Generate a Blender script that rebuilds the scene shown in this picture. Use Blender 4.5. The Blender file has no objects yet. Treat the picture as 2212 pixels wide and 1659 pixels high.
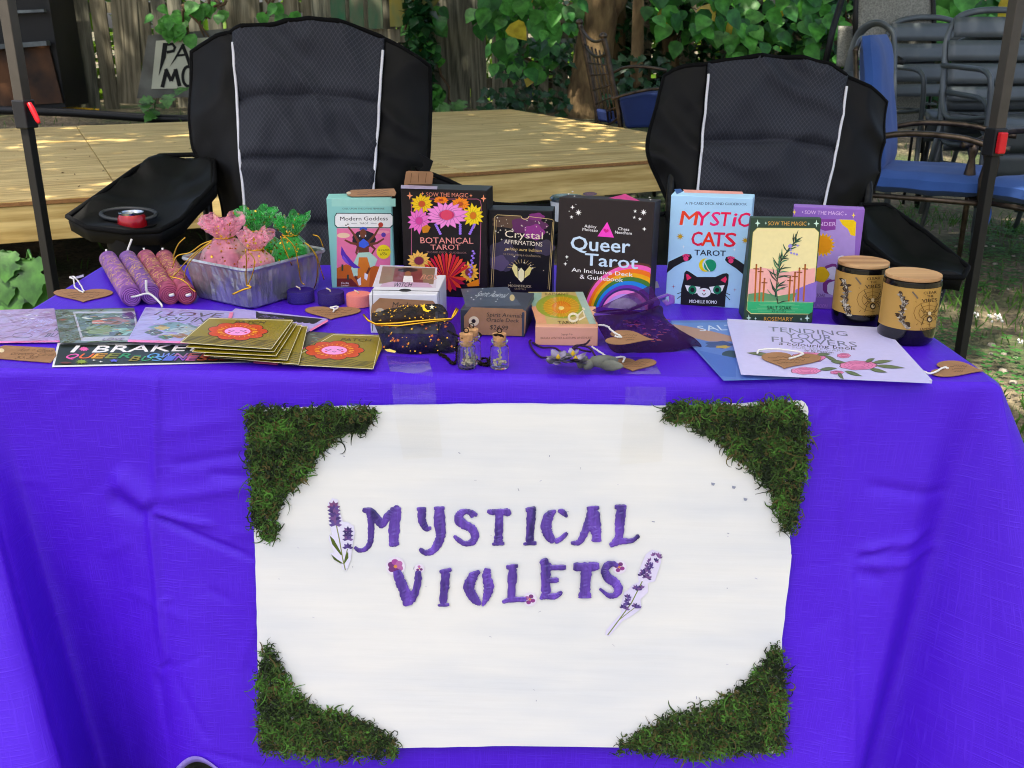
import bpy, math, random
import numpy as np
from mathutils import Vector, Matrix, noise as mnoise
random.seed(7)
rnd = random.random
def ru(a, b): return a + (b - a) * rnd()
sc = bpy.context.scene
COL = sc.collection

# ------------------------------------------------------------------ camera, sky, sun, exposure
FPX, TH, CAM = 2142.0, math.radians(19.9), Vector((0, 0, 1.13))
cd = bpy.data.cameras.new('camera'); cam = bpy.data.objects.new('camera', cd); COL.objects.link(cam)
cam.location = CAM; cam.rotation_euler = (math.pi / 2 - TH, 0, 0)
cd.sensor_width = 36; cd.lens = FPX / 2212 * 36; cd.clip_start = .02; cd.clip_end = 300
cd.dof.use_dof = True; cd.dof.focus_distance = 1.35; cd.dof.aperture_fstop = 20
sc.camera = cam
SUN_EL, SUN_AZ = math.radians(68), math.radians(205)      # azimuth clockwise from +y
SUNV = Vector((math.sin(SUN_AZ) * math.cos(SUN_EL), math.cos(SUN_AZ) * math.cos(SUN_EL), math.sin(SUN_EL)))
w = bpy.data.worlds.new('World'); sc.world = w; w.use_nodes = True
nt = w.node_tree; bg = nt.nodes['Background']; sky = nt.nodes.new('ShaderNodeTexSky')
sky.sky_type = 'NISHITA'; sky.sun_disc = False; sky.sun_elevation = SUN_EL; sky.sun_rotation = SUN_AZ
sky.air_density = .7; sky.dust_density = 4.6; sky.ozone_density = .3
nt.links.new(sky.outputs[0], bg.inputs[0]); bg.inputs[1].default_value = .15
sl = bpy.data.lights.new('sun', 'SUN'); sl.energy = 3.2; sl.angle = math.radians(.6); sl.color = (1, .93, .80)
so = bpy.data.objects.new('sun', sl); COL.objects.link(so); so.location = (0, -4, 9)
so.rotation_euler = (-SUNV).to_track_quat('-Z', 'Y').to_euler()
vs = sc.view_settings; vs.view_transform = 'Standard'; vs.look = 'None'; vs.gamma = 1; vs.use_curve_mapping = False
vs.exposure = 1.5
sc.cycles.pixel_filter_type = 'BLACKMAN_HARRIS'; sc.cycles.filter_width = 1.05

# ------------------------------------------------------------------ pixel rays (photo measured at 2212 x 1659) to real planes
def ray(u, v):
    a = (u - 1106) / FPX; b = (829.5 - v) / FPX
    return Vector((a, math.cos(TH) + b * math.sin(TH), -math.sin(TH) + b * math.cos(TH)))
TZ = .742
def onz(u, v, z=TZ):
    d = ray(u, v); return CAM + d * ((z - CAM.z) / d.z)
def ony(u, v, y):
    d = ray(u, v); return CAM + d * (y / d.y)
def onpl(u, v, O, N):
    d = ray(u, v); return CAM + d * ((O - CAM).dot(N) / d.dot(N))

# ------------------------------------------------------------------ objects
ORG = {}
def setp(o, label=None, cat=None, group=None, kind=None):
    if label: o['label'] = label
    if cat: o['category'] = cat
    if group: o['group'] = group
    if kind: o['kind'] = kind
    return o
def thing(name, label, cat, loc, group=None):
    o = bpy.data.objects.new(name, None); COL.objects.link(o); o.location = Vector(loc); o.empty_display_size = .05
    ORG[o.name] = Vector(loc)
    return setp(o, label, cat, group)
def link(name, me, parent=None, loc=None):
    o = bpy.data.objects.new(name, me); COL.objects.link(o)
    if parent is not None:
        o.parent = parent; ORG[o.name] = ORG[parent.name]
    else:
        o.location = Vector(loc or (0, 0, 0)); ORG[o.name] = Vector(loc or (0, 0, 0))
    return o

class MB:
    def __init__(s): s.v = []; s.f = []; s.m = []; s.uv = {}; s.sm = []
    def add(s, vs, fs, m=0, smooth=False, uvs=None):
        b = len(s.v); s.v += [tuple(p) for p in vs]
        for f in fs: s.f.append(tuple(i + b for i in f)); s.m.append(m); s.sm.append(smooth)
        if uvs:
            for i, q in enumerate(uvs): s.uv[b + i] = q
        return s
    def box(s, c, size, R=None, m=0, taper=1.0):
        c = Vector(c); h = Vector(size) / 2; vs = []
        for z in (-1, 1):
            k = taper if z > 0 else 1
            for x, y in ((-1, -1), (1, -1), (1, 1), (-1, 1)):
                p = Vector((x * h.x * k, y * h.y * k, z * h.z)); vs.append(c + (R @ p if R is not None else p))
        return s.add(vs, [(3, 2, 1, 0), (4, 5, 6, 7), (0, 1, 5, 4), (1, 2, 6, 5), (2, 3, 7, 6), (3, 0, 4, 7)], m)
    def prism(s, poly, off, m=0):
        off = Vector(off); n = len(poly); vs = [Vector(p) for p in poly] + [Vector(p) + off for p in poly]
        a = Vector((0, 0, 0))
        for i in range(n): a += vs[i].cross(vs[(i + 1) % n])
        fl = a.dot(off) > 0
        t = tuple(range(n, 2 * n)); b = tuple(reversed(range(n)))
        sd = [(i, (i + 1) % n, n + (i + 1) % n, n + i) for i in range(n)]
        fs = [t, b] + sd
        if not fl: fs = [tuple(reversed(f)) for f in fs]
        return s.add(vs, fs, m)
    def tube(s, pts, r, n=8, m=0, cap=True, flat=None):
        pts = [Vector(p) for p in pts]; k = len(pts)
        rs = r if isinstance(r, (list, tuple)) else [r] * k
        vs = []; up = None
        for i in range(k):
            t = (pts[min(i + 1, k - 1)] - pts[max(i - 1, 0)])
            t = t.normalized() if t.length > 1e-9 else Vector((0, 0, 1))
            if up is None:
                up = Vector((0, 0, 1)) if abs(t.z) < .9 else Vector((0, 1, 0))
            a = t.cross(up)
            if a.length < 1e-6: a = t.cross(Vector((1, 0, 0)))
            a.normalize(); b = a.cross(t).normalized(); up = b
            for j in range(n):
                q = 2 * math.pi * j / n
                vs.append(pts[i] + a * (math.cos(q) * rs[i]) + b * (math.sin(q) * rs[i] * (flat or 1)))
        fs = [(i * n + j, i * n + (j + 1) % n, (i + 1) * n + (j + 1) % n, (i + 1) * n + j) for i in range(k - 1) for j in range(n)]
        if cap: fs += [tuple(reversed(range(n))), tuple(range((k - 1) * n, k * n))]
        return s.add(vs, fs, m, True)
    def lathe(s, prof, c, n=24, m=0, axis=None, wob=None):
        c = Vector(c); vs = []; fs = []
        runs = [[prof[0]]]                     # split the profile at sharp corners so edges stay crisp
        for i in range(1, len(prof)):
            runs[-1].append(prof[i])
            if i < len(prof) - 1:
                a, b_, d = [Vector(prof[q]) for q in (i - 1, i, i + 1)]
                if (b_ - a).length > 1e-9 and (d - b_).length > 1e-9 and (b_ - a).angle(d - b_) > .75 and n > 15: runs.append([prof[i]])
        if len(runs) > 1:
            for q, rn in enumerate(runs): s.lathe(rn, c, -n if n > 0 else n, m, axis, wob)
            return s
        n = abs(n); k = len(prof); cap = False
        for i, (r, z) in enumerate(prof):
            for j in range(n):
                q = 2 * math.pi * j / n; rr = r * (wob(i, q) if wob else 1)
                p = Vector((rr * math.cos(q), rr * math.sin(q), z)); vs.append(c + (axis @ p if axis is not None else p))
        fs = [(i * n + j, i * n + (j + 1) % n, (i + 1) * n + (j + 1) % n, (i + 1) * n + j) for i in range(k - 1) for j in range(n)]
        return s.add(vs, fs, m, True)
    def grid(s, fn, nu, nv, m=0, smooth=True, uvf=None, flip=False):
        vs = []; uvs = []
        for j in range(nv + 1):
            for i in range(nu + 1):
                vs.append(Vector(fn(i / nu, j / nv)))
                if uvf: uvs.append(uvf(i / nu, j / nv))
        W = nu + 1
        fs = [(j * W + i, j * W + i + 1, (j + 1) * W + i + 1, (j + 1) * W + i) for j in range(nv) for i in range(nu)]
        if flip: fs = [tuple(reversed(f)) for f in fs]
        return s.add(vs, fs, m, smooth, uvs or None)
    def build(s, name, mats, parent=None, loc=None, bevel=0, solid=0, subd=0):
        if not isinstance(mats, (list, tuple)): mats = [mats]
        off = ORG[parent.name] if parent is not None else Vector(loc or (0, 0, 0))
        me = bpy.data.meshes.new(name)
        me.from_pydata([(p[0] - off.x, p[1] - off.y, p[2] - off.z) for p in s.v], [], s.f)
        for mm in mats: me.materials.append(mm)
        me.polygons.foreach_set('material_index', s.m); me.polygons.foreach_set('use_smooth', s.sm)
        if s.uv:
            ul = me.uv_layers.new(name='UVMap'); li = np.zeros(len(me.loops), dtype=np.int32); me.loops.foreach_get('vertex_index', li)
            arr = np.array([s.uv.get(int(i), (0, 0)) for i in li], dtype=np.float32).ravel(); ul.data.foreach_set('uv', arr)
        me.update()
        o = link(name, me, parent, loc)
        if solid:
            md = o.modifiers.new('solid', 'SOLIDIFY'); md.thickness = solid; md.offset = 0
        if bevel:
            md = o.modifiers.new('bevel', 'BEVEL'); md.width = bevel; md.segments = 2; md.limit_method = 'ANGLE'; md.angle_limit = math.radians(40)
        if subd:
            md = o.modifiers.new('sub', 'SUBSURF'); md.levels = subd; md.render_levels = subd
        return o

def crom(pts, n):
    """Catmull-Rom through points (tuples of any length), n samples per span"""
    P = [np.array(p, float) for p in pts]; out = []
    for i in range(len(P) - 1):
        p0 = P[i - 1] if i else 2 * P[0] - P[1]; p1 = P[i]; p2 = P[i + 1]; p3 = P[i + 2] if i + 2 < len(P) else 2 * P[-1] - P[-2]
        for k in range(n):
            t = k / n
            out.append(.5 * (2 * p1 + (p2 - p0) * t + (2 * p0 - 5 * p1 + 4 * p2 - p3) * t * t + (3 * p1 - p0 - 3 * p2 + p3) * t ** 3))
    out.append(P[-1]); return out

# ------------------------------------------------------------------ colours and materials
def lin(c): return c / 12.92 if c <= .04045 else ((c + .055) / 1.055) ** 2.4
def hx(h):
    if not isinstance(h, str): return tuple(h)
    if len(h) == 3: h = ''.join(c * 2 for c in h)
    return tuple(lin(int(h[i:i + 2], 16) / 255) for i in (0, 2, 4))
def newmat(name):
    m = bpy.data.materials.new(name); m.use_nodes = True; n = m.node_tree
    return m, n, n.nodes['Principled BSDF']
def inp(b, **k):
    for a, v in k.items():
        b.inputs[a.replace('_', ' ')].default_value = v
def M(name, col, rough=.6, metal=0, var=(6, .15), bump=None, coat=0, spec=.5, stretch=None, trans=0, alpha=1, sheen=0, col2=None, ior=1.45, emit=None, uv=False, tl=0, rndv=0, detail=4):
    """principled surface with procedural colour variation, optional relief and grain stretch"""
    m, n, b = newmat(name); L = n.links.new; N = n.nodes.new
    c = hx(col)
    tc = N('ShaderNodeTexCoord'); mp = N('ShaderNodeMapping'); L(tc.outputs['UV' if uv else 'Object'], mp.inputs[0])
    if stretch: mp.inputs['Scale'].default_value = stretch
    oi = N('ShaderNodeObjectInfo'); mu = N('ShaderNodeMath'); mu.operation = 'MULTIPLY'; mu.inputs[1].default_value = 37.0
    L(oi.outputs['Random'], mu.inputs[0]); L(mu.outputs[0], mp.inputs['Location'])
    nz = N('ShaderNodeTexNoise'); nz.inputs['Scale'].default_value = var[0]; nz.inputs['Detail'].default_value = detail; L(mp.outputs[0], nz.inputs[0])
    mx = N('ShaderNodeMix'); mx.data_type = 'RGBA'
    rp = N('ShaderNodeMapRange'); rp.inputs[1].default_value = .32; rp.inputs[2].default_value = .68; L(nz.outputs[0], rp.inputs[0])
    L(rp.outputs[0], mx.inputs[0])
    k = var[1]
    mx.inputs[6].default_value = (*[x * (1 - k) for x in c], 1)
    mx.inputs[7].default_value = (*hx(col2), 1) if col2 else (*[min(1, x * (1 + k)) for x in c], 1)
    out = mx.outputs[2]
    if rndv:
        hs = N('ShaderNodeHueSaturation'); r2 = N('ShaderNodeMapRange'); r2.inputs[3].default_value = 1 - rndv; r2.inputs[4].default_value = 1 + rndv
        L(oi.outputs['Random'], r2.inputs[0]); L(r2.outputs[0], hs.inputs['Value']); L(out, hs.inputs['Color']); out = hs.outputs[0]
    L(out, b.inputs['Base Color'])
    inp(b, Roughness=rough, Metallic=metal, Coat_Weight=coat, Specular_IOR_Level=spec, Transmission_Weight=trans, Alpha=alpha, Sheen_Weight=sheen, IOR=ior)
    b.inputs['Coat Roughness'].default_value = .08
    if bump:
        bz = N('ShaderNodeTexNoise'); bz.inputs['Scale'].default_value = bump[0]; bz.inputs['Detail'].default_value = 5; L(mp.outputs[0], bz.inputs[0])
        bp = N('ShaderNodeBump'); bp.inputs['Strength'].default_value = bump[1]; bp.inputs['Distance'].default_value = bump[2] if len(bump) > 2 else .002
        L(bz.outputs[0], bp.inputs['Height']); L(bp.outputs[0], b.inputs['Normal'])
        if coat: L(bp.outputs[0], b.inputs['Coat Normal'])
    if tl:
        t = N('ShaderNodeBsdfTranslucent'); ms = N('ShaderNodeMixShader'); ms.inputs[0].default_value = tl
        L(out, t.inputs[0]); L(b.outputs[0], ms.inputs[1]); L(t.outputs[0], ms.inputs[2]); L(ms.outputs[0], n.nodes['Material Output'].inputs[0])
    return m
def wood(name, c1, c2, rough=.7, axis=2, ring=14, rndv=.12, bump=.3, knots=False):
    """long grain wood: rings warped by noise, stretched along one axis"""
    m, n, b = newmat(name); L = n.links.new; N = n.nodes.new
    tc = N('ShaderNodeTexCoord'); mp = N('ShaderNodeMapping'); L(tc.outputs['Object'], mp.inputs[0])
    s = [1, 1, 1]; s[axis] = .07; mp.inputs['Scale'].default_value = s
    oi = N('ShaderNodeObjectInfo'); mu = N('ShaderNodeMath'); mu.operation = 'MULTIPLY'; mu.inputs[1].default_value = 53.0
    L(oi.outputs['Random'], mu.inputs[0]); L(mu.outputs[0], mp.inputs['Location'])
    n1 = N('ShaderNodeTexNoise'); n1.inputs['Scale'].default_value = 3.5; n1.inputs['Detail'].default_value = 2; L(mp.outputs[0], n1.inputs[0])
    a = N('ShaderNodeMath'); a.operation = 'MULTIPLY'; a.inputs[1].default_value = ring; L(n1.outputs[0], a.inputs[0])
    sn = N('ShaderNodeMath'); sn.operation = 'SINE'; a2 = N('ShaderNodeMath'); a2.operation = 'MULTIPLY'; a2.inputs[1].default_value = 6.28
    L(a.outputs[0], a2.inputs[0]); L(a2.outputs[0], sn.inputs[0])
    n2 = N('ShaderNodeTexNoise'); n2.inputs['Scale'].default_value = 90; n2.inputs['Detail'].default_value = 4; L(mp.outputs[0], n2.inputs[0])
    ad = N('ShaderNodeMath'); ad.operation = 'MULTIPLY_ADD'; ad.inputs[1].default_value = .22; ad.inputs[2].default_value = 0; L(sn.outputs[0], ad.inputs[0])
    ad2 = N('ShaderNodeMath'); ad2.operation = 'ADD'; L(ad.outputs[0], ad2.inputs[0]); L(n2.outputs[0], ad2.inputs[1])
    rp = N('ShaderNodeMapRange'); rp.inputs[1].default_value = .2; rp.inputs[2].default_value = .8; L(ad2.outputs[0], rp.inputs[0])
    mx = N('ShaderNodeMix'); mx.data_type = 'RGBA'; L(rp.outputs[0], mx.inputs[0])
    mx.inputs[6].default_value = (*hx(c1), 1); mx.inputs[7].default_value = (*hx(c2), 1)
    out = mx.outputs[2]
    if knots:
        tn = N('ShaderNodeMapping'); L(tc.outputs['Object'], tn.inputs[0]); sk = [3, 3, 3]; sk[axis] = 1.3; tn.inputs['Scale'].default_value = sk
        vo = N('ShaderNodeTexVoronoi'); vo.inputs['Scale'].default_value = 1.6; L(tn.outputs[0], vo.inputs[0])
        kr = N('ShaderNodeMapRange'); kr.inputs[1].default_value = .04; kr.inputs[2].default_value = .09; kr.inputs[3].default_value = 1; kr.inputs[4].default_value = 0
        L(vo.outputs['Distance'], kr.inputs[0]); m3 = N('ShaderNodeMix'); m3.data_type = 'RGBA'; L(kr.outputs[0], m3.inputs[0]); L(out, m3.inputs[6]); m3.inputs[7].default_value = (.10, .045, .015, 1); out = m3.outputs[2]
    hs = N('ShaderNodeHueSaturation'); r2 = N('ShaderNodeMapRange'); r2.inputs[3].default_value = 1 - rndv; r2.inputs[4].default_value = 1 + rndv
    L(oi.outputs['Random'], r2.inputs[0]); L(r2.outputs[0], hs.inputs['Value']); L(out, hs.inputs['Color']); L(hs.outputs[0], b.inputs['Base Color'])
    bp = N('ShaderNodeBump'); bp.inputs['Strength'].default_value = bump; bp.inputs['Distance'].default_value = .003; L(ad2.outputs[0], bp.inputs['Height']); L(bp.outputs[0], b.inputs['Normal'])
    inp(b, Roughness=rough); return m
def ink(name, rough=.5, coat=0, wrap=0):
    """printed surface: flat colours of the print, read from the face colours; wrap = crinkled clear film"""
    m, n, b = newmat(name); L = n.links.new; N = n.nodes.new
    at = N('ShaderNodeAttribute'); at.attribute_name = 'Col'
    nz = N('ShaderNodeTexNoise'); nz.inputs['Scale'].default_value = 160; tc = N('ShaderNodeTexCoord'); L(tc.outputs['Object'], nz.inputs[0])
    r = N('ShaderNodeMapRange'); r.inputs[3].default_value = .93; r.inputs[4].default_value = 1.05; L(nz.outputs[0], r.inputs[0])
    mx = N('ShaderNodeMix'); mx.data_type = 'RGBA'; mx.blend_type = 'MULTIPLY'; mx.inputs[0].default_value = 1
    L(at.outputs['Color'], mx.inputs[6]); L(r.outputs[0], mx.inputs[7]); L(mx.outputs[2], b.inputs['Base Color'])
    inp(b, Roughness=rough, Coat_Weight=coat, Specular_IOR_Level=.3); b.inputs['Coat Roughness'].default_value = .06
    if wrap:
        bz = N('ShaderNodeTexNoise'); bz.inputs['Scale'].default_value = 28; bz.inputs['Detail'].default_value = 3; bz.inputs['Distortion'].default_value = .8; L(tc.outputs['Object'], bz.inputs[0])
        bp = N('ShaderNodeBump'); bp.inputs['Strength'].default_value = wrap; bp.inputs['Distance'].default_value = .004; L(bz.outputs[0], bp.inputs['Height']); L(bp.outputs[0], b.inputs['Coat Normal'])
    return m
def veil(name, col, fac=.5, rough=.35, sheen=.6, spec=.3):
    """sheer woven organza or clear film: part of the light passes straight through"""
    m, n, b = newmat(name); L = n.links.new; N = n.nodes.new
    inp(b, Roughness=rough, Sheen_Weight=sheen, Specular_IOR_Level=spec); b.inputs['Base Color'].default_value = (*hx(col), 1)
    tr = N('ShaderNodeBsdfTransparent'); ms = N('ShaderNodeMixShader'); tc = N('ShaderNodeTexCoord')
    nz = N('ShaderNodeTexNoise'); nz.inputs['Scale'].default_value = 60; nz.inputs['Detail'].default_value = 3; L(tc.outputs['Object'], nz.inputs[0])
    r = N('ShaderNodeMapRange'); r.inputs[1].default_value = .3; r.inputs[2].default_value = .7; r.inputs[3].default_value = max(0, fac - .12 * min(1, fac * 2)); r.inputs[4].default_value = min(1, fac + .12 * min(1, fac * 2)); L(nz.outputs[0], r.inputs[0])
    L(r.outputs[0], ms.inputs[0]); L(tr.outputs[0], ms.inputs[1]); L(b.outputs[0], ms.inputs[2]); L(ms.outputs[0], n.nodes['Material Output'].inputs[0])
    bp = N('ShaderNodeBump'); bp.inputs['Strength'].default_value = .4; bp.inputs['Distance'].default_value = .002; L(nz.outputs[0], bp.inputs['Height']); L(bp.outputs[0], b.inputs['Normal'])
    return m

# ------------------------------------------------------------------ flat print: shapes measured on the photo, laid on a real face
TXT = {}
def tess(s, bold=0.0, shear=0.0):
    k = (s, bold, shear)
    if k not in TXT:
        cu = bpy.data.curves.new('lettering', 'FONT'); cu.body = s; cu.size = 1; cu.offset = bold; cu.shear = shear; cu.resolution_u = 2
        ob = bpy.data.objects.new('lettering', cu); COL.objects.link(ob)
        dg = bpy.context.evaluated_depsgraph_get(); dg.update()
        me = bpy.data.meshes.new_from_object(ob.evaluated_get(dg))
        TXT[k] = ([(v.co.x, v.co.y) for v in me.vertices], [tuple(p.vertices) for p in me.polygons])
        bpy.data.objects.remove(ob); bpy.data.curves.remove(cu); bpy.data.meshes.remove(me)
    return TXT[k]
class Print:
    STEP = .000008
    def __init__(s, O, X, Y, Z=(0, 0, 1)):
        s.O = Vector(O); s.X = Vector(X).normalized(); s.N = s.X.cross(Vector(Y)).normalized(); s.Y = s.N.cross(s.X)
        s.Z = Z; s.v = []; s.f = []; s.c = []; s.l = 3
    def W(s, x, y, h): return s.O + s.X * x + s.Y * y + s.N * h
    def zoom(s, Z): s.Z = Z; return s
    def mp(s, x, y):
        P = onpl(s.Z[0] + x * s.Z[2], s.Z[1] + y * s.Z[2], s.O, s.N) - s.O
        return (P.dot(s.X), P.dot(s.Y))
    def raw(s, v2, fs, col):
        b = len(s.v); h = s.l * s.STEP; s.l += 1; c = hx(col); g = .3 * c[0] + .59 * c[1] + .11 * c[2]; c = tuple(max(0, min(.95, g + (x - g) * 1.18)) for x in c)
        s.v += [s.W(p[0], p[1], h) for p in v2]
        for f in fs: s.f.append(tuple(i + b for i in f)); s.c.append(c)
    def poly(s, pts, col): s.raw([s.mp(*p) for p in pts], [tuple(range(len(pts)))], col); return s
    def polym(s, pts, col): s.raw(pts, [tuple(range(len(pts)))], col); return s
    def rect(s, x0, y0, x1, y1, col): return s.poly([(x0, y0), (x1, y0), (x1, y1), (x0, y1)], col)
    def ell(s, x, y, rx, ry, col, n=20, a0=0, a1=2 * math.pi, wob=0, k=5):
        return s.poly([(x + rx * math.cos(a0 + (a1 - a0) * i / n) * (1 + wob * math.cos(k * 2 * math.pi * i / n)), y + ry * math.sin(a0 + (a1 - a0) * i / n) * (1 + wob * math.cos(k * 2 * math.pi * i / n))) for i in range(n + (1 if a1 - a0 < 6.28 else 0))], col)
    def star(s, x, y, r, col, k=4, q=.3, ry=None):
        ry = ry or r
        return s.poly([(x + (r if i % 2 == 0 else r * q) * math.sin(math.pi * i / k), y - (ry if i % 2 == 0 else ry * q) * math.cos(math.pi * i / k)) for i in range(2 * k)], col)
    def line(s, pts, wd, col):
        ws = wd if isinstance(wd, (list, tuple)) else [wd] * len(pts)
        P = [Vector(p) for p in pts]; a = []; b = []
        for i, p in enumerate(P):
            t = P[min(i + 1, len(P) - 1)] - P[max(i - 1, 0)]
            t = t.normalized() if t.length > 0 else Vector((1, 0)); nn = Vector((-t.y, t.x)) * ws[i] / 2; a.append(p + nn); b.append(p - nn)
        vs = [s.mp(*q) for q in a + b]; k = len(P)
        s.raw(vs, [(i, i + 1, k + i + 1, k + i) for i in range(k - 1)], col); return s
    def ring(s, x, y, rx, ry, wd, col, n=28, a0=0, a1=2 * math.pi):
        return s.line([(x + rx * math.cos(a0 + (a1 - a0) * i / n), y + ry * math.sin(a0 + (a1 - a0) * i / n)) for i in range(n + 1)], wd, col)
    def text(s, t, x0, y0, x1, y1, h, col, bold=0.0, shear=0.0, arc=0):
        """baseline from (x0,y0) to (x1,y1), letter height h, in photo pixels of the current zoom"""
        if bold > .004:                        # heavier lettering: the glyphs printed again a hair to each side
            for k in (-1, 1):
                d = k * bold * h * .75; s.text(t, x0 + d, y0, x1 + d, y1, h, col, 0, shear, arc)
            if bold > .025: s.text(t, x0, y0 + bold * h * .5, x1, y1 + bold * h * .5, h, col, 0, shear, arc); s.text(t, x0, y0 - bold * h * .5, x1, y1 - bold * h * .5, h, col, 0, shear, arc)
        v, f = tess(t, 0, shear)
        xs = [p[0] for p in v]; a, b = min(xs), max(xs)
        p0 = Vector(s.mp(x0, y0)); p1 = Vector(s.mp(x1, y1)); ph = Vector(s.mp(x0, y0 - h)); e = p1 - p0; g = ph - p0
        en = Vector((-e.y, e.x)).normalized(); g = en * g.dot(en)
        q = []
        for x, y in v:
            t_ = (x - a) / (b - a); q.append(p0 + e * t_ + g * (y / .72 + arc * 4 * t_ * (1 - t_)))
        s.raw(q, f, col); return s
    def lens(s, x0, y0, x1, y1, wd, col, n=6):
        e = Vector((x1 - x0, y1 - y0)); q = Vector((-e.y, e.x)).normalized() * wd / 2
        a = [Vector((x0, y0)) + e * (i / n) + q * math.sin(math.pi * (i / n) ** .8) for i in range(n + 1)]; b = [Vector((x0, y0)) + e * (i / n) - q * math.sin(math.pi * (i / n) ** .8) for i in range(n - 1, 0, -1)]
        return s.poly(a + b, col)
    def flower(s, x, y, r, ry, col, ctr, k=10, q=.45, cr=.3):
        h = hx(col); dk = tuple(v * .62 for v in h)
        for i in range(k):
            an = 2 * math.pi * i / k + .1; f = 1 + .08 * math.sin(i * 2.7); s.lens(x, y, x + r * f * math.cos(an), y + ry * f * math.sin(an), 2.5 * r * 2.4 / k, dk); s.lens(x + .1 * r * math.cos(an), y + .1 * ry * math.sin(an), x + .96 * r * f * math.cos(an), y + .96 * ry * f * math.sin(an), 2.0 * r * 2.4 / k, h)
        s.ell(x, y, r * cr * 1.15, ry * cr * 1.15, dk, 12); s.ell(x, y, r * cr, ry * cr, ctr, 12); return s
    def build(s, name, mat, parent):
        off = ORG[parent.name]; me = bpy.data.meshes.new(name)
        me.from_pydata([(p - off)[:] for p in s.v], [], s.f); me.materials.append(mat)
        ca = me.color_attributes.new('Col', 'FLOAT_COLOR', 'CORNER')
        arr = np.array([(*c, 1) for p, c in zip(me.polygons, s.c) for _ in range(p.loop_total)], dtype=np.float32).ravel()
        ca.data.foreach_set('color', arr); me.update()
        return link(name, me, parent)
# ================================================================== setting
def sst(a, b, x):
    t = max(0, min(1, (x - a) / (b - a))); return t * t * (3 - 2 * t)
def gz(x, y):
    return .40 * sst(6.3, 9.3, y) + .018 * mnoise.noise(Vector((x * 1.3, y * 1.3, 0))) * sst(.5, 3, abs(y) + abs(x))
m_ground, n, b = newmat('dirt_and_grass'); L = n.links.new; N = n.nodes.new
tc = N('ShaderNodeTexCoord'); a = N('ShaderNodeTexNoise'); a.inputs['Scale'].default_value = 1.6; a.inputs['Detail'].default_value = 6; L(tc.outputs['Object'], a.inputs[0])
r = N('ShaderNodeValToRGB'); L(a.outputs[0], r.inputs[0]); cr = r.color_ramp
cr.elements[0].position = .36; cr.elements[0].color = (.045, .070, .020, 1); cr.elements[1].position = .64; cr.elements[1].color = (.19, .145, .09, 1)
e = cr.elements.new(.48); e.color = (.085, .078, .038, 1)
a2 = N('ShaderNodeTexNoise'); a2.inputs['Scale'].default_value = 38; a2.inputs['Detail'].default_value = 8; L(tc.outputs['Object'], a2.inputs[0])
r2 = N('ShaderNodeMapRange'); r2.inputs[1].default_value = .3; r2.inputs[2].default_value = .7; r2.inputs[3].default_value = .45; r2.inputs[4].default_value = 1.6; L(a2.outputs[0], r2.inputs[0])
mx = N('ShaderNodeMix'); mx.data_type = 'RGBA'; mx.blend_type = 'MULTIPLY'; mx.inputs[0].default_value = 1; L(r.outputs[0], mx.inputs[6]); L(r2.outputs[0], mx.inputs[7]); L(mx.outputs[2], b.inputs['Base Color'])
bp = N('ShaderNodeBump'); bp.inputs['Strength'].default_value = .8; bp.inputs['Distance'].default_value = .02; L(a2.outputs[0], bp.inputs['Height']); L(bp.outputs[0], b.inputs['Normal']); inp(b, Roughness=.95)
g = MB()
g.grid(lambda u, v: ((u - .5) * 30, -8 + v * 26, gz((u - .5) * 30, -8 + v * 26)), 120, 104)
setp(g.build('ground', m_ground), kind='structure', label='bare dirt and patchy grass of the yard')
g = MB(); 
for x0, y0, x1, y1 in ((-120, -110, 120, -7.99), (-120, 17.99, 120, 130), (-120, -7.99, -14.99, 17.99), (14.99, -7.99, 120, 17.99)):
    z = .395 if y0 > 10 else -.02
    g.add([(x0, y0, z), (x1, y0, z), (x1, y1, z), (x0, y1, z)], [(0, 1, 2, 3)])
setp(g.build('outer_ground', m_ground), kind='structure', label='ground of the yard beyond the fence and behind the viewer')

# ---- plywood stage
SQ = Vector((1.345, 5.324, 0)); E1 = Vector((.902, .431, 0)).normalized(); E2 = Vector((-E1.y, E1.x, 0)); SRZ = math.atan2(E1.y, E1.x)
m_ply = wood('plywood', 'a98640', 'dcc07e', .6, 0, 16, .05, .12)
m_plyedge = M('plywood_edge', '8a6238', .8, var=(60, .35), stretch=(1, 1, 12))
m_lumber = wood('pine_lumber', 'aa8c4c', 'd8be7c', .65, 0, 12, .08, .12, knots=True)
stage = thing('plywood_stage', 'low wooden stage of new plywood sheets on pine framing behind the chairs', 'stage', SQ)
stage.rotation_euler = (0, 0, SRZ)
def local_part(name, mat, parent, c, size, bevel=0, rotz=0, tilt=(0, 0)):
    b_ = MB().box((0, 0, 0), size); me_o = b_.build(name, mat, None, None, bevel)
    me_o.parent = parent; me_o.location = c; me_o.rotation_euler = (tilt[0], tilt[1], rotz); ORG[me_o.name] = ORG[parent.name]
    return me_o
seams = [0, -.51, -1.73, -3.2, -4.42, -5.64, -6.86]
for i in range(len(seams) - 1):
    wd = seams[i] - seams[i + 1] - .004; xc = (seams[i] + seams[i + 1]) / 2
    for (t0, t1) in ((-.012, 2.43), (2.434, 3.13)):
        o = local_part('plywood_sheet', m_ply, stage, (xc, (t0 + t1) / 2, .492), (wd, t1 - t0, .018), .0015)
for i in range(3):
    local_part('plywood_edge_strip', m_plyedge, stage, (-1.2 - 2.28 * i, -.0135, .491), (2.26, .003, .014))
for i in range(3):
    local_part('fascia_board', m_lumber, stage, (-1.15 - 2.31 * i, .01, .4125), (2.30, .038, .138), .003)
local_part('fascia_board', m_lumber, stage, (-.019, 1.58, .4125), (.038, 3.08, .138), .003)
local_part('fascia_board', m_lumber, stage, (-3.4, 3.11, .4125), (6.7, .038, .138), .003)
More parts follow.
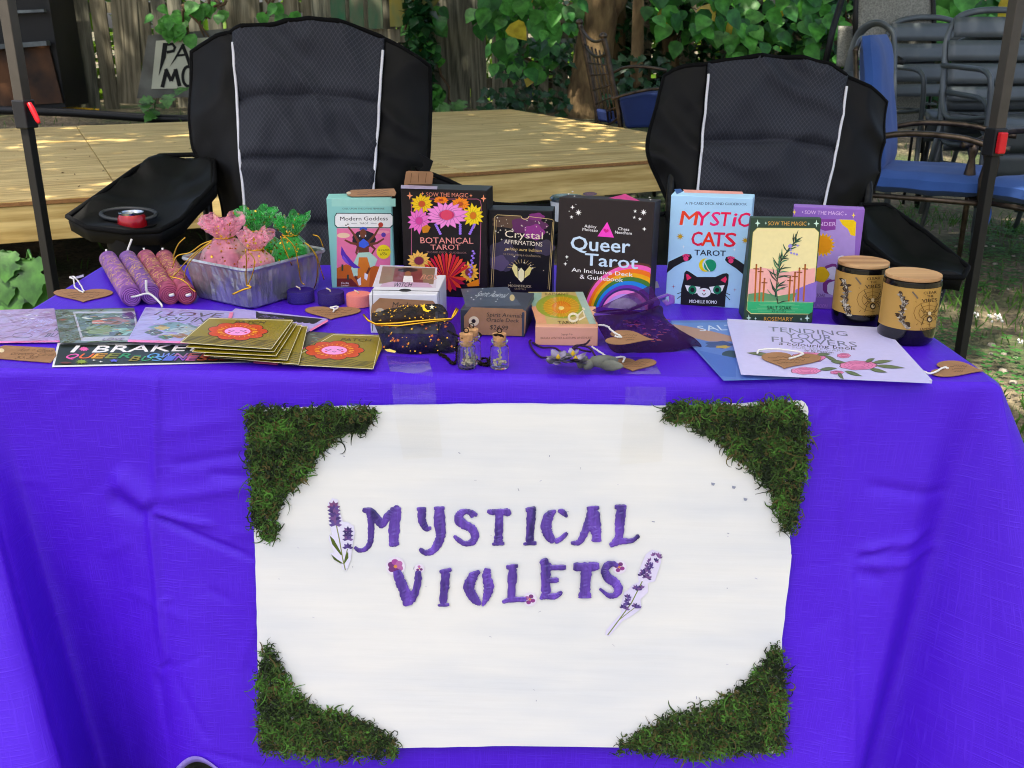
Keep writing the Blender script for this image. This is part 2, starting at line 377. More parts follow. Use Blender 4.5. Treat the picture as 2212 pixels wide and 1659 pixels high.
for x in (-1.2, -2.4, -3.6, -4.8, -6.0):
    local_part('joist', m_lumber, stage, (x, 1.57, .41), (.038, 3.0, .13))
for x in (-.1, -2.4, -4.8, -6.7):
    for y in (.1, 1.6, 3.0): local_part('support_post', m_lumber, stage, (x, y, .17), (.09, .09, .36))
m_trash = M('scattered_leaf_litter', '5a4020', .9, var=(20, .5))
lt = MB()
for i in range(128):
    p = SQ + E1 * ru(-5, -.1) + E2 * ru(.1, 3.0) + Vector((0, 0, .5025)); a_ = ru(0, 6.28); l_ = ru(.006, .022); w_ = ru(.003, .008)
    ax = Vector((math.cos(a_), math.sin(a_), ru(-.1, .3))); ay = Vector((-math.sin(a_), math.cos(a_), ru(0, .2)))
    lt.add([p - ax * l_, p + ay * w_, p + ax * l_, p - ay * w_], [(0, 1, 2, 3)])
setp(lt.build('leaf_litter', m_trash), label='tiny dry leaf scraps scattered over the plywood stage', cat='leaf litter', kind='stuff')

# ---- picket fence, every board its own piece
m_fence = wood('weathered_grey_wood', '4e4d40', '8e8a76', .9, 2, 10, .22, .6)
m_fence2 = wood('weathered_brown_wood', '56503e', '88806a', .9, 2, 10, .2, .6)
FY = 9.6
fence = thing('picket_fence', 'tall weathered grey plank fence with gaps at the back of the yard', 'fence', (0, FY, .3))
def plank(u, wpx, lean=0, top=2.3, y=FY, v0=238, mat=None, parent=fence, name='plank'):
    p = ony(u, v0, y); wd = wpx / 214.0; h = top - p.z + .04
    b_ = MB(); b_.box((0, 0, h / 2), (wd, .018, h))
    o = b_.build(name, mat or m_fence, None, None, .002); o.parent = parent
    o.location = Vector((p.x, y + ru(-.008, .008), p.z - .04)) - ORG[parent.name]; o.rotation_euler = (ru(-.015, .015), lean, ru(-.05, .05)); ORG[o.name] = ORG[parent.name]
    return o
u = -150
for u, wp in [(-140, 28), (-100, 28), (-62, 28), (-25, 28), (15, 28), (55, 28), (88, 26), (118, 29), (161, 29), (203, 29), (243, 30), (332, 26), (366, 28), (402, 28), (440, 27), (486, 28), (523, 34), (560, 36), (600, 30), (640, 30), (682, 30), (722, 30), (762, 30), (802, 30), (842, 30), (880, 30), (915, 28), (977, 72), (1035, 32), (1080, 30), (1126, 32), (1168, 30), (1210, 30), (1254, 32), (1300, 30), (1345, 34), (1388, 30), (1432, 34), (1476, 32), (1520, 30), (1565, 33), (1610, 30), (1655, 33), (1700, 30), (1745, 33), (1790, 30), (1835, 32), (1880, 30), (1925, 33), (1970, 30), (2015, 30), (2060, 33), (2105, 30), (2150, 32), (2195, 30), (2240, 32), (2285, 30), (2330, 30)]:
    plank(u, wp, ru(-.02, .02), ru(2.0, 2.5), mat=m_fence if rnd() < .7 else m_fence2)
for u in list(range(-900, -160, 41)) + list(range(2372, 3000, 43)): plank(u, ru(27, 32), ru(-.02, .02), ru(2.0, 2.5), mat=m_fence if rnd() < .7 else m_fence2)
o = plank(283, 50, .05, 2.2, y=FY - .03, v0=214, mat=m_fence2)
for zz in (.62, 1.28, 1.9):
    b_ = MB().box((0, FY + .05, zz), (17.5, .04, .09)); b_.build('rail', m_fence2, fence)
# painted pickets hung over the fence
m_grn = M('flaking_green_paint', '2f7a52', .7, var=(9, .3), col2='6f6a54', bump=(40, .4), stretch=(1, 1, .4), rndv=.15)
m_yel = M('flaking_yellow_paint', 'b09a35', .7, var=(9, .3), col2='6e7a4a', bump=(40, .4), stretch=(1, 1, .4), rndv=.1)
pk = thing('painted_picket_section', 'piece of old picket with flaking green and yellow paint hung on the fence', 'fence section', (-1.0, 9.35, 1.3))
for i, (u0, u1, v1, mt) in enumerate([(674, 702, 38, m_fence), (716, 748, 52, m_grn), (757, 787, 58, m_grn), (797, 828, 62, m_grn), (843, 875, 58, m_yel), (891, 926, 37, m_yel)]):
    a0 = ony(u0, v1, 9.35); a1 = ony(u1, v1, 9.35); h = .55
    b_ = MB()
    if i == 5: b_.prism([(a0.x, 9.36, a0.z + .03), (a0.x + .05, 9.36, a0.z - .01), (a1.x - .04, 9.36, a0.z - .01), (a1.x + .1, 9.36, a0.z + .14), (a1.x + .1, 9.36, a0.z + h), (a0.x, 9.36, a0.z + h)], (0, -.02, 0))
    else: b_.box(((a0.x + a1.x) / 2, 9.35, a0.z + h / 2), (a1.x - a0.x, .02, h))
    b_.build('picket', mt, pk, None, .002)
b_ = MB().box((-.95, 9.375, 1.62), (1.35, .02, .09)); b_.build('cross_rail', m_fence, pk)
gb = thing('old_grey_boards', 'weathered horizontal grey boards stacked against the fence behind left camp chair', 'boards', (-1.0, 9.4, .4))
for v0, v1, u0, u1 in ((36, 62, 550, 760), (62, 92, 560, 940), (95, 122, 700, 945), (125, 150, 640, 946), (153, 180, 640, 938)):
    p = ony(u0, v1, 9.42); q = ony(u1, v0, 9.42)
    b_ = MB().box(((p.x + q.x) / 2, 9.42, (p.z + q.z) / 2), (q.x - p.x, .02, q.z - p.z - .006)); b_.build('board', m_fence if v0 != 62 else m_fence2, gb, None, .002)

# ---- leaf shapes
def leaf_mesh(name, mat, kind='heart', L_=1.0):
    if kind == 'heart': prof = [(0, .0), (.14, .36), (.38, .43), (.62, .33), (.82, .16), (1, 0)]
    elif kind == 'ivy': prof = [(0, 0), (.08, .40), (.3, .30), (.42, .44), (.62, .2), (1, 0)]
    elif kind == 'lobed': prof = [(0, .02), (-.06, .20), (.05, .36), (.12, .34), (.16, .42), (.26, .36), (.3, .24), (.36, .30), (.42, .52), (.48, .44), (.54, .46), (.58, .30), (.66, .26), (.74, .27), (.84, .15), (1, 0)]
    else: prof = [(0, 0), (.25, .16), (.5, .2), (.75, .13), (1, 0)]
    n_ = len(prof); vs = []; fs = []
    for i, (t, w_) in enumerate(prof):
        z = -.18 * t * t
        vs += [(-w_, t, z + .16 * w_), (0, t, z), (w_, t, z + .16 * w_)]
    for i in range(n_ - 1):
        q = 3 * i; fs += [(q, q + 1, q + 4, q + 3), (q + 1, q + 2, q + 5, q + 4)]
    me = bpy.data.meshes.new(name); me.from_pydata([(x * L_, y * L_, z * L_) for x, y, z in vs], [], fs)
    me.materials.append(mat)
    for p in me.polygons: p.use_smooth = True
    return me
def leafmat(name, c, c2, tl=.35, rv=.25, rough=.45):
    return M(name, c, rough, var=(3, .25), col2=c2, tl=tl, rndv=rv)
m_leafA = leafmat('broad_leaf', '3c7e24', '5aa83e'); m_leafB = leafmat('broad_leaf_dark', '28602a', '3c8034'); m_leafC = leafmat('broad_leaf_yellowing', 'b49a1c', 'c8b430')
m_ivy = leafmat('ivy_leaf', '153a18', '22502a', .2, .3, .35); m_sunleaf = leafmat('sunlit_leaf', '5f8f22', '8fb53a', .5, .3)
m_weed = leafmat('weed_leaf', '2a561c', '4a7e30', .3, .3)
LH = [leaf_mesh('leaf', m, 'heart') for m in (m_leafA, m_leafA, m_leafB, m_leafC)]
LI = leaf_mesh('leaf', m_ivy, 'ivy'); LL = leaf_mesh('leaf', m_weed, 'lobed')
def lobj(me, parent, p, s, dirv, droop=.5, roll=0, name='leaf'):
    o = bpy.data.objects.new(name, me); COL.objects.link(o); o.parent = parent; ORG[o.name] = ORG[parent.name]
    y = Vector(dirv).normalized(); up = Vector((ru(-.3, .3) + roll, -droop + ru(-.3, .3), 1)); x = y.cross(up).normalized(); z = x.cross(y)
    R = Matrix((x, y, z)).transposed().to_4x4()
    o.matrix_local = Matrix.Translation(Vector(p) - ORG[parent.name]) @ R @ Matrix.Scale(s, 4)
    return o
LEAFV = {}
def leafstuff(mb, p, s, dirv, up, kind):
    if kind not in LEAFV: LEAFV[kind] = ([v.co.copy() for v in kind.vertices], [tuple(q.vertices) for q in kind.polygons])
    vs, fs = LEAFV[kind]; y = Vector(dirv).normalized(); x = y.cross(Vector(up))
    if x.length < 1e-4: x = Vector((1, 0, 0))
    x.normalize(); z = x.cross(y)
    mb.add([Vector(p) + (x * v.x + y * v.y + z * v.z) * s for v in vs], fs, 0, True)
def quadleaf(mb, p, s, a=None):
    """a small folded leaf of four triangles for masses of foliage"""
    y = Vector((ru(-1, 1), ru(-1, 1), ru(-1, .3))).normalized(); x = y.cross(Vector((ru(-.4, .4), ru(-.4, .4), 1))).normalized(); z = x.cross(y)
    mb.add([p, p + y * s * .4 + x * s * .36 + z * s * .08, p + y * s, p + y * s * .4 - x * s * .36 + z * s * .08, p + y * s * .45], [(0, 1, 4), (1, 2, 4), (2, 3, 4), (3, 0, 4)], 0, True)
m_stem = M('vine_stem', '5a4630', .85, var=(15, .3), bump=(40, .5))

# ---- vines growing on the fence (D regions of the photo at y 8.2 .. 9.4)
def vine(name, label, regions, count, smin, smax, meshes, yr, droop=.5, stuff=None, group='leafy vines on the fence'):
    c = ony((regions[0][0] + regions[0][2]) / 2, regions[0][3], yr[1]); t = thing(name, label, 'vine', c, group)
    tot = sum((r_[2] - r_[0]) * (r_[3] - r_[1]) * (r_[4] if len(r_) > 4 else 1) for r_ in regions)
    for r_ in regions:
        k = int(count * (r_[2] - r_[0]) * (r_[3] - r_[1]) * (r_[4] if len(r_) > 4 else 1) / tot)
        for i in range(k):
            p = ony(ru(r_[0], r_[2]), ru(r_[1], r_[3]), ru(*yr)); s = ru(smin, smax)
            me = random.choice(meshes) if rnd() > .03 or len(meshes) < 2 else LH[3]
            lobj(me, t, p, s, (ru(-.8, .8), ru(-.7, .1), ru(-1, -.35)), droop + .5)
        for k2 in range(3):
            pts = []; x = ru(r_[0], r_[2]); st = MB()
            for q in range(6): x += ru(-18, 18); pts.append(ony(x, r_[1] + (r_[3] - r_[1]) * q / 5, yr[1] - .05))
            st.tube(pts, [.016 - .002 * q for q in range(6)], 6); st.build('stem', m_stem, t)
    return t
vine('broadleaf_vine', 'broad heart-leaved vine over the fence between the two camp chairs', [(1030, -60, 1260, 60, 1.3), (1060, 50, 1200, 140), (1110, 120, 1190, 160)], 150, .07, .2, LH[:3], (8.3, 9.2))
vine('broadleaf_vine', 'broad heart-leaved vine over the fence above right camp chair', [(1400, -60, 1850, 60, 1.2), (1560, 40, 1850, 130), (1450, 40, 1570, 90, .5)], 250, .07, .21, LH[:3], (8.3, 9.2))
vine('broadleaf_vine', 'broad heart-leaved vine in the top right corner above slatted chairs', [(2000, -60, 2330, 60), (2150, 50, 2300, 90, .4)], 60, .14, .24, LH[:3], (7.6, 8.6))
vine('broadleaf_vine', 'sprig of green vine hanging over fence beside the black lettered sign', [(330, 10, 430, 80), (420, 0, 510, 40), (560, -20, 650, 30, .5)], 34, .10, .16, LH[:2], (9.1, 9.3))
vine('broadleaf_vine', 'small vine dangling from painted pickets beside left camp chair', [(880, 10, 950, 110), (925, 110, 960, 240, .6)], 34, .09, .16, LH[:3], (9.1, 9.3))
t_ivy = thing('ivy_patch', 'dark glossy ivy covering the tree trunk and fence foot', 'ivy', ony(1150, 250, 8.8))
for (u0, v0, u1, v1, k) in ((1080, 80, 1235, 255, 120), (1290, 120, 1440, 220, 80), (1340, 190, 1420, 260, 30), (1040, 190, 1120, 250, 30)):
    for i in range(k):
        lobj(LI, t_ivy, ony(ru(u0, u1), ru(v0, v1), ru(8.3, 9.2)), ru(.06, .11), (ru(-1, 1), ru(-.6, .1), ru(-1, .1)), .8)
iv = MB()
for i in range(5200):
    u = ru(1000, 2300) if rnd() < .8 else ru(880, 1000); v = ru(-60, 250)
    if 930 < u < 1105 or (u < 1250 and u > 940 and rnd() < .7): continue
    if 1236 < u < 1330 and rnd() < .6: continue
    quadleaf(iv, ony(u, v, ru(8.9, 9.5)), ru(.07, .16))
setp(iv.build('ivy_leaves', m_ivy, t_ivy), kind='stuff')

# ---- trees: trunks in view, crown above the frame that dapples the stage
m_bark = M('rough_bark', '6b5438', .95, var=(14, .4), col2='8f7650', bump=(26, 1.0, .02), stretch=(1, 1, .35))
def trunk(mb, pts, n_=14):
    mb.tube([p for p, r_ in pts], [r_ for p, r_ in pts], n_)
tree = thing('big_tree', 'thick brown tree trunk behind the stage with spreading crown', 'tree', ony(1265, 262, 8.95))
tb = MB(); y = 8.95
trunk(tb, [(ony(1262, 290, y), .24), (ony(1272, 200, y), .19), (ony(1285, 100, y), .165), (ony(1300, 0, y), .16), (ony(1325, -200, y), .15), (ony(1350, -420, y), .13)])
for v_ in tb.v[:]: pass
tb.build('trunk', m_bark, tree, subd=1)
for pts in ([(ony(1295, 60, y), .13), (ony(1345, -40, y), .12), (ony(1420, -200, y), .1), (ony(1500, -420, 8.2), .07)], [(ony(1240, -100, 8.9), .1), (ony(1050, -420, 8.0), .08), (ony(800, -700, 6.8), .05)], [(ony(1330, -250, 8.9), .11), (ony(1500, -600, 7.4), .07), (ony(1700, -900, 6.0), .05)], [(ony(1340, -350, 8.9), .11), (ony(1400, -800, 6.8), .07), (ony(1100, -1300, 4.6), .045)]):
    q = MB(); trunk(q, pts, 10); q.build('limb', m_bark, tree, subd=1)
def tcopse(label, u0, u1, v0, v1, rad, y):
    t = thing('slender_tree', label, 'tree', ony(u0, v0, y), 'slender trunks by the fence'); q = MB()
    trunk(q, [(ony(u0, v0, y), rad * 1.15), (ony((u0 + u1) / 2 + 3, (v0 + v1) / 2, y), rad), (ony(u1, v1, y), rad * .9), (ony(u1 + 8, v1 - 250, y), rad * .7)], 10)
    q.build('trunk', m_bark, t, subd=1); return t
ts = [tcopse('slender pale trunk right of the thick trunk', 1372, 1378, 200, 10, .055, 8.7), tcopse('leaning brown trunk close behind thick trunk', 1322, 1330, 240, -10, .10, 9.25), tcopse('dark trunk between fence planks above right camp chair', 1452, 1440, 215, 10, .075, 9.2)]
ts[0]['group'] = ts[1]['group'] = ts[2]['group'] = 'slender trunks by the fence'
cr_ = MB()
def crown(c, rad, k, smin=.1, smax=.2):
    for i in range(k):
        d = Vector((random.gauss(0, 1), random.gauss(0, 1), random.gauss(0, 1))).normalized() * (rnd() ** .45)
        p = Vector(c) + Vector((d.x * rad[0], d.y * rad[1], d.z * rad[2])); quadleaf(cr_, p, ru(smin, smax))
for i in range(128):      # clumps of the crown, spread wide over stage and fence, open towards the viewer
    x = ru(-7, 5.5) if i < 126 else ru(0.5, 6.5); yy = ru(1.5, 8.1) if i < 100 or i > 126 else ru(5.2, 8.1); crown((x, yy, 4.4 + ru(-.4, 1.6)), (ru(.6, 1.2), ru(.6, 1.1), ru(.3, .6)), 330, .12, .22)
setp(cr_.build('crown', m_leafA, tree), kind='stuff')
# ---- hedge beyond the fence, out in the sun
hg = MB()
for i in range(22000):
    x = ru(-9, 9); quadleaf(hg, Vector((x, ru(10.3, 12.0), .3 + 2.9 * rnd())), ru(.1, .22))
hd = thing('sunlit_hedge', 'bright sunlit green bushes seen through the fence gaps', 'hedge', (0, 11, .38))
setp(hg.build('foliage', m_sunleaf, hd), kind='stuff')

# ---- grass and weeds
m_grass = leafmat('grass_blade', '3d6a20', '5d8432', .35, .0); m_clover = leafmat('clover_leaf', '2f6a28', '4b8a3a', .35, 0)
gr = MB(); cl = MB()
for i in range(26000):
    if rnd() < .6: x = ru(.7, 4.2); yy = ru(1.3, 7)
    else: x = ru(-4.5, 4.5); yy = ru(.2, 9.5)
    d = mnoise.noise(Vector((x * 1.1, yy * 1.1, 3)))
    if d < ru(-.15, .35): continue
    p = Vector((x, yy, gz(x, yy) - .004)); h = ru(.025, .08); a_ = ru(0, 6.28); s_ = Vector((math.cos(a_), math.sin(a_), 0)) * .0028; l_ = Vector((ru(-.6, .6), ru(-.6, .6), 0)) * h
    gr.add([p - s_, p + s_, p + Vector((0, 0, h * .6)) + l_ * .4 + s_ * .7, p + Vector((0, 0, h)) + l_], [(0, 1, 2), (0, 2, 3)])
for i in range(15000):
    x = ru(.9, 4.2); yy = ru(1.3, 6.5); d = mnoise.noise(Vector((x * 1.7, yy * 1.7, 9)))
    if d < ru(-.25, .3): continue
    p = Vector((x, yy, gz(x, yy) + ru(.01, .045)))
    for q in range(3):
        a_ = q * 2.09 + ru(-.3, .3); dv = Vector((math.cos(a_), math.sin(a_), .15)); sv = Vector((-dv.y, dv.x, 0)); s_ = ru(.010, .020)
        cl.add([p, p + dv * s_ * .7 + sv * s_ * .55, p + dv * s_ * 1.2, p + dv * s_ * .7 - sv * s_ * .55], [(0, 1, 2, 3)])
setp(gr.build('grass', m_grass), label='sparse green grass blades on the yard soil', cat='grass', kind='stuff')
setp(cl.build('clover', m_clover), label='low clover patches growing at the right of the table', cat='clover', kind='stuff')
fl = MB()
m_petal = M('white_clover_flower', 'e8e6dc', .8)
for u, v in ((2112, 676), (2138, 683), (2156, 680), (2160, 688), (2204, 735)):
    p = onz(u, v, .05); [fl.lathe([(.001, -.005), (.005, -.002), (.005, .002), (.001, .006)], p + Vector((ru(-.01, .01), ru(-.01, .01), ru(-.02, .004))), 6) for _ in range(4)]
setp(fl.build('clover_flowers', m_petal), label='small white clover blossoms in the grass by the right pole', cat='flowers', kind='stuff')
st = MB(); m_stone = M('pale_pebbles', '9c9284', .9, var=(30, .3))
for i in range(260):
    x = ru(.9, 3.6); yy = ru(1.2, 6); s_ = ru(.006, .02); st.lathe([(.001, -s_ * .5), (s_, 0), (s_ * .6, s_ * .5), (.001, s_ * .6)], (x, yy, gz(x, yy)), 6)
setp(st.build('pebbles', m_stone), label='pale pebbles and debris scattered on the dirt', cat='pebbles', kind='stuff')
wd = thing('weed_plant', 'lobed green weed growing in the dark left of the table under the stage', 'weed', (-1.75, 3.3, 0))
for u, v, s_, dx in ((68, 562, .15, .05), (45, 600, .13, -.25), (88, 612, .10, .3), (20, 545, .10, -.1), (25, 640, .12, -.3), (60, 650, .15, .2), (10, 580, .12, .1)):
    lobj(LL, wd, ony(u, v, 3.15), s_, (dx, -.55, -.85), 1.1)
q = MB(); q.tube([(-1.75, 3.3, 0), (-1.68, 3.25, .2), ony(62, 540, 3.2), ony(68, 560, 3.15)], .005, 6); q.build('stem', m_weed, wd)
for lab, us in (('bright weed sprouting by the stage edge right of left camp chair', ((945, 232), (960, 240), (985, 222), (970, 228), (1000, 218), (940, 244))), ('weed with small leaves below the black lettered sign', ((330, 215), (345, 225), (338, 240), (365, 205), (320, 222), (400, 190)))):
    t = thing('weed_plant', lab, 'weed', ony(us[0][0], 250, 8.7), 'weeds at the fence foot')
    for u, v in us: lobj(LL, t, ony(u, v, 8.6), ru(.09, .15), (ru(-.6, .6), -.5, ru(-.5, .2)), .6)
    q = MB(); q.tube([ony(us[0][0], 262, 8.7), ony(us[0][0] + 6, us[0][1], 8.62)], .006, 5); q.build('stem', m_weed, t)

# ---- things leaning at the fence
m_rust = M('rusty_black_metal', '16181a', .55, .5, var=(3.2, .4), col2='5a3a22', bump=(20, .3)); m_blk = M('black_metal', '101113', .5, .3, var=(5, .3)); m_galv = M('scuffed_steel', '5d6468', .4, .8, var=(6, .4))
cb = thing('rusty_metal_cabinet', 'rusty black metal cabinet standing by the fence at far left', 'cabinet', ony(60, 235, 8.9))
def yq(pts, y): return [ony(u, v, y) for u, v in pts]
MB().prism(yq([(-120, -60), (96, -60), (142, 232), (-120, 240)], 8.95), (0, .5, 0)).build('body', m_blk, cb)
MB().prism(yq([(-120, 108), (105, 92), (138, 222), (-120, 236)], 8.94), (0, -.02, 0)).build('front_panel', m_rust, cb)
MB().prism(yq([(-120, 104), (108, 88), (110, 98), (-120, 115)], 8.9), (0, -.08, 0)).build('ledge', m_galv, cb)
MB().prism(yq([(-120, 30), (100, 20), (101, 26), (-120, 36)], 8.9), (0, -.05, 0)).build('ledge', m_galv, cb)
hs_ = MB(); hs_.tube([ony(u, v, 8.6) for u, v in ((-60, 236), (60, 240), (160, 244), (250, 250), (330, 256), (420, 258), (560, 255))], .035, 8)
setp(hs_.build('drain_pipe', m_blk, None, ony(200, 250, 8.6)), 'black flexible drain pipe lying along the fence foot', 'pipe')
yp = MB(); 
for i in range(7):
    p = ony(150 + i * 9, 236 + ru(-2, 3), 9.2); yp.box(p, (ru(.05, .12), .03, .02), Matrix.Rotation(ru(-.5, .5), 3, 'Z'))
setp(yp.build('yellow_strap', M('yellow_plastic', 'c79a10', .5), None, ony(180, 240, 9.2)), 'strip of torn yellow plastic on the ground at the fence foot', 'strap')
m_slate = M('grimy_grey_board', '84847c', .85, var=(5, .35), col2='4e4c46'); m_offw = M('old_white_paint', 'b6b6a2', .8, var=(4, .12)); m_blkp = M('black_brush_paint', '0c0c0b', .7)
sg = thing('lettered_sign', 'grimy leaning sign with black hand painted letters behind left camp chair', 'sign', ony(300, 215, 9.25))
MB().prism([ony(u, v, 9.3) for u, v in ((322, 76), (560, 56), (560, 206), (298, 212))], (0, -.03, 0)).build('board', m_slate, sg)
sgw = MB().prism([ony(u, v, 9.265) for u, v in ((338, 88), (560, 74), (560, 188), (328, 192))], (0, -.012, 0)).build('white_panel', m_offw, sg)
lp = Print(ony(330, 190, 9.25), (1, 0, 0), (0, 0, 1), (0, 0, .25))
K = '0b0c0a'
lp.poly([(1408, 370), (1450, 372), (1432, 500), (1370, 660)], K); lp.line([(1420, 385), (1490, 380), (1512, 410), (1500, 440), (1440, 452)], 26, K)
lp.poly([(1575, 375), (1600, 380), (1520, 510), (1465, 578)], K); lp.line([(1575, 385), (1610, 470), (1640, 560)], 30, K); lp.line([(1530, 480), (1625, 470)], 20, K)
lp.line([(1402, 755), (1440, 600)], 34, K); lp.line([(1430, 595), (1480, 700)], 32, K); lp.line([(1480, 700), (1520, 600)], 30, K); lp.line([(1515, 595), (1552, 745)], 34, K)
lp.ring(1625, 660, 46, 85, 26, K)
lp.build('lettering', ink('old_sign_paint', .7), sgw)
# ================================================================== canopy
m_pole = M('powder_coated_steel', '4c4740', .45, .4, var=(20, .12)); m_pole2 = M('dark_inner_steel', '1d1c1a', .5, .3); m_red = M('red_plastic', 'd11420', .35, var=(10, .08)); m_blkpl = M('black_plastic', '17171a', .45)
m_roof = M('canopy_fabric', 'd6d6d4', .8, tl=.5, var=(3, .04))
can = thing('pop_up_canopy', 'pop-up canopy with grey square steel legs and red slider levers', 'canopy', (0, 1.22, 0))
PX, PB, PF = 1.165, 2.45, 0.0
for sx in (-1, 1):
    for yy in (PB, PF):
        zs = .93 if sx < 0 else .865
        R = Matrix.Rotation(math.radians(18 * sx), 3, 'Z')
        MB().box((sx * PX, yy, (2.05 + zs) / 2), (.028, .028, 2.05 - zs), R).build('leg', m_pole, can, None, .002)
        MB().box((sx * PX, yy, zs / 2), (.023, .023, zs), R).build('inner_leg', m_pole2, can, None, .002)
        sld = MB().box((sx * PX, yy, zs), (.036, .038, .066), R).build('slider', m_blkpl, can, None, .003)
        lv = MB(); d = 1 if sx < 0 else 0
        if sx < 0: lv.tube([(sx * PX + .018, yy - .01, zs + .026), (sx * PX + .026, yy - .014, zs + .012), (sx * PX + .036, yy - .018, zs - .012), (sx * PX + .040, yy - .02, zs - .020)], [.006, .007, .0065, .004], 8)
        else: lv.box((sx * PX + .004, yy - .028, zs), (.021, .014, .05), R)
        lv.build('lever', m_red, sld, None, .003)
        MB().box((sx * PX, yy, .004), (.08, .08, .008)).build('foot_plate', m_pole2, can)
rf = MB(); e_ = PX + .05; y0, y1 = PF - .05, PB + .05; pk_ = (0, 1.22, 2.8); z0 = 2.12
cs = [(-e_, y0), (e_, y0), (e_, y1), (-e_, y1)]
for i in range(4):
    a, b_ = cs[i], cs[(i + 1) % 4]; rf.add([(*a, z0), (*b_, z0), pk_], [(0, 1, 2)]); rf.add([(*a, z0), (*a, z0 - .2), (*b_, z0 - .2), (*b_, z0)], [(0, 1, 2, 3)])
rf.build('roof', m_roof, can)
for i in range(4):
    a, b_ = cs[i], cs[(i + 1) % 4]; MB().tube([(*a, 2.02), (*b_, 2.02)], .012, 6).build('truss_bar', m_pole, can)

# ================================================================== folding camp chairs
m_black = M('black_polyester', '050506', .62, var=(30, .2), bump=(180, .25, .001), spec=.28); m_bind = M('black_binding', '040405', .85, spec=.2)
m_white = M('white_piping', 'e2e2e8', .6, var=(40, .04)); m_tube = M('hammered_black_steel', '1a1a18', .35, .7, var=(90, .5), bump=(120, .6, .001))
m_pad, n, b = newmat('grey_diamond_weave'); L = n.links.new; N = n.nodes.new
tc = N('ShaderNodeTexCoord'); sp = N('ShaderNodeSeparateXYZ'); L(tc.outputs['UV'], sp.inputs[0])
def mnode(op, a_, b_=None, c_=None):
    q = N('ShaderNodeMath'); q.operation = op
    for i, x in enumerate((a_, b_, c_)):
        if x is None: continue
        if isinstance(x, (int, float)): q.inputs[i].default_value = x
        else: L(x, q.inputs[i])
    return q.outputs[0]
def dia(sign):
    k = mnode('MULTIPLY_ADD', sp.outputs[1], .72 * sign, sp.outputs[0]); return mnode('GREATER_THAN', mnode('SINE', mnode('MULTIPLY', k, 6.2832 / .0105)), .93)
ln = mnode('MAXIMUM', dia(1), dia(-1)); nz = N('ShaderNodeTexNoise'); nz.inputs['Scale'].default_value = 5; L(tc.outputs['UV'], nz.inputs[0])
mx = N('ShaderNodeMix'); mx.data_type = 'RGBA'; L(mnode('MULTIPLY', ln, mnode('MULTIPLY', nz.outputs[0], 1.3)), mx.inputs[0]); mx.inputs[6].default_value = (*hx('2a2c34'), 1); mx.inputs[7].default_value = (*hx('484a54'), 1)
L(mx.outputs[2], b.inputs['Base Color']); inp(b, Roughness=.75, Specular_IOR_Level=.25)
bp = N('ShaderNodeBump'); bp.inputs['Strength'].default_value = .25; bp.inputs['Distance'].default_value = .001; L(ln, bp.inputs['Height']); L(bp.outputs[0], b.inputs['Normal'])

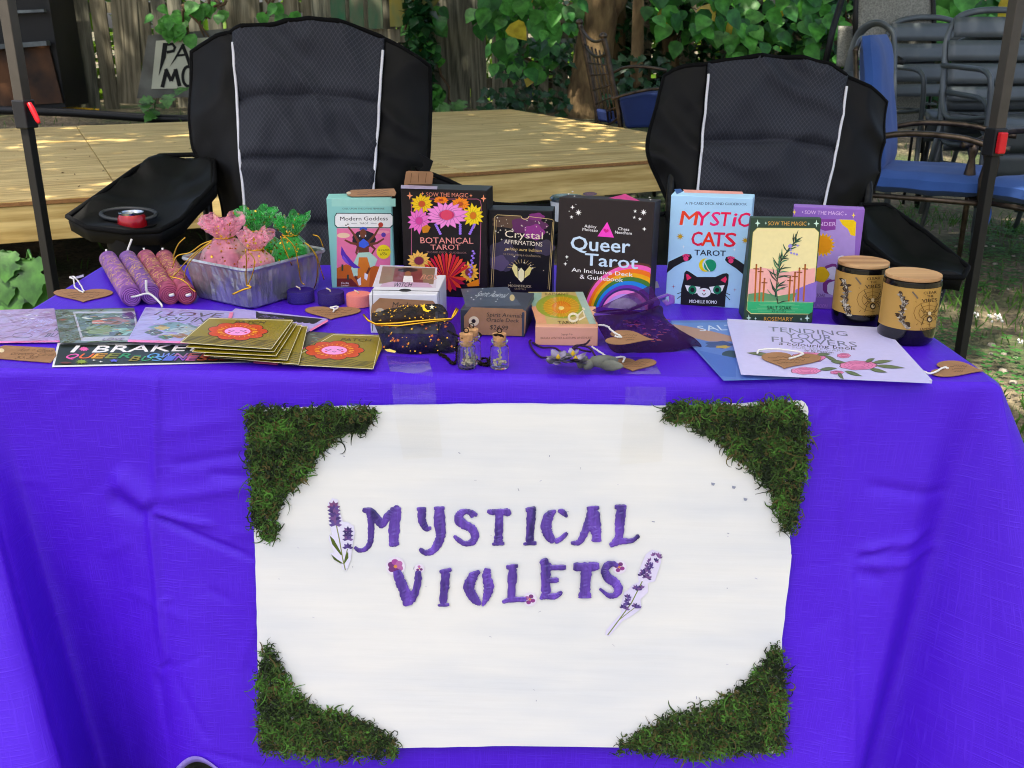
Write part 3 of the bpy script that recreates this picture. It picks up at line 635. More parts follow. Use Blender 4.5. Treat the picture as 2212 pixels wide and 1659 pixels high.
def pl(pts, t):
    """point on a polyline of px points by fraction of its height"""
    y0, y1 = pts[0][1], pts[-1][1]; y = y0 + (y1 - y0) * t
    for i in range(len(pts) - 1):
        if y <= pts[i + 1][1] or i == len(pts) - 2:
            f = (y - pts[i][1]) / (pts[i + 1][1] - pts[i][1]); return np.array(pts[i]) + f * (np.array(pts[i + 1]) - np.array(pts[i]))
def smooth_pl(pts, n_=8): return [tuple(q) for q in crom(pts, n_)]
def camp_chair(label, left, right, top, pipL, pipR, seams, y7, seed):
    O = Vector((0, y7, .7)); Nn = Vector((0, -1, .30)).normalized()
    left = smooth_pl(left); right = smooth_pl(right); top = smooth_pl(top)
    c = onpl((left[-1][0] + right[-1][0]) / 2, left[-1][1], O, Nn); t = thing('camp_chair', label, 'chair', (c.x, y7 - .2, 0), 'folding camp chairs')
    L0, R0 = np.array(left[0]), np.array(right[0])
    tx = np.array([q[0] for q in top]); ty = np.array([q[1] for q in top])
    def px(u, v):
        l = pl(left, v); r_ = pl(right, v); p = l + (r_ - l) * u; b0 = L0 + (R0 - L0) * u
        dy = np.interp(b0[0], tx, ty) - b0[1]
        return (p[0], p[1] + dy * (1 - v) ** 2.2)
    def ab(pip, v):
        l = pl(left, v); r_ = pl(right, v); x = pip[0][0] + (pip[1][0] - pip[0][0]) * (v ** 1.1); return (x - l[0]) / (r_[0] - l[0])
    def surf(u, v, pad):
        q = px(u, v); p = onpl(q[0], q[1], O, Nn); a, b_ = ab(pipL, v), ab(pipR, v)
        nzv = mnoise.noise(Vector((p.x * 7 + seed, p.z * 4, seed))) * .018 + (.014 - .036 * abs(mnoise.noise(Vector((p.x * 9 + p.z * 7, p.z * 5 - p.x * 3, seed + 4)))) ) + mnoise.noise(Vector((p.x * 22 - p.z * 12, p.z * 16, seed))) * .004
        if pad:
            s_ = (u - a) / (b_ - a); vv = min(seams, key=lambda k: abs(k - v)); qd = min(1, abs(v - vv) / .045)
            d = .022 * math.sin(math.pi * max(0, min(1, s_))) ** .5 + .024 * (qd * (2 - qd)) - .020
            nzv *= 1.2
        else:
            e = (a - u) / max(a, .01) if u < a else (u - b_) / max(1 - b_, .01); e = max(0, e); d = -.006 - .045 * e * e; nzv *= .7 * (1 + .5 * e)
        return p + Nn * (d + nzv)
    for nm, ua, ub, pad, mt, nu in (('left_wing', 0, 'a', 0, m_black, 18), ('centre_pad', 'a', 'b', 1, m_pad, 44), ('right_wing', 'b', 1, 0, m_black, 18)):
        def fn(i, v):
            lo = ab(pipL, v) if ua == 'a' else (ab(pipR, v) if ua == 'b' else ua); hi = ab(pipL, v) if ub == 'a' else (ab(pipR, v) if ub == 'b' else ub)
            return surf(lo + (hi - lo) * i, v, pad)
        g_ = MB(); g_.grid(fn, nu, 72, uvf=(lambda i, v: (i * .34, v * .62)) if pad else None, flip=True)
        pp = g_.build({'left_wing': 'back_wing', 'right_wing': 'back_wing'}.get(nm, 'back_pad'), mt, t, solid=.008)
        if pad: padob = pp
    for pip in (pipL, pipR):
        g_ = MB(); g_.tube([surf(ab(pip, v / 60), v / 60, 0) + Nn * .020 for v in range(3, 61)], .0036, 6); g_.build('piping', m_white, padob)
    bd = [surf(0, 1 - i / 40, 0) for i in range(41)] + [surf(i / 50, 0, ab(pipL, 0) < i / 50 < ab(pipR, 0)) for i in range(1, 50)] + [surf(1, i / 40, 0) for i in range(41)]
    g_ = MB(); g_.tube(bd, .007, 6); g_.build('binding', m_bind, t)
    # frame
    bl = onpl(*left[-1], O, Nn); br = onpl(*right[-1], O, Nn); tl_ = onpl(*left[4], O, Nn); tr_ = onpl(*right[4], O, Nn)
    for (b0, t0, s_) in ((bl, tl_, 1), (br, tr_, -1)):
        q = MB(); top_ = t0 - Nn * .06 + Vector((.05 * s_, 0, -.03)); mid = Vector((b0.x * .35 + t0.x * .65 + .012 * s_, y7 + .03, .72)); q.tube([top_, mid, Vector((mid.x, y7 + .02, .45)), Vector((mid.x, y7 + .25, .02))], .0125, 10); q.build('back_post', m_tube, t)
        q = MB(); q.tube([Vector((mid.x, y7 + .02, .46)), Vector((mid.x, y7 - .42, .44)), Vector((mid.x, y7 - .45, .40))], .0125, 10); q.build('seat_rail', m_tube, t)
    w0 = min(bl.x, br.x); w1 = max(bl.x, br.x)
    g_ = MB(); g_.grid(lambda u, v: (w0 + (w1 - w0) * u, y7 + .03 - .46 * v, .48 - .03 * math.sin(math.pi * u) * math.sin(math.pi * v)), 14, 14); g_.build('seat', m_black, t, solid=.03)
    g_ = MB(); g_.grid(lambda u, v: (w0 - .02 + (w1 - w0 + .04) * u, y7 + .02 + .008 * math.sin(u * 14), .66 - .2 * v), 14, 4); g_.build('back_skirt', m_black, t, solid=.006)
    return t
def arm(t, outline, O, Nn, th=.022):
    oc = outline + outline[:1]; ol = [tuple(np.array(oc[i]) + (np.array(oc[i + 1]) - np.array(oc[i])) * (j / 5)) for i in range(len(outline)) for j in range(5)]; P = [onpl(*q, O, Nn) for q in ol]; c = sum(P, Vector()) / len(P); k = len(P)
    vs = []; rings = [(1, -th * 1.6), (1.0, -th * .5), (.98, 0), (.92, -.002), (.8, -.008), (.62, -.015), (.42, -.019), (.2, -.02)]
    for f, d in rings:
        for p in P: vs.append(c + (p - c) * f + Nn * (d + .018 * mnoise.noise((c + (p - c) * f) * 13) * (1 if f < .99 else .4)))
    fs = [(i * k + j, i * k + (j + 1) % k, (i + 1) * k + (j + 1) % k, (i + 1) * k + j) for i in range(len(rings) - 1) for j in range(k)]
    fs += [tuple(range((len(rings) - 1) * k, len(rings) * k)), tuple(reversed(range(k)))]
    m_ = MB(); m_.add(vs, fs, 0, True); ao = m_.build('armrest', m_black, t)
    m_ = MB(); m_.tube(P + P[:1], .006, 6); m_.build('arm_binding', m_bind, ao); return ao
chL = camp_chair('black and charcoal padded camp chair with soda can in its cup holder, left', [(404, 104), (404, 290), (440, 372), (470, 440), (478, 600)], [(925, 135), (922, 330), (900, 400), (862, 460), (850, 600)], [(404, 104), (440, 86), (505, 68), (600, 58), (665, 52), (740, 58), (800, 72), (850, 92), (925, 135)], ((506, 70), (545, 600)), ((829, 88), (795, 600)), (.26, .50, .77), 2.55, 1.0)
chR = camp_chair('black and charcoal padded camp chair on the right in front of blue cushions', [(1440, 158), (1425, 220), (1404, 320), (1432, 390), (1455, 460), (1462, 620)], [(1930, 210), (1918, 300), (1898, 400), (1850, 475), (1835, 620)], [(1440, 158), (1475, 142), (1530, 138), (1600, 133), (1680, 128), (1730, 133), (1780, 145), (1840, 168), (1930, 210)], ((1530, 138), (1480, 620)), ((1830, 165), (1735, 620)), (.33, .58, .82), 2.6, 9.0)
AN = Vector((0, -.29, .957)).normalized(); AO = Vector((0, 2.27, .70))
arm(chL, [(145, 468), (212, 422), (290, 366), (345, 336), (415, 334), (462, 346), (464, 395), (432, 430), (390, 474), (345, 498), (270, 502), (188, 492)], AO, AN)
rp_ = [onpl(278 + 60 * math.cos(a_ * .2618), 463 + 13 * math.sin(a_ * .2618), AO - AN * .004, AN) for a_ in range(25)]
q = MB(); q.tube(rp_, .005, 8, cap=False); q.build('cup_holder_ring', M('grey_plastic_ring', '26292b', .45), chL)
q = MB(); q.add(rp_[:-1], [tuple(range(24))]); q.build('cup_holder_dark_disc', m_bind, chL)  # flat black disc stands in for the shade inside the hole; no real opening
cpt = onpl(282, 470, AO, AN)
q = MB(); q.lathe([(.055, -.14), (.058, -.08), (.06, -.015)], cpt, 20); q.build('cup_pouch', m_black, chL)
q = MB(); q.tube([onpl(285, 500, AO - AN * .05, AN), ony(310, 520, 2.3), ony(345, 556, 2.33), ony(352, 640, 2.4), (-.86, 2.5, .02)], .0135, 10); q.build('front_leg', m_tube, chL)
q = MB(); q.tube([onpl(432, 352, AO, AN) + Vector((0, .02, -.02)), onpl(430, 345, AO, AN) + Vector((0, .03, -.4))], .0125, 10); q.build('arm_post', m_tube, chL)
arm(chR, [(1858, 442), (1915, 442), (2000, 502), (2092, 578), (2080, 600), (2000, 596), (1930, 570), (1870, 520)], Vector((0, 2.15, .62)), AN)
arm(chR, [(1395, 470), (1440, 460), (1470, 540), (1475, 640), (1430, 655), (1380, 640), (1385, 540)], Vector((0, 2.15, .62)), AN)
arm(chL, [(892, 362), (935, 377), (968, 390), (1040, 425), (1068, 441), (1150, 446), (1222, 446), (1252, 470), (1200, 500), (1050, 510), (960, 480), (905, 430)], AO, AN)
q = MB(); q.tube([(.98, 2.2, .58), (.97, 2.3, .3), (.95, 2.5, .02)], .0125, 10); q.build('front_leg', m_tube, chR)
q = MB(); q.add([ony(u, v, 2.53) for u, v in ((905, 330), (936, 348), (928, 372), (900, 374), (915, 358))], [(0, 1, 2, 3, 4)]); q.build('strap_tab', m_black, chL, solid=.003)
# soda can
cc = onpl(284, 472, AO, AN) - AN * .010; cn = thing('soda_can', 'red soda can with silver lid sitting in the cup holder', 'can', cc + Vector((0, 0, -.08)))
m_al = M('brushed_aluminium', 'b8bcc0', .25, 1, var=(40, .1)); m_canred = M('red_can_print', 'a80f1c', .25, .3, var=(12, .15), coat=.4)
q = MB(); q.lathe([(.028, -.060), (.033, -.052), (.033, .002), (.031, .014), (.0275, .020)], cc, 28); q.build('can_body', m_canred, cn)
q = MB(); q.lathe([(.0276, .0195), (.0282, .024), (.0268, .0245), (.0255, .0205), (.001, .020)], cc, 28); lid_ = q.build('lid', m_al, cn)
q = MB(); q.lathe([(.0005, .0212), (.009, .0215), (.010, .0222), (.001, .0226)], cc + Vector((.004, -.006, 0)), 14); q.build('tab', m_al, lid_)

# ================================================================== patio furniture, right background
m_alu = M('grey_powder_coat', '555b5e', .45, .3, var=(8, .1)); m_blue = M('blue_cushion_cloth', '2a4e90', .85, var=(5, .18), bump=(90, .3, .002), sheen=.1); m_bronze = M('antique_bronze_metal', '4f443a', .4, .8, var=(25, .45), bump=(60, .4, .001)); m_sling = M('grey_sling_textile', '84837a', .85, var=(120, .35), stretch=(1, .2, 1.0), bump=(160, .5, .001)); m_dirt = M('dark_frame_metal', '22211f', .5, .5)
def slat_chair(label, x, y, z, yaw, legs=True):
    t = thing('slatted_patio_chair', label, 'chair', (x, y, z), 'stacked grey slatted chairs'); t.rotation_euler = (0, 0, yaw); keep = ORG[t.name]; ORG[t.name] = Vector((0, 0, 0))
    hw = .285
    def back(zz): return (zz - .43) * .25
    path = [(-hw, -.45, .44), (-hw, -.2, .41), (-hw, -.02, .43), (-hw + .005, back(.65), .65), (-hw + .02, back(.8), .8), (-hw + .07, back(.89), .89), (-hw + .16, back(.925), .925), (0, back(.935), .935)]
    path = path + [(-p[0], p[1], p[2]) for p in reversed(path[:-1])]
    q = MB(); q.tube(crom(path, 4), .017, 8, flat=.7); q.build('frame', m_alu, t)
    for zz, h in ((.85, .10), (.735, .10), (.62, .10), (.52, .07)):
        wd_ = hw - .015 - (.03 if zz > .8 else 0)
        q = MB(); q.grid(lambda u, v: ((u - .5) * 2 * wd_, back(zz + (v - .5) * h) - .018 - .02 * math.cos((u - .5) * math.pi), zz + (v - .5) * h), 12, 3); q.build('back_slat', m_alu, t, solid=.006)
    for k in range(4):
        y0_ = -.015 - k * .118
        q = MB(); q.grid(lambda u, v: ((u - .5) * 2 * (hw - .012), y0_ - .108 * v, .432 - .025 * math.cos((u - .5) * math.pi) + .004 * k - (.05 * max(0, v) ** 2 if k == 3 else 0)), 12, 4); q.build('seat_slat', m_alu, t, solid=.006)
    q = MB(); q.grid(lambda u, v: ((u - .5) * 2 * (hw - .02), -.49 + .03 * v, .40 - .13 * v), 10, 3); q.build('front_apron', m_alu, t, solid=.006)
    for sx in (-1, 1):
        q = MB(); q.tube(crom([(sx * hw, back(.68), .66), (sx * (hw + .03), -.2, .66), (sx * (hw + .03), -.42, .645), (sx * (hw + .02), -.46, .55), (sx * hw, -.44, .35), (sx * hw, -.46, 0)], 3), .014, 8); q.build('arm', m_alu, t)
        q = MB(); q.tube([(sx * hw, -.02, .43), (sx * hw, .1, 0)], .014, 8); q.build('leg', m_alu, t)
    for ch in t.children: ORG[ch.name] = keep
    ORG[t.name] = keep; return t
for k, lab in enumerate(('grey slatted patio chair at the bottom of the stack', 'grey slatted patio chair in the middle of the stack', 'grey slatted patio chair on top of the stack, right edge')):
    slat_chair(lab, 2.62 - .03 * k, 5.55 - .05 * k, .135 * k, .10)
slat_chair('grey slatted patio chair behind the stack, showing at its left', 2.52, 6.25, .24, .16)
def softbox(c, size, R=None, k=.35):
    q = MB(); q.box(c, size, R); return q
def cushion(t, c, size, R=None, name='cushion', mat=None):
    c = Vector(c); q = MB(); nu, nv = 12, 12; hx_, hy_, hz_ = [s_ / 2 for s_ in size]
    def P(x, y, s_):
        e = (max(0, 1 - abs(x) ** 6) * max(0, 1 - abs(y) ** 6)) ** .5
        p = Vector((x * hx_, y * hy_, s_ * hz_ * (.35 + .65 * e))); p.z += .008 * mnoise.noise(p * 9 + c); return c + (R @ p if R is not None else p)
    q.grid(lambda u, v: P(u * 2 - 1, v * 2 - 1, 1), nu, nv); q.grid(lambda u, v: P(u * 2 - 1, v * 2 - 1, -1), nu, nv, flip=True)
    ed = [(-1 + 2 * i / nu, -1) for i in range(nu)] + [(1, -1 + 2 * i / nv) for i in range(nv)] + [(1 - 2 * i / nu, 1) for i in range(nu)] + [(-1, 1 - 2 * i / nv) for i in range(nv)]
    k = len(ed); q.add([P(*e_, -1) for e_ in ed] + [P(*e_, 1) for e_ in ed], [(i, (i + 1) % k, k + (i + 1) % k, k + i) for i in range(k)], 0, True)
    return q.build(name, mat or m_blue, t)
def Rz(a): return Matrix.Rotation(a, 3, 'Z')
def Rx(a): return Matrix.Rotation(a, 3, 'X')
def Ry(a): return Matrix.Rotation(a, 3, 'Y')
# blue cushioned bronze armchairs
def bronze_chair(label, sc_, yaw, seatw=.5):
    t = thing('bronze_armchair', label, 'chair', (sc_.x, sc_.y, 0), 'bronze armchairs with blue cushions'); R = Rz(yaw); W = lambda x, y, z: Vector((sc_.x, sc_.y, 0)) + R @ Vector((x, y, z))
    cushion(t, W(0, 0, .45), (.52, .52, .11), R, 'seat_cushion')
    cushion(t, W(0, .27, .78), (.5, .62, .10), R @ Rx(math.radians(80)), 'back_cushion')
    for sx in (-1, 1):
        q = MB(); q.tube(crom([W(sx * .29, .27, .64), W(sx * .30, .1, .675), W(sx * .31, -.12, .67), W(sx * .31, -.25, .64), W(sx * .31, -.33, .63)], 4), .014, 8); q.build('arm', m_bronze, t)
        q = MB(); q.tube([W(sx * .31, -.25, .635), W(sx * .31, -.25, .60), W(sx * .31, -.25, .57), W(sx * .31, -.25, .5), W(sx * .305, -.25, .42), W(sx * .30, -.25, .4), W(sx * .29, -.26, .0)], [.020, .022, .014, .026, .020, .013, .011], 10); q.build('front_leg', m_bronze, t)
        q = MB(); q.tube([W(sx * .26, .36, 1.02), W(sx * .27, .3, .6), W(sx * .27, .27, .4), W(sx * .27, .36, 0)], .013, 8); q.build('rear_leg', m_bronze, t)
        q = MB(); q.tube([W(sx * .27, .26, .39), W(sx * .29, -.26, .39)], .012, 8); q.build('seat_rail', m_bronze, t)
    for yy in (-.255, .26): q = MB(); q.tube([W(-.28, yy, .39), W(.28, yy, .39)], .012, 8); q.build('seat_rail', m_bronze, t)
    q = MB(); q.tube(crom([W(-.26, .36, 1.02), W(-.1, .37, 1.07), W(.1, .37, 1.07), W(.26, .36, 1.02)], 4), .012, 8); q.build('top_rail', m_bronze, t)
    p0 = W(-.2, -.26, .42); q = MB(); q.tube(crom([p0, p0 + Vector((-.015, -.02, -.08)), p0 + Vector((.01, -.02, -.13)), p0 + Vector((.025, -.015, -.07)), p0], 4), .004, 5); q.build('cushion_tie', m_blue, t)
    return t
bronze_chair('bronze armchair with faded blue cushions just right of right camp chair', Vector((1.98, 4.75, 0)), math.radians(62))
bronze_chair('bronze armchair with blue cushions cut by the right edge of the photo', Vector((2.42, 4.35, 0)), math.radians(-62))
# grey arched chair with sling back
t = thing('arched_patio_chair', 'patio chair with tall grey arched frame behind the blue back cushion', 'chair', ony(1890, 300, 5.7) * 1)
pth = crom([ony(u, v, y_) for u, v, y_ in ((1815, 240, 6.0), (1832, 150, 5.95), (1852, 82, 5.9), (1874, 56, 5.85), (1900, 50, 5.8), (1922, 64, 5.75), (1932, 90, 5.72), (1932, 180, 5.65), (1930, 300, 5.6))], 5)
q = MB(); q.tube(pth, .026, 8, flat=.5); q.build('frame', m_alu, t)
a0, a1 = ony(1822, 200, 5.97), ony(1930, 200, 5.64)
for s_ in (a0, a1): q = MB(); q.tube([s_, (s_.x + .02, s_.y - .1, 0)], .018, 8); q.build('leg', m_alu, t)
q = MB(); q.grid(lambda u, v: (a0 + (a1 - a0) * u + Vector((0, -.05 * math.sin(math.pi * u), .12 - .5 * v))), 8, 6); q.build('back_panel', m_alu, t, solid=.01)
# folded sling lounger
t = thing('sling_lounger', 'folded lounger of pale grey woven sling fabric standing on end', 'lounger', (2.45, 6.4, 0))
yS = 6.4
def sl(u, v):
    p = np.array((1851, -60)) * (1 - u) * (1 - v) + np.array((2010, -60)) * u * (1 - v) + np.array((1848, 132)) * (1 - u) * v + np.array((2014, 130)) * u * v
    q_ = ony(p[0], p[1], yS); k = max(0, v - .8) / .2; q_.y -= .10 * k * k + .02 * math.sin(math.pi * u); return q_
q = MB(); q.grid(sl, 10, 20, flip=True); q.build('sling', m_sling, t, solid=.006)
q = MB(); q.add([ony(u, v, yS + .05) for u, v in ((1925, 150), (1990, 150), (1987, 278), (1928, 278))], [(3, 2, 1, 0)]); q.build('lower_sling', m_sling, t, solid=.006)
q = MB(); q.grid(lambda u, v: ony(1811 + 40 * u - 4 * v, 56 + 88 * v, yS + .2 - .05 * math.sin(3 * u)), 6, 8, flip=True); q.build('side_sling', m_sling, t, solid=.006)
for pts in (((1850, -60, 0), (1846, 135, 0)), ((2012, -60, 0), (2019, 80, 0), (2012, 135, 0)), ((1846, 135, -.1), (1940, 140, -.1), (2016, 138, -.1)), ((1926, 148, .06), (1926, 330, .06)), ((1990, 148, .06), (1990, 330, .06))):
    q = MB(); q.tube([ony(u, v, yS + d) for u, v, d in pts], .016, 8); q.build('frame_tube', m_dirt, t)
q = MB(); q.tube([ony(1780, 150, yS - .1), ony(1800, 60, yS - .05), ony(1830, -40, yS)], .02, 8); q.build('frame_tube', m_blk, t)
q = MB(); q.tube([ony(1934, 130, yS - .14), ony(1951, 140, yS - .16)], .03, 10); q.build('foot_cap', m_dirt, t)
for x in (2.15, 2.65): q = MB(); q.tube([(x, 6.45, .5), (x, 6.5, .0)], .016, 8); q.build('leg', m_dirt, t)
# small wire rack seen between loungers
t = thing('wire_rack', 'narrow dark wire rack with odds and ends behind slatted chairs', 'rack', ony(2005, 300, 6.6) * 1)
for u in (1990, 2018): q = MB(); q.tube([ony(u, 150, 6.6), Vector((ony(u, 150, 6.6).x, 6.6, 0))], .01, 6); q.build('upright', m_dirt, t)
for v in (155, 178, 200, 224, 248): q = MB(); q.box((ony(2004, v, 6.6).x, 6.62, ony(2004, v, 6.6).z), (.085, .12, .012)); q.build('shelf', m_galv, t)
# wrought iron chair with lattice back, tipped against a table behind the stage
t = thing('lattice_chair', 'bronze lattice back chair with navy cushion behind the stage', 'chair', ony(1330, 290, 7.0) * 1)
def yy_(u, v, far): return ony(u, v, 7.35 if far else 6.85)
A = [yy_(u, v, 1) for u, v in ((1252, 48), (1262, 95), (1278, 180), (1290, 250), (1288, 285))]; B = [yy_(u, v, 0) for u, v in ((1303, 78), (1312, 115), (1322, 170), (1335, 230), (1342, 285))]
for P in (A, B):
    q = MB(); q.tube(crom(P, 4), .018, 8); q.build('back_post', m_bronze, t)
    q = MB(); q.lathe([(.005, -.02), (.024, -.01), (.028, .004), (.018, .018), (.002, .024)], P[0], 12); q.build('finial', m_bronze, t)
def lat(s_, r_):
    Pa = crom(A, 10); Pb = crom(B, 10); i = int(r_ * (len(Pa) - 1)); return Vector(Pa[i]) * (1 - s_) + Vector(Pb[i]) * s_
for r0, sag in ((.06, .05), (.26, .05), (.86, .03)):
    q = MB(); q.tube([lat(s_ / 8, r0) + Vector((0, 0, -sag * math.sin(math.pi * s_ / 8))) for s_ in range(9)], .010, 6); q.build('cross_rail', m_bronze, t)
for k in range(1, 6): q = MB(); q.tube([lat(k / 6, r_) for r_ in (.26, .5, .7, .86)], .006, 6); q.build('lattice_bar', m_bronze, t)
for r0 in (.38, .47, .56, .65, .75): q = MB(); q.tube([lat(0, r0), lat(1, r0)], .006, 6); q.build('lattice_bar', m_bronze, t)
for pts in (((1322, 158, 7.0), (1350, 146, 6.95), (1390, 144, 6.9), (1440, 152, 6.85)), ((1322, 214, 6.8), (1350, 205, 6.75), (1400, 194, 6.7), (1450, 190, 6.65))):
    q = MB(); q.tube(crom([ony(*p) for p in pts], 4), .017, 8, flat=.6); q.build('arm', m_bronze, t)
m_navy = M('navy_cushion_cloth', '16295c', .85, var=(5, .2), bump=(90, .3, .002))
P = [ony(u, v, 6.78) for u, v in ((1337, 216), (1395, 203), (1470, 200), (1470, 278), (1395, 276), (1352, 278))]
q = MB(); q.prism(P, (.03, .30, 0)); q.build('cushion', m_navy, t, None, .02)
P = [ony(u, v, 7.1) for u, v in ((1287, 235), (1340, 245), (1345, 270), (1292, 262))]; q = MB(); q.prism(P, (.02, .08, 0)); q.build('cushion', m_navy, t, None, .015)
for u, y_ in ((1292, 7.3), (1345, 6.85), (1420, 6.8)): p = ony(u, 280, y_); q = MB(); q.tube([p, (p.x, p.y, .0)], .014, 8); q.build('leg', m_dirt, t)
# ================================================================== table, cloth, sign board
def front_y(x): return 1.126 + (x + .70) * (1.073 - 1.126) / 1.266
m_tabletop = M('white_moulded_plastic', 'c9c8c2', .5)
tb_ = thing('folding_table', 'plain folding table hidden under the purple cloth', 'table', (-.07, 1.38, 0))
tb_pts = [(-.688, front_y(-.688) + .014), (.553, front_y(.553) + .014), (.533, 1.66), (-.697, 1.66)]
MB().prism([(x, y, .698) for x, y in tb_pts], (0, 0, .036)).build('tabletop', m_tabletop, tb_, None, .004)
for x in (-.52, .40):
    for y in (1.2, 1.58): MB().tube([(x, y, .70), (x, y, 0)], .013, 8).build('leg', m_pole2, tb_)
    MB().tube([(x, 1.2, .2), (x, 1.58, .2)], .01, 8).build('leg_brace', m_pole2, tb_)

m_cloth, n, b = newmat('purple_crinkle_cloth'); L = n.links.new; N = n.nodes.new
tc = N('ShaderNodeTexCoord')
def strand(sx, sy):
    mp = N('ShaderNodeMapping'); mp.inputs['Scale'].default_value = (sx, sy, 1); L(tc.outputs['UV'], mp.inputs[0])
    q = N('ShaderNodeTexNoise'); q.inputs['Scale'].default_value = 1; q.inputs['Detail'].default_value = 2; L(mp.outputs[0], q.inputs[0])
    r_ = N('ShaderNodeMapRange'); r_.inputs[1].default_value = .52; r_.inputs[2].default_value = .72; L(q.outputs[0], r_.inputs[0]); return r_.outputs[0]
s1, s2 = strand(520, 22), strand(22, 520)
mxm = N('ShaderNodeMath'); mxm.operation = 'MAXIMUM'; L(s1, mxm.inputs[0]); L(s2, mxm.inputs[1])
big = N('ShaderNodeTexNoise'); big.inputs['Scale'].default_value = 9; big.inputs['Detail'].default_value = 4; L(tc.outputs['UV'], big.inputs[0])
sm = N('ShaderNodeMath'); sm.operation = 'MULTIPLY_ADD'; sm.inputs[1].default_value = 1.2; L(big.outputs[0], sm.inputs[0]); L(mxm.outputs[0], sm.inputs[2])
bp = N('ShaderNodeBump'); bp.inputs['Strength'].default_value = .28; bp.inputs['Distance'].default_value = .0012; L(sm.outputs[0], bp.inputs['Height']); L(bp.outputs[0], b.inputs['Normal'])
mx = N('ShaderNodeMix'); mx.data_type = 'RGBA'; L(mxm.outputs[0], mx.inputs[0]); mx.inputs[6].default_value = (.074, .009, .60, 1); mx.inputs[7].default_value = (.088, .016, .66, 1); L(mx.outputs[2], b.inputs['Base Color'])
inp(b, Roughness=.42, Specular_IOR_Level=.22); b.inputs['Sheen Tint'].default_value = (.6, .5, 1, 1)
EH = [  # point on the table edge, point of the hem (x, y), height of the hem
    ((-.709, 1.68), (-.79, 1.70), .15), ((-.706, 1.40), (-.80, 1.36), .15), ((-.703, 1.22), (-.86, 1.10), .15), ((-.702, 1.15), (-.80, .92), .15), ((-.697, 1.132), (-.66, .83), .15),
    ((-.69, 1.127), (-.53, .835), .15), ((-.68, 1.1255), (-.478, .865), .15), ((-.665, 1.1248), (-.50, .925), .155), ((-.62, front_y(-.62)), (-.56, 1.09), .12), ((-.54, front_y(-.54)), (-.51, 1.085), .145),
    ((-.447, front_y(-.447)), (-.445, 1.038), .21), ((-.40, front_y(-.40)), (-.398, 1.026), .25), ((-.33, front_y(-.33)), (-.33, 1.024), .205), ((-.15, front_y(-.15)), (-.15, 1.012), .17), ((0, front_y(0)), (0, 1.008), .16), ((.25, front_y(.25)), (.245, .998), .16),
    ((.40, front_y(.40)), (.335, .965), .16), ((.50, front_y(.50)), (.40, .95), .16), ((.54, front_y(.54)), (.462, 1.05), .16), ((.556, 1.0737), (.55, .96), .16), ((.564, 1.076), (.68, .86), .16), ((.568, 1.09), (.84, .90), .16),
    ((.566, 1.2), (.86, 1.13), .16), ((.56, 1.4), (.78, 1.44), .16), ((.548, 1.68), (.59, 1.74), .16), ((0, 1.682), (0, 1.72), .16), ((-.709, 1.68), (-.79, 1.70), .15)]
NS = [12, 8, 10, 10, 12, 12, 10, 14, 22, 26, 14, 20, 34, 24, 40, 40, 26, 12, 10, 12, 14, 14, 10, 8, 12, 12]
ring = []
P_ = [np.array((*e, *h, z), float) for e, h, z in EH]
for i in range(len(P_) - 1):
    p0 = P_[i - 1] if i else P_[-2]; p1 = P_[i]; p2 = P_[i + 1]; p3 = P_[(i + 2)] if i + 2 < len(P_) else P_[1]
    for k in range(NS[i]):
        t_ = k / NS[i]; cm = .5 * (2 * p1 + (p2 - p0) * t_ + (2 * p0 - 5 * p1 + 4 * p2 - p3) * t_ ** 2 + (3 * p1 - p0 - 3 * p2 + p3) * t_ ** 3)
        ln_ = p1 + (p2 - p1) * t_; cm[:2] = ln_[:2]; ring.append(cm)
# creases pressed into the cloth, as segments on its front (x, z) with their depth
CR = []
def crease(u0, v0, u1, v1, d, w_): a_ = ony(u0, v0, 1.04); b_ = ony(u1, v1, 1.02); CR.append((a_.x, a_.z, b_.x, b_.z, d, w_))
for s_ in ((288, 818, 291, 1150, .0045, .005), (291, 1150, 329, 1479, .0055, .006), (329, 1479, 352, 1630, -.004, .008), (291, 1155, 545, 1265, -.005, .004), (295, 1150, 440, 1192, .0045, .004), (291, 1140, 180, 1085, .008, .016), (285, 1160, 165, 1140, -.006, .012), (330, 1050, 545, 1030, -.003, .006), (300, 1120, 540, 1100, .003, .008), (420, 1065, 540, 1090, -.0035, .006),
           (1850, 1190, 2050, 1172, .0052, .006), (1850, 1205, 1960, 1190, -.004, .004), (1850, 1215, 2080, 1222, .004, .006), (1835, 1205, 1815, 1640, .0035, .006), (1845, 840, 1838, 1200, .0025, .006), (1880, 1060, 2100, 1105, -.004, .006), (1840, 1230, 1920, 1260, -.003, .008), (1060, 822, 1075, 868, .003, .006), (620, 825, 640, 872, .003, .008), (300, 980, 480, 960, .002, .01), (330, 1330, 345, 1345, .002, .003), (330, 1475, 350, 1470, -.003, .003), (1750, 960, 1950, 935, .002, .02), (940, 830, 1000, 818, .003, .01), (760, 822, 850, 840, .003, .012)): crease(*s_)
crs = random.Random(3)
for _ in range(46):
    x_, z_ = crs.uniform(-.66, .52), crs.uniform(.2, .70); a_ = crs.gauss(0, .5) + (1.57 if crs.random() < .3 else 0); l_ = crs.uniform(.03, .11); CR.append((x_, z_, x_ + l_ * math.cos(a_), z_ + l_ * math.sin(a_), crs.choice((-1, 1)) * crs.uniform(.0006, .0018), crs.uniform(.003, .007)))
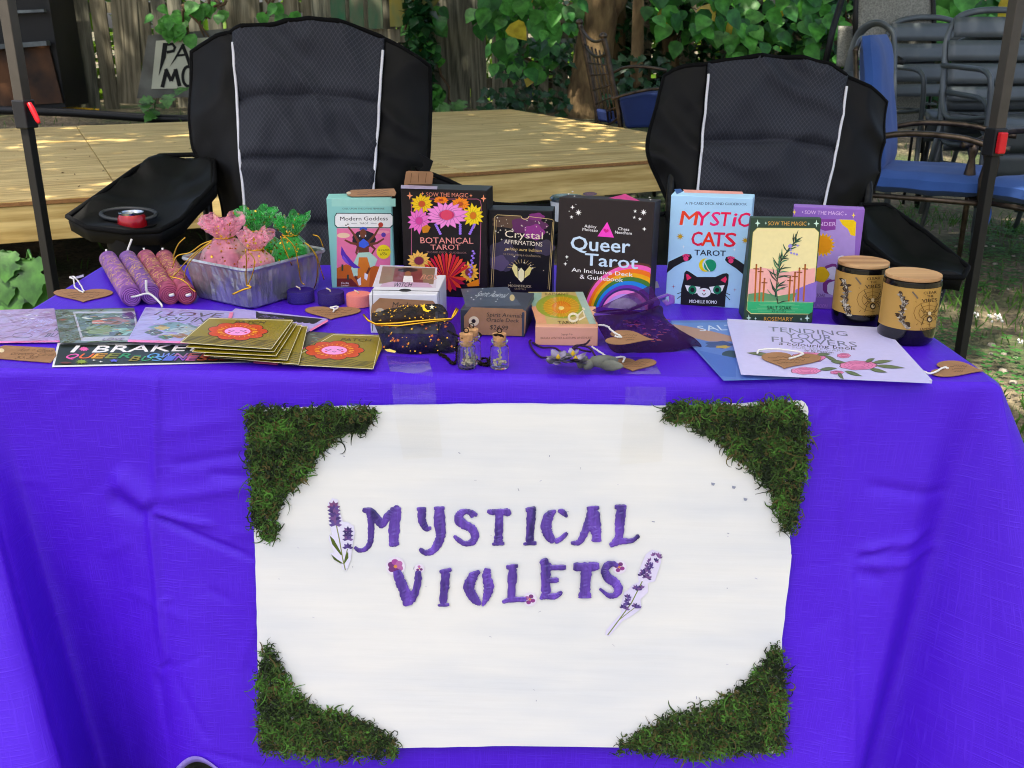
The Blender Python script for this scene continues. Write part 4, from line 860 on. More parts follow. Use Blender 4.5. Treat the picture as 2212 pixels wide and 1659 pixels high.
def cdisp(x, z):
    s_ = .008 * mnoise.noise(Vector((x * 5, z * 3, 2))) * min(1, max(0, (.74 - z) * 8)) + .002 * mnoise.noise(Vector((x * 22, z * 14, 5)))
    for ax, az, bx, bz, d, w_ in CR:
        dx, dz = bx - ax, bz - az; l2 = dx * dx + dz * dz; t_ = ((x - ax) * dx + (z - az) * dz) / l2
        if t_ < 0 or t_ > 1: continue
        e = ((x - ax) * dz - (z - az) * dx) / math.sqrt(l2); s_ += d * math.exp(-(e / w_) ** 2) * min(1, 5 * t_ + .3) * min(1, 4 * (1 - t_))
    return s_
cloth = MB(); K = len(ring); TS = [0, .004, .010, .018, .03] + [.03 + .97 * (i / 126) for i in range(1, 127)]
vs = []; uvs = []; arc_ = 0
c0 = Vector((-.075, 1.39))
for j, t_ in enumerate(TS):
    arc_ = 0
    for i, q in enumerate(ring):
        E = Vector((q[0], q[1])); H = Vector((q[2], q[3])); zz = TZ + (q[4] - TZ) * t_
        g_ = t_ ** 1.04; p = E + (H - E) * g_
        out = (E - c0).normalized()
        rr = .012; depth = (TZ - zz)
        if depth < rr: p = p - out * (rr - math.sqrt(max(0, rr * rr - (rr - depth) ** 2)))
        d = 0
        if E.y < 1.13: d = cdisp(p.x, zz) * (1 if depth > .006 else depth / .006)
        vs.append(Vector((p.x, p.y - d, zz))); arc_ += (Vector((ring[i - 1][0], ring[i - 1][1])) - E).length + .25 * (Vector((ring[i - 1][2], ring[i - 1][3])) - H).length
        uvs.append((arc_, zz + 3))
fs = [(j * K + (i + 1) % K, j * K + i, (j + 1) * K + i, (j + 1) * K + (i + 1) % K) for j in range(len(TS) - 1) for i in range(K)]
cloth.add(vs, fs, 0, True, uvs)
top0 = vs[:K]; inner = []
for f in (.93, .8, .5, 0):
    inner.append([Vector((c0.x, c0.y, TZ)) + (Vector(p) - Vector((c0.x, c0.y, TZ))) * f for p in top0])
prev = top0
for f_ in inner[:-1]:
    b0 = len(cloth.v); cloth.add(prev + f_, [(i, (i + 1) % K, K + (i + 1) % K, K + i) for i in range(K)], 0, True, [(p.x, p.y + 6) for p in prev + f_]); prev = f_
cloth.add(prev, [tuple(range(K))], 0, True, [(p.x, p.y + 6) for p in prev])
tcl = thing('tablecloth', 'bright purple crinkled tablecloth draped over the folding table', 'tablecloth', (-.075, 1.39, TZ))
cloth.build('cloth', m_cloth, tcl)
hm = MB(); hem = vs[(len(TS) - 1) * K:]
hi = [i for i in range(K) if -.62 < hem[i].x < .05 and hem[i].y < 1.12 and hem[i].y > .9]; hm.tube([hem[i] + Vector((0, -.001, 0)) for i in hi], .0010, 6)
for i in hi[:-1]:
    for k in range(3):
        p = Vector(hem[i]).lerp(Vector(hem[i + 1]), k / 3); hm.tube([p + Vector((-.001, -.0025, .007)), p + Vector((.0015, -.003, -.001))], .0007, 4)
hm.build('hem_stitching', M('lavender_thread', '8d7cc8', .8), tcl)

# ---- painted board taped to the cloth
TLb, TRb, BMb = Vector((-.30, 1.096, .72)), Vector((.335, 1.070, .72)), Vector((0, .998, .24))
BX = (TRb - TLb).normalized(); BN = BX.cross((TLb - BMb)).normalized(); BO = TLb
if BN.y > 0: BN = -BN
def onb(u, v, off=0): return onpl(u, v, BO, BN) + BN * off
m_board, n, b = newmat('brushed_white_paint'); L = n.links.new; N = n.nodes.new
tc = N('ShaderNodeTexCoord'); mp = N('ShaderNodeMapping'); mp.inputs['Scale'].default_value = (2.6, 1, 42); L(tc.outputs['Object'], mp.inputs[0])
n1 = N('ShaderNodeTexNoise'); n1.inputs['Scale'].default_value = 2.5; n1.inputs['Detail'].default_value = 6; L(mp.outputs[0], n1.inputs[0])
mp2 = N('ShaderNodeMapping'); mp2.inputs['Scale'].default_value = (2, 1, 9); L(tc.outputs['Object'], mp2.inputs[0]); n2 = N('ShaderNodeTexNoise'); n2.inputs['Scale'].default_value = 2; n2.inputs['Detail'].default_value = 3; L(mp2.outputs[0], n2.inputs[0])
r = N('ShaderNodeValToRGB'); L(n2.outputs[0], r.inputs[0]); r.color_ramp.elements[0].position = .3; r.color_ramp.elements[0].color = (.66, .675, .685, 1); r.color_ramp.elements[1].position = .62; r.color_ramp.elements[1].color = (.77, .76, .72, 1)
m2 = N('ShaderNodeMix'); m2.data_type = 'RGBA'; m2.blend_type = 'MULTIPLY'; m2.inputs[0].default_value = .3; L(r.outputs[0], m2.inputs[6]); r3 = N('ShaderNodeMapRange'); r3.inputs[3].default_value = .9; r3.inputs[4].default_value = 1.06; L(n1.outputs[0], r3.inputs[0]); L(r3.outputs[0], m2.inputs[7]); L(m2.outputs[2], b.inputs['Base Color'])
bp = N('ShaderNodeBump'); bp.inputs['Strength'].default_value = .28; bp.inputs['Distance'].default_value = .0012; L(n1.outputs[0], bp.inputs['Height']); L(bp.outputs[0], b.inputs['Normal']); inp(b, Roughness=.45)
sign = thing('painted_sign_board', 'white painted sign board with moss corners taped to front of the purple cloth', 'sign', onb(1106, 1250))
edge = []
for a_, b_ in (((538, 884), (800, 877)), ((800, 877), (1105, 872)), ((1105, 872), (1440, 878)), ((1440, 878), (1560, 874)), ((1560, 874), (1735, 866)), ((1735, 866), (1746, 880)), ((1746, 880), (1743, 960)), ((1743, 960), (1706, 1160)), ((1706, 1160), (1710, 1200)), ((1710, 1200), (1690, 1380)), ((1690, 1380), (1680, 1628)), ((1680, 1628), (1500, 1618)), ((1500, 1618), (1105, 1611)), ((1105, 1611), (800, 1617)), ((800, 1617), (567, 1622)), ((567, 1622), (556, 1440)), ((556, 1440), (553, 1250)), ((553, 1250), (548, 1150)), ((548, 1150), (538, 884))):
    for k in range(8):
        f = k / 8; edge.append((a_[0] + (b_[0] - a_[0]) * f + ru(-1, 1), a_[1] + (b_[1] - a_[1]) * f + ru(-.8, .8)))
MB().prism([onb(*p) for p in edge], -BN * .005).build('board', m_board, sign)
m_moss = [M('moss_' + k, c, .9, var=(60, .25), tl=.15) for k, c in (('green', '3c5622'), ('dark', '1f2c14'), ('olive', '564e28'), ('bright', '4c7a2a'))]
def inpoly(p, poly):
    c_ = False; j = len(poly) - 1
    for i in range(len(poly)):
        if (poly[i][1] > p[1]) != (poly[j][1] > p[1]) and p[0] < (poly[j][0] - poly[i][0]) * (p[1] - poly[i][1]) / (poly[j][1] - poly[i][1]) + poly[i][0]: c_ = not c_
        j = i
    return c_
def moss(poly, k, lab):
    xs = [p[0] for p in poly]; ys = [p[1] for p in poly]; m_ = MB(); c_ = 0; BU = BN.cross(BX)
    while c_ < k:
        u, v = ru(min(xs), max(xs)), ru(min(ys), max(ys)); ok = inpoly((u, v), poly)
        if not ok: continue
        u += random.gauss(0, 5); v += random.gauss(0, 5)
        if not inpoly((u, v), poly) and rnd() < .4: continue
        c_ += 1
        if mnoise.noise(Vector((u * .11, v * .11, 8))) + .35 * mnoise.noise(Vector((u * .3, v * .3, 2))) < -.38: continue
        h = .001 + (.004 + .010 * max(0, .35 + mnoise.noise(Vector((u * .045, v * .045, 6))))) * rnd(); p = onb(u, v, h); a_ = ru(0, 6.28); turn = ru(-2.6, 2.6); wd = ru(.0006, .0015); sg_ = ru(.0015, .0036); d3 = ru(-.4, .5); vsx = []
        nn = 5 if rnd() > .12 else 9
        if rnd() < .6:                     # matted crumbs of moss between the strands
            r_ = mnoise.noise(Vector((u * .03, v * .03, 1))) + ru(-.45, .45); s_ = ru(.0012, .003); a = Vector((ru(-1, 1), ru(-1, 1), ru(-1, 1))).normalized(); b_ = a.cross(Vector((ru(-1, 1), ru(-1, 1), ru(-1, 1)))).normalized()
            m_.add([p - a * s_, p + b_ * s_ * .6, p + a * s_ * 1.1 + b_ * s_ * .2, p - b_ * s_ * .5], [(0, 1, 2), (0, 2, 3)], 1 if r_ < -.2 else (0 if r_ < .2 else (2 if r_ < .42 else 3))); continue
        for q in range(nn):
            dr = BX * math.cos(a_) + BU * math.sin(a_); nr = (BX * -math.sin(a_) + BU * math.cos(a_)) * (wd * (1 - .75 * q / (nn - 1))) + BN * ru(-.0004, .0004)
            vsx += [p + nr, p - nr]; p = p + dr * sg_ + BN * d3 * sg_; d3 += ru(-.5, .4); a_ += turn * ru(.3, 1)
            if (p - BO).dot(BN) < .0008: p = p + BN * (.0008 - (p - BO).dot(BN))
        r_ = mnoise.noise(Vector((u * .02, v * .02, 1))) + ru(-.5, .5)
        mi = 1 if r_ < -.25 else (0 if r_ < .2 else (2 if r_ < .4 else 3))
        m_.add(vsx, [(2 * q, 2 * q + 1, 2 * q + 3, 2 * q + 2) for q in range(nn - 1)], mi)
    o = m_.build('moss_patch', m_moss, sign); o['label'] = lab; return o
moss([(536, 885), (560, 876), (640, 880), (815, 884), (806, 905), (790, 930), (735, 938), (690, 985), (655, 1040), (612, 1072), (600, 1110), (598, 1160), (566, 1162), (545, 1110)], 9500, 'dried green moss on upper left corner')
moss([(1434, 885), (1455, 870), (1545, 872), (1600, 880), (1690, 862), (1728, 880), (1744, 920), (1742, 1000), (1722, 1080), (1714, 1150), (1690, 1140), (1665, 1060), (1640, 1030), (1590, 985), (1545, 950), (1490, 915), (1445, 905)], 10000, 'dried green moss on upper right corner')
moss([(577, 1385), (600, 1420), (622, 1460), (640, 1490), (690, 1530), (745, 1537), (800, 1560), (848, 1592), (866, 1618), (850, 1630), (700, 1636), (568, 1622), (560, 1560), (558, 1470)], 9000, 'dried green moss on lower left corner')
moss([(1668, 1388), (1690, 1405), (1696, 1500), (1690, 1618), (1600, 1624), (1500, 1640), (1420, 1622), (1330, 1615), (1340, 1605), (1385, 1572), (1450, 1540), (1530, 1525), (1590, 1490), (1640, 1440)], 9500, 'dried green moss on lower right corner')
# hand painted letters, raised strokes of purple paint
m_paint = M('glossy_purple_paint', '230f68', .32, var=(40, .2), col2='6e46bc', bump=(90, .8, .0015), stretch=(2.2, 1, .35), coat=.4, detail=6)
ZB = (633.6, 1036.9, .3906)
LET = {
 'letter_m': [[(383, 163, 10), (415, 175, 14), (430, 215, 16), (430, 290, 15), (425, 345, 13), (400, 380, 11), (365, 388, 10), (338, 370, 8)], [(385, 163, 9), (430, 175, 18), (465, 215, 20), (490, 250, 14), (520, 205, 18), (560, 165, 18)], [(573, 138, 8), (570, 165, 22), (560, 240, 26), (556, 320, 24), (556, 348, 22)], [(530, 357, 9), (556, 352, 14), (586, 348, 10)], [(538, 162, 12), (596, 158, 9)]],
 'letter_y': [[(683, 160, 9), (735, 158, 9)], [(712, 160, 20), (712, 220, 18), (735, 265, 14), (764, 264, 7)], [(778, 156, 9), (838, 154, 9)], [(808, 158, 24), (810, 240, 26), (816, 300, 22), (800, 350, 20), (770, 390, 16), (730, 400, 13), (698, 378, 9)]],
 'letter_s': [[(1018, 194, 8), (985, 180, 14), (955, 172, 12), (925, 185, 18), (915, 215, 22), (945, 245, 22), (985, 265, 20), (1005, 305, 20), (990, 340, 16), (950, 350, 13), (915, 330, 12), (888, 306, 7)], [(980, 180, 10), (992, 206, 8)]],
 'letter_t': [[(1072, 170, 8), (1100, 176, 14), (1140, 172, 12), (1185, 176, 18), (1203, 170, 10)], [(1140, 172, 20), (1138, 250, 18), (1135, 320, 20), (1133, 350, 20)], [(1100, 353, 8), (1168, 348, 9)]],
 'letter_i': [[(1285, 165, 12), (1342, 157, 12)], [(1318, 165, 22), (1312, 250, 20), (1306, 348, 18)], [(1272, 352, 8), (1346, 346, 10)], [(1312, 215, 18), (1334, 228, 6)]],
 'letter_c': [[(1452, 166, 7), (1415, 195, 22), (1398, 250, 24), (1410, 300, 22), (1442, 342, 14)], [(1463, 167, 7), (1490, 175, 14), (1514, 202, 7)], [(1445, 340, 11), (1480, 322, 12), (1516, 288, 8)]],
 'letter_a': [[(1622, 155, 10), (1692, 151, 10)], [(1655, 160, 22), (1635, 225, 20), (1610, 290, 18), (1580, 340, 14), (1534, 346, 8)], [(1660, 165, 26), (1668, 250, 28), (1676, 300, 22), (1676, 340, 24)], [(1620, 264, 11), (1690, 262, 12)]],
 'letter_l': [[(1776, 146, 11), (1842, 148, 13)], [(1815, 150, 24), (1805, 230, 22), (1800, 310, 20), (1770, 352, 16)], [(1750, 360, 12), (1800, 336, 16), (1870, 332, 11), (1912, 302, 9)]],
 'letter_v': [[(572, 495, 20), (595, 560, 24), (620, 620, 26), (640, 690, 25)], [(692, 498, 15), (690, 560, 17), (674, 620, 18), (652, 665, 18)]],
 'letter_i_': [[(810, 505, 9), (877, 491, 10)], [(845, 502, 18), (838, 580, 20), (828, 680, 17)], [(800, 689, 7), (864, 684, 9)], [(840, 585, 16), (864, 596, 6)]],
 'letter_o': [[(1032, 498, 8), (995, 530, 22), (972, 585, 26), (985, 625, 22), (1010, 660, 20), (1037, 685, 8)], [(1076, 483, 16), (1070, 530, 20), (1082, 585, 24), (1070, 640, 18), (1047, 692, 6)]],
 'letter_l_': [[(1178, 479, 11), (1243, 470, 11)], [(1215, 478, 20), (1210, 560, 20), (1205, 660, 16)], [(1156, 671, 8), (1205, 656, 13), (1290, 655, 12)]],
 'letter_e': [[(1365, 458, 10), (1388, 447, 16), (1412, 444, 12)], [(1400, 450, 24), (1395, 540, 22), (1395, 620, 20), (1366, 654, 8)], [(1405, 480, 13), (1508, 478, 13)], [(1400, 552, 12), (1468, 547, 13)], [(1395, 638, 13), (1450, 636, 14), (1487, 612, 8)]],
 'letter_t_': [[(1548, 474, 20), (1620, 476, 22), (1692, 470, 20)], [(1622, 480, 26), (1615, 560, 24), (1612, 620, 26), (1612, 648, 34)]],
 'letter_s_': [[(1795, 470, 7), (1770, 458, 13), (1740, 465, 17), (1722, 495, 19), (1740, 535, 22), (1778, 562, 22), (1797, 600, 20), (1778, 630, 15), (1742, 632, 11), (1692, 594, 7)]],
}
lay = .0006
for nm, strokes in LET.items():
    q = MB()
    for st_ in strokes:
        C_ = crom(st_, 7); lay += .00006; vs_ = []
        for i, (x, y, hw) in enumerate(C_):
            t_ = np.array(C_[min(i + 1, len(C_) - 1)][:2]) - np.array(C_[max(i - 1, 0)][:2]); t_ = t_ / (np.linalg.norm(t_) + 1e-9); nx = np.array((-t_[1], t_[0])) * hw * (1.2 + ru(-.14, .14))
            if i in (0, len(C_) - 1): nx *= .7
            for k, hh in ((-1, 0), (-.6, .0007), (0, .0004 + ru(0, .0006)), (.6, .0007), (1, 0)):
                vs_.append(onb(ZB[0] + (x + nx[0] * k) * ZB[2], ZB[1] + (y + nx[1] * k) * ZB[2], lay + hh))
        nn = len(C_); q.add(vs_, [(5 * i + k, 5 * i + k + 1, 5 * i + k + 6, 5 * i + k + 5) for i in range(nn - 1) for k in range(4)], 0, False)
    q.build(nm.strip('_'), m_paint, sign)
# lavender and blossom stickers
m_ink = ink('matte_print', .55); m_inkg = ink('gloss_print', .4, .12); m_inkw = ink('shrink_wrapped_print', .45, .35, .5); m_cello = ink('cellophane_sleeve_print', .4, 1.0, 1.0)
def sticker(name='lavender_sticker'): 
    p = Print(BO + BN * .0012, BX, BN.cross(BX), ZB); p.name = name; return p
def buds(p, x, y, r, k, cols, a=0, tall=1.0):
    for i in range(k):
        an = a + (i - (k - 1) / 2) * .75; dx, dy = math.sin(an), -math.cos(an)
        c_ = random.choice(cols); q = [(x, y), (x + dx * r * .6 - dy * r * .28, y + dy * r * .6 * tall + dx * r * .28), (x + dx * r * 1.1, y + dy * r * 1.1 * tall), (x + dx * r * .6 + dy * r * .28, y + dy * r * .6 * tall - dx * r * .28)]
        p.poly(q, c_)
VI = ['4b3a72', '5c4a86', '3c2f60', '6d4f80', '70578c']
p = sticker()
p.poly([(215, 100), (245, 108), (255, 170), (275, 230), (305, 235), (335, 255), (340, 290), (325, 380), (318, 440), (295, 500), (270, 495), (265, 460), (235, 440), (200, 405), (225, 400), (195, 330), (200, 300), (215, 305), (198, 240), (200, 190), (190, 130)], 'd9d6e6')
p.line([(238, 250), (255, 330), (272, 430), (288, 498)], 6, '7a7f52'); p.line([(300, 380), (290, 420), (280, 465)], 5, '6c7444')
p.poly([(200, 305), (225, 330), (272, 415), (262, 415), (215, 355)], '4d5a2a'); p.poly([(208, 410), (245, 440), (278, 462), (262, 462), (225, 440)], '47542a'); p.poly([(303, 392), (305, 430), (282, 465), (285, 430)], '4b5a2c')
for y in (150, 170, 190, 212, 228, 250): buds(p, 222 + (y - 140) * .1, y, 34, 5, VI if y > 160 else ['7a4f78', '6d4670'])
for y in (285, 308, 330, 375): buds(p, 302, y, 28, 5, VI)
p.build('lavender_sticker', m_inkg, sign)
p = sticker()
p.poly([(1985, 385), (2030, 400), (2035, 450), (2000, 560), (1960, 570), (1962, 620), (1920, 660), (1925, 710), (1880, 745), (1820, 780), (1745, 865), (1725, 855), (1730, 830), (1815, 735), (1812, 690), (1830, 620), (1850, 610), (1875, 580), (1910, 565), (1905, 520), (1920, 480), (1950, 410)], 'd6d0e4')
p.line([(1738, 858), (1800, 775), (1870, 680), (1930, 560)], 6, '707c48'); p.line([(1800, 775), (1850, 735), (1890, 705)], 4, '707c48')
for i in range(26):
    f = rnd(); x = 1935 + 70 * f + ru(-28, 28); y = 550 - 130 * f + ru(-15, 15); buds(p, x, y, 20, 3, VI if f < .7 else ['8a5f94', '6d4f80'], ru(-1, 1))
for x, y in ((1910, 610), (1925, 600), (1895, 600), (1848, 650), (1850, 670), (1845, 690), (1838, 715), (1825, 705), (1890, 700), (1905, 708)): buds(p, x, y, 22, 4, VI, ru(-.6, .6))
p.build('lavender_sticker', m_inkg, sign)
for (x, y, r_, k) in ((565, 478, 46, 6), (697, 490, 20, 3), (1308, 660, 32, 4), (1803, 482, 32, 4)):
    p = sticker(); p.ell(x, y, r_ + 8, r_ + 6, 'ddd6e2', 18)
    for i in range(k): an = 6.28 * i / k + .4; p.ell(x + .55 * r_ * math.cos(an), y + .55 * r_ * math.sin(an), r_ * .42, r_ * .36, random.choice(['9a4f92', '84407f', 'a86a9c', '6d3a70']), 10)
    p.ell(x, y, r_ * .22, r_ * .2, 'c98a5a', 8); p.build('blossom_sticker', m_inkg, sign)
# pencil marks and chips on the paint
p = Print(BO + BN * .0003, BX, BN.cross(BX), (0, 0, 1))
for i in range(34):
    u, v = ru(600, 1650), ru(960, 1560); a_ = ru(-.5, 2); l_ = ru(2, 7); p.line([(u, v), (u + l_ * math.cos(a_), v + l_ * math.sin(a_))], ru(.7, 1.8), random.choice(['a3a3ac', 'b8b6c4', '8f90a0']))
for u, v in ((1540, 1045), (1585, 1052), (1610, 1078)): p.poly([(u - 4, v - 3), (u + 5, v - 1), (u + 2, v + 4), (u - 3, v + 3)], '8f93a2')
setp(p.build('pencil_smudges', m_ink, sign), kind='stuff')
# tape
m_tape, n, b = newmat('clear_packing_tape'); L = n.links.new; N = n.nodes.new
tr = N('ShaderNodeBsdfTransparent'); gl = N('ShaderNodeBsdfGlossy'); gl.inputs['Roughness'].default_value = .12; ms = N('ShaderNodeMixShader'); fr = N('ShaderNodeLayerWeight'); fr.inputs[0].default_value = .25
mm = N('ShaderNodeMath'); mm.operation = 'MULTIPLY_ADD'; mm.inputs[1].default_value = .3; mm.inputs[2].default_value = .015; L(fr.outputs['Fresnel'], mm.inputs[0]); L(mm.outputs[0], ms.inputs[0])
tr.inputs[0].default_value = (.99, .985, .97, 1)
tc = N('ShaderNodeTexCoord'); nz = N('ShaderNodeTexNoise'); nz.inputs['Scale'].default_value = 45; nz.inputs['Detail'].default_value = 4; L(tc.outputs['Object'], nz.inputs[0]); bp = N('ShaderNodeBump'); bp.inputs['Strength'].default_value = .5; bp.inputs['Distance'].default_value = .003; L(nz.outputs[0], bp.inputs['Height']); L(bp.outputs[0], gl.inputs['Normal'])
L(tr.outputs[0], ms.inputs[1]); L(gl.outputs[0], ms.inputs[2]); L(ms.outputs[0], n.nodes['Material Output'].inputs[0]); b.inputs['Base Color'].default_value = (.8, .8, .8, 1)
for lab, rows in (('clear packing tape strip holding the board up, left', [((834, 768), (926, 774), 0), ((842, 800), (934, 806), 0), ((850, 868), (943, 866), 1), ((858, 920), (950, 918), 1), ((872, 992), (956, 986), 1)]), ('clear packing tape strip holding the board up, right', [((1330, 770), (1408, 772), 0), ((1341, 806), (1427, 806), 0), ((1349, 872), (1438, 870), 1), ((1344, 930), (1434, 930), 1), ((1338, 1003), (1429, 996), 1)])):
    t = MB(); V = []
    for a_, b_, k in rows:
        for f in (0, .25, .5, .75, 1):
            u, v = a_[0] + (b_[0] - a_[0]) * f, a_[1] + (b_[1] - a_[1]) * f; V.append(onb(u, v, .0022) if k else onz(u, v, TZ + .0008))
        if k == 0 and rows.index((a_, b_, k)) == 1:
            for f in (0, .25, .5, .75, 1):
                x = V[-5].x; V.append(Vector((x + .004, front_y(x) - .004, TZ - .012)))
    R_ = len(V) // 5
    t.add(V, [(5 * i + j, 5 * i + j + 1, 5 * i + j + 6, 5 * i + j + 5) for i in range(R_ - 1) for j in range(4)], 0, True)
    o = t.build('tape_strip', m_tape, None, V[10]); setp(o, lab, 'tape', 'tape strips on the board')
# ================================================================== goods on the table
Z5 = (0, 403.2, .25); Z6 = (553, 357.1, .27775); Z7 = (1036.9, 357.1, .27775); Z8 = (1555.4, 357.1, .2986); ZD = (0, 0, 1)
UP = Vector((0, 0, 1))
m_kraft = M('kraft_card', '9c7350', .85, var=(60, .10), bump=(200, .2, .0005)); m_string = M('white_cotton_string', 'e4e2dc', .9); m_film = veil('clear_film', 'ffffff', .10, .08, 0)
def scrib(p, x0, y0, x1, y1, h, col, wd, k=14):
    pts = []
    for i in range(k + 1): f = i / k; pts.append((x0 + (x1 - x0) * f, y0 + (y1 - y0) * f - h * (.5 + .5 * math.sin(i * 2.4 + math.sin(i * 1.7) * 2))))
    p.line(pts, wd, col)
class Box: pass
def deck_box(name, label, cat, bl, br, tlv, depth, col, group='boxes of decks and soaks', lean=0, bevel=.0012, rough=.45, wrap=False, Z=ZD, wmin=None):
    B = Box(); B.O = onz(*bl); B1 = onz(*br); B.X = (B1 - B.O); B.W = B.X.length; B.X.normalize(); B.D = Vector((-B.X.y, B.X.x, 0)); B.U = (UP * math.cos(lean) + B.D * math.sin(lean)); B.dp = depth
    Nf = B.X.cross(B.U); tl = onpl(bl[0] if not isinstance(tlv, tuple) else tlv[0], tlv if not isinstance(tlv, tuple) else tlv[1], B.O, Nf); B.H = (tl - B.O).dot(B.U)
    B.Db = (B.D * math.cos(lean) - UP * math.sin(lean)) if lean else B.D
    c = B.O + B.X * B.W / 2 + B.D * depth / 2; B.t = thing(name, label, cat, c, group)
    m_ = M(name + '_card', col, rough, var=(12, .05), spec=.22, coat=.14 if wrap else .02, bump=(25, .25, .003) if wrap else None)
    B.box = MB().prism([B.O, B.O + B.X * B.W, B.O + B.X * B.W + B.Db * depth, B.O + B.Db * depth], B.U * B.H).build('box', m_, B.t, None, bevel)
    B.front = Print(B.O, B.X, B.U, Z); B.top = Print(B.O + B.U * B.H, B.X, B.Db, Z)
    return B
WH = 'f2efe8'
# ---- teal goddess deck
B = deck_box('goddess_tarot_box', 'teal tarot box with dark haired woman on a pink panel', 'box', (717, 622), (853, 619), (714, 428), .042, '8fcfc4', wrap=True, Z=Z6)
f = B.front
f.rect(588, 258, 1085, 320, 'a5d6c8')
f.rect(628, 490, 1045, 945, 'e882a4'); f.poly([(628, 945), (628, 800), (700, 770), (800, 800), (900, 780), (1045, 800), (1045, 945)], 'c26a3c'); f.poly([(628, 945), (628, 880), (740, 880), (800, 945)], '6e2c22'); f.ell(680, 545, 50, 20, 'f6d3b4'); f.ell(980, 520, 60, 14, 'f2a3b0')
f.poly([(625, 370), (1050, 372), (1068, 395), (1068, 465), (1045, 488), (628, 486), (610, 465), (610, 395)], '2b4a48'); f.poly([(630, 376), (1046, 378), (1062, 398), (1062, 460), (1040, 482), (634, 480), (616, 460), (616, 398)], 'f4f4ee')
f.text('CALL UPON THE DIVINE FEMININE', 672, 343, 998, 343, 13, '4c5a48'); f.text('Modern Goddess', 655, 430, 1025, 428, 32, '20211f', .012); f.text('TAROT', 805, 458, 873, 458, 14, '2a2b28', .01); f.line([(740, 452), (785, 452)], 2, '333'); f.line([(892, 452), (938, 452)], 2, '333')
f.ell(840, 575, 92, 68, '17171f', 26, wob=.04, k=9); f.ell(835, 495, 30, 16, '3a56b0')
SK = '6e3d2a'
for pts in ([(800, 600), (765, 540), (715, 475)], [(870, 600), (925, 540), (965, 470)], [(800, 615), (740, 605), (690, 580)], [(880, 615), (940, 605), (995, 570)], [(800, 610), (780, 680), (800, 710)], [(880, 610), (925, 650), (900, 690)]): f.line(pts, [22, 17, 12], SK)
f.ell(833, 530, 26, 36, SK); f.poly([(800, 590), (875, 585), (880, 690), (795, 690)], SK); f.poly([(800, 600), (835, 570), (872, 598), (880, 620), (840, 645), (800, 630)], '4465d0'); f.ell(806, 548, 5, 8, 'f6f6f6', 8); f.ell(852, 548, 5, 8, 'f6f6f6', 8)
f.poly([(795, 680), (885, 675), (945, 730), (925, 780), (870, 800), (860, 760), (800, 740), (790, 860), (760, 865), (740, 800)], 'bfe0c8'); f.poly([(800, 715), (865, 715), (890, 800), (880, 945), (800, 945), (790, 830)], 'd98448'); f.line([(770, 860), (800, 910)], 18, SK); f.line([(885, 795), (855, 860)], 18, SK); f.poly([(785, 890), (815, 870), (818, 930), (800, 935)], 'f4f2f0'); f.poly([(845, 835), (872, 850), (862, 895), (842, 880)], 'f4f2f0')
f.poly([(665, 630), (700, 690), (760, 760), (815, 800), (760, 800), (690, 750), (660, 690)], '5a37a8'); f.poly([(680, 700), (730, 770), (700, 760), (668, 720)], '7a55c8'); f.ell(992, 540, 18, 18, '5a3a9a', 12); f.ell(706, 460, 22, 20, 'f4f2ea', 12); f.ell(700, 466, 6, 6, '222', 8); f.ell(715, 458, 6, 6, '222', 8); f.ell(970, 462, 20, 20, 'b0443a', 10)
f.line([(715, 850), (715, 890)], 14, '2f4438'); f.line([(672, 770), (672, 820)], 14, '2f4438')
f.ell(992, 672, 55, 55, 'f6e21c', 40, wob=.03, k=20); f.text('78 CARDS', 948, 668, 1038, 664, 14, '4a3a10', .015); f.text('and', 980, 684, 1005, 683, 11, '4a3a10'); f.text('BOOK', 968, 700, 1022, 698, 15, '4a3a10', .015)
f.text('Cecilia', 662, 922, 722, 922, 16, 'f2e8e0', .02); f.text('Lattari', 662, 940, 724, 940, 15, 'f2e8e0', .02)
f.build('cover_print', m_inkw, B.box)
t = thing('price_tag', 'brown kraft tag lying on top of the teal tarot box', 'tag', B.O + B.U * B.H + B.D * .02, 'kraft price tags')
P = [onz(*q, z=TZ + B.H + .0022) for q in ((750, 415), (760, 410), (851, 407), (856, 416), (853, 423), (760, 424), (750, 421))]; kc = MB().prism(P, (0, 0, -.0006)).build('card', m_kraft, t)
p = Print(P[0], (1, 0, 0), (0, 1, 0), ZD); p.ell(753, 417, 5, 3, 'c9bda8', 10)
for k in range(3): scrib(p, 772, 413 + k * 4, 840, 412 + k * 4, 2.5, '4c3018', .8)
p.build('handwriting', m_ink, kc)
# ---- botanical deck
B = deck_box('botanical_tarot_box', 'black botanical tarot box with pink and yellow flowers', 'box', (874, 637), (1053, 645), (874, 407), .05, '1c1618', wrap=True, Z=Z6)
f = B.front
f.text('SOW THE MAGIC', 1325, 242, 1650, 250, 34, 'd98c78', .004)
for x, y, r_ in ((1196, 236, 32), (1770, 258, 30), (1296, 220, 16), (1672, 236, 16), (1463, 1008, 16)): f.star(x, y, r_ * .75, 'f0a07a', 4, .35, r_)
f.line([(1240, 262), (1720, 262), (1745, 275), (1752, 310), (1738, 920), (1710, 940)], 5, 'a8607a'); f.line([(1240, 262), (1215, 275), (1210, 310), (1208, 900)], 5, 'a8607a')
f.flower(1290, 300, 90, 80, 'f0c93a', 'c25a3a', 14, .6); f.flower(1440, 270, 60, 30, 'f08a30', 'a8442a', 12, .6); f.flower(1590, 300, 75, 55, 'f0913a', 'b4502c', 14, .6); f.flower(1690, 390, 85, 95, 'f5d84c', 'd07a30', 14, .6)
f.flower(1270, 430, 95, 100, 'e67ac0', 'c84a90', 13, .6); f.flower(1485, 385, 165, 105, 'f095d2', 'c23a6a', 18, .62, .36); f.ell(1485, 385, 45, 40, 'd8506a', 14)
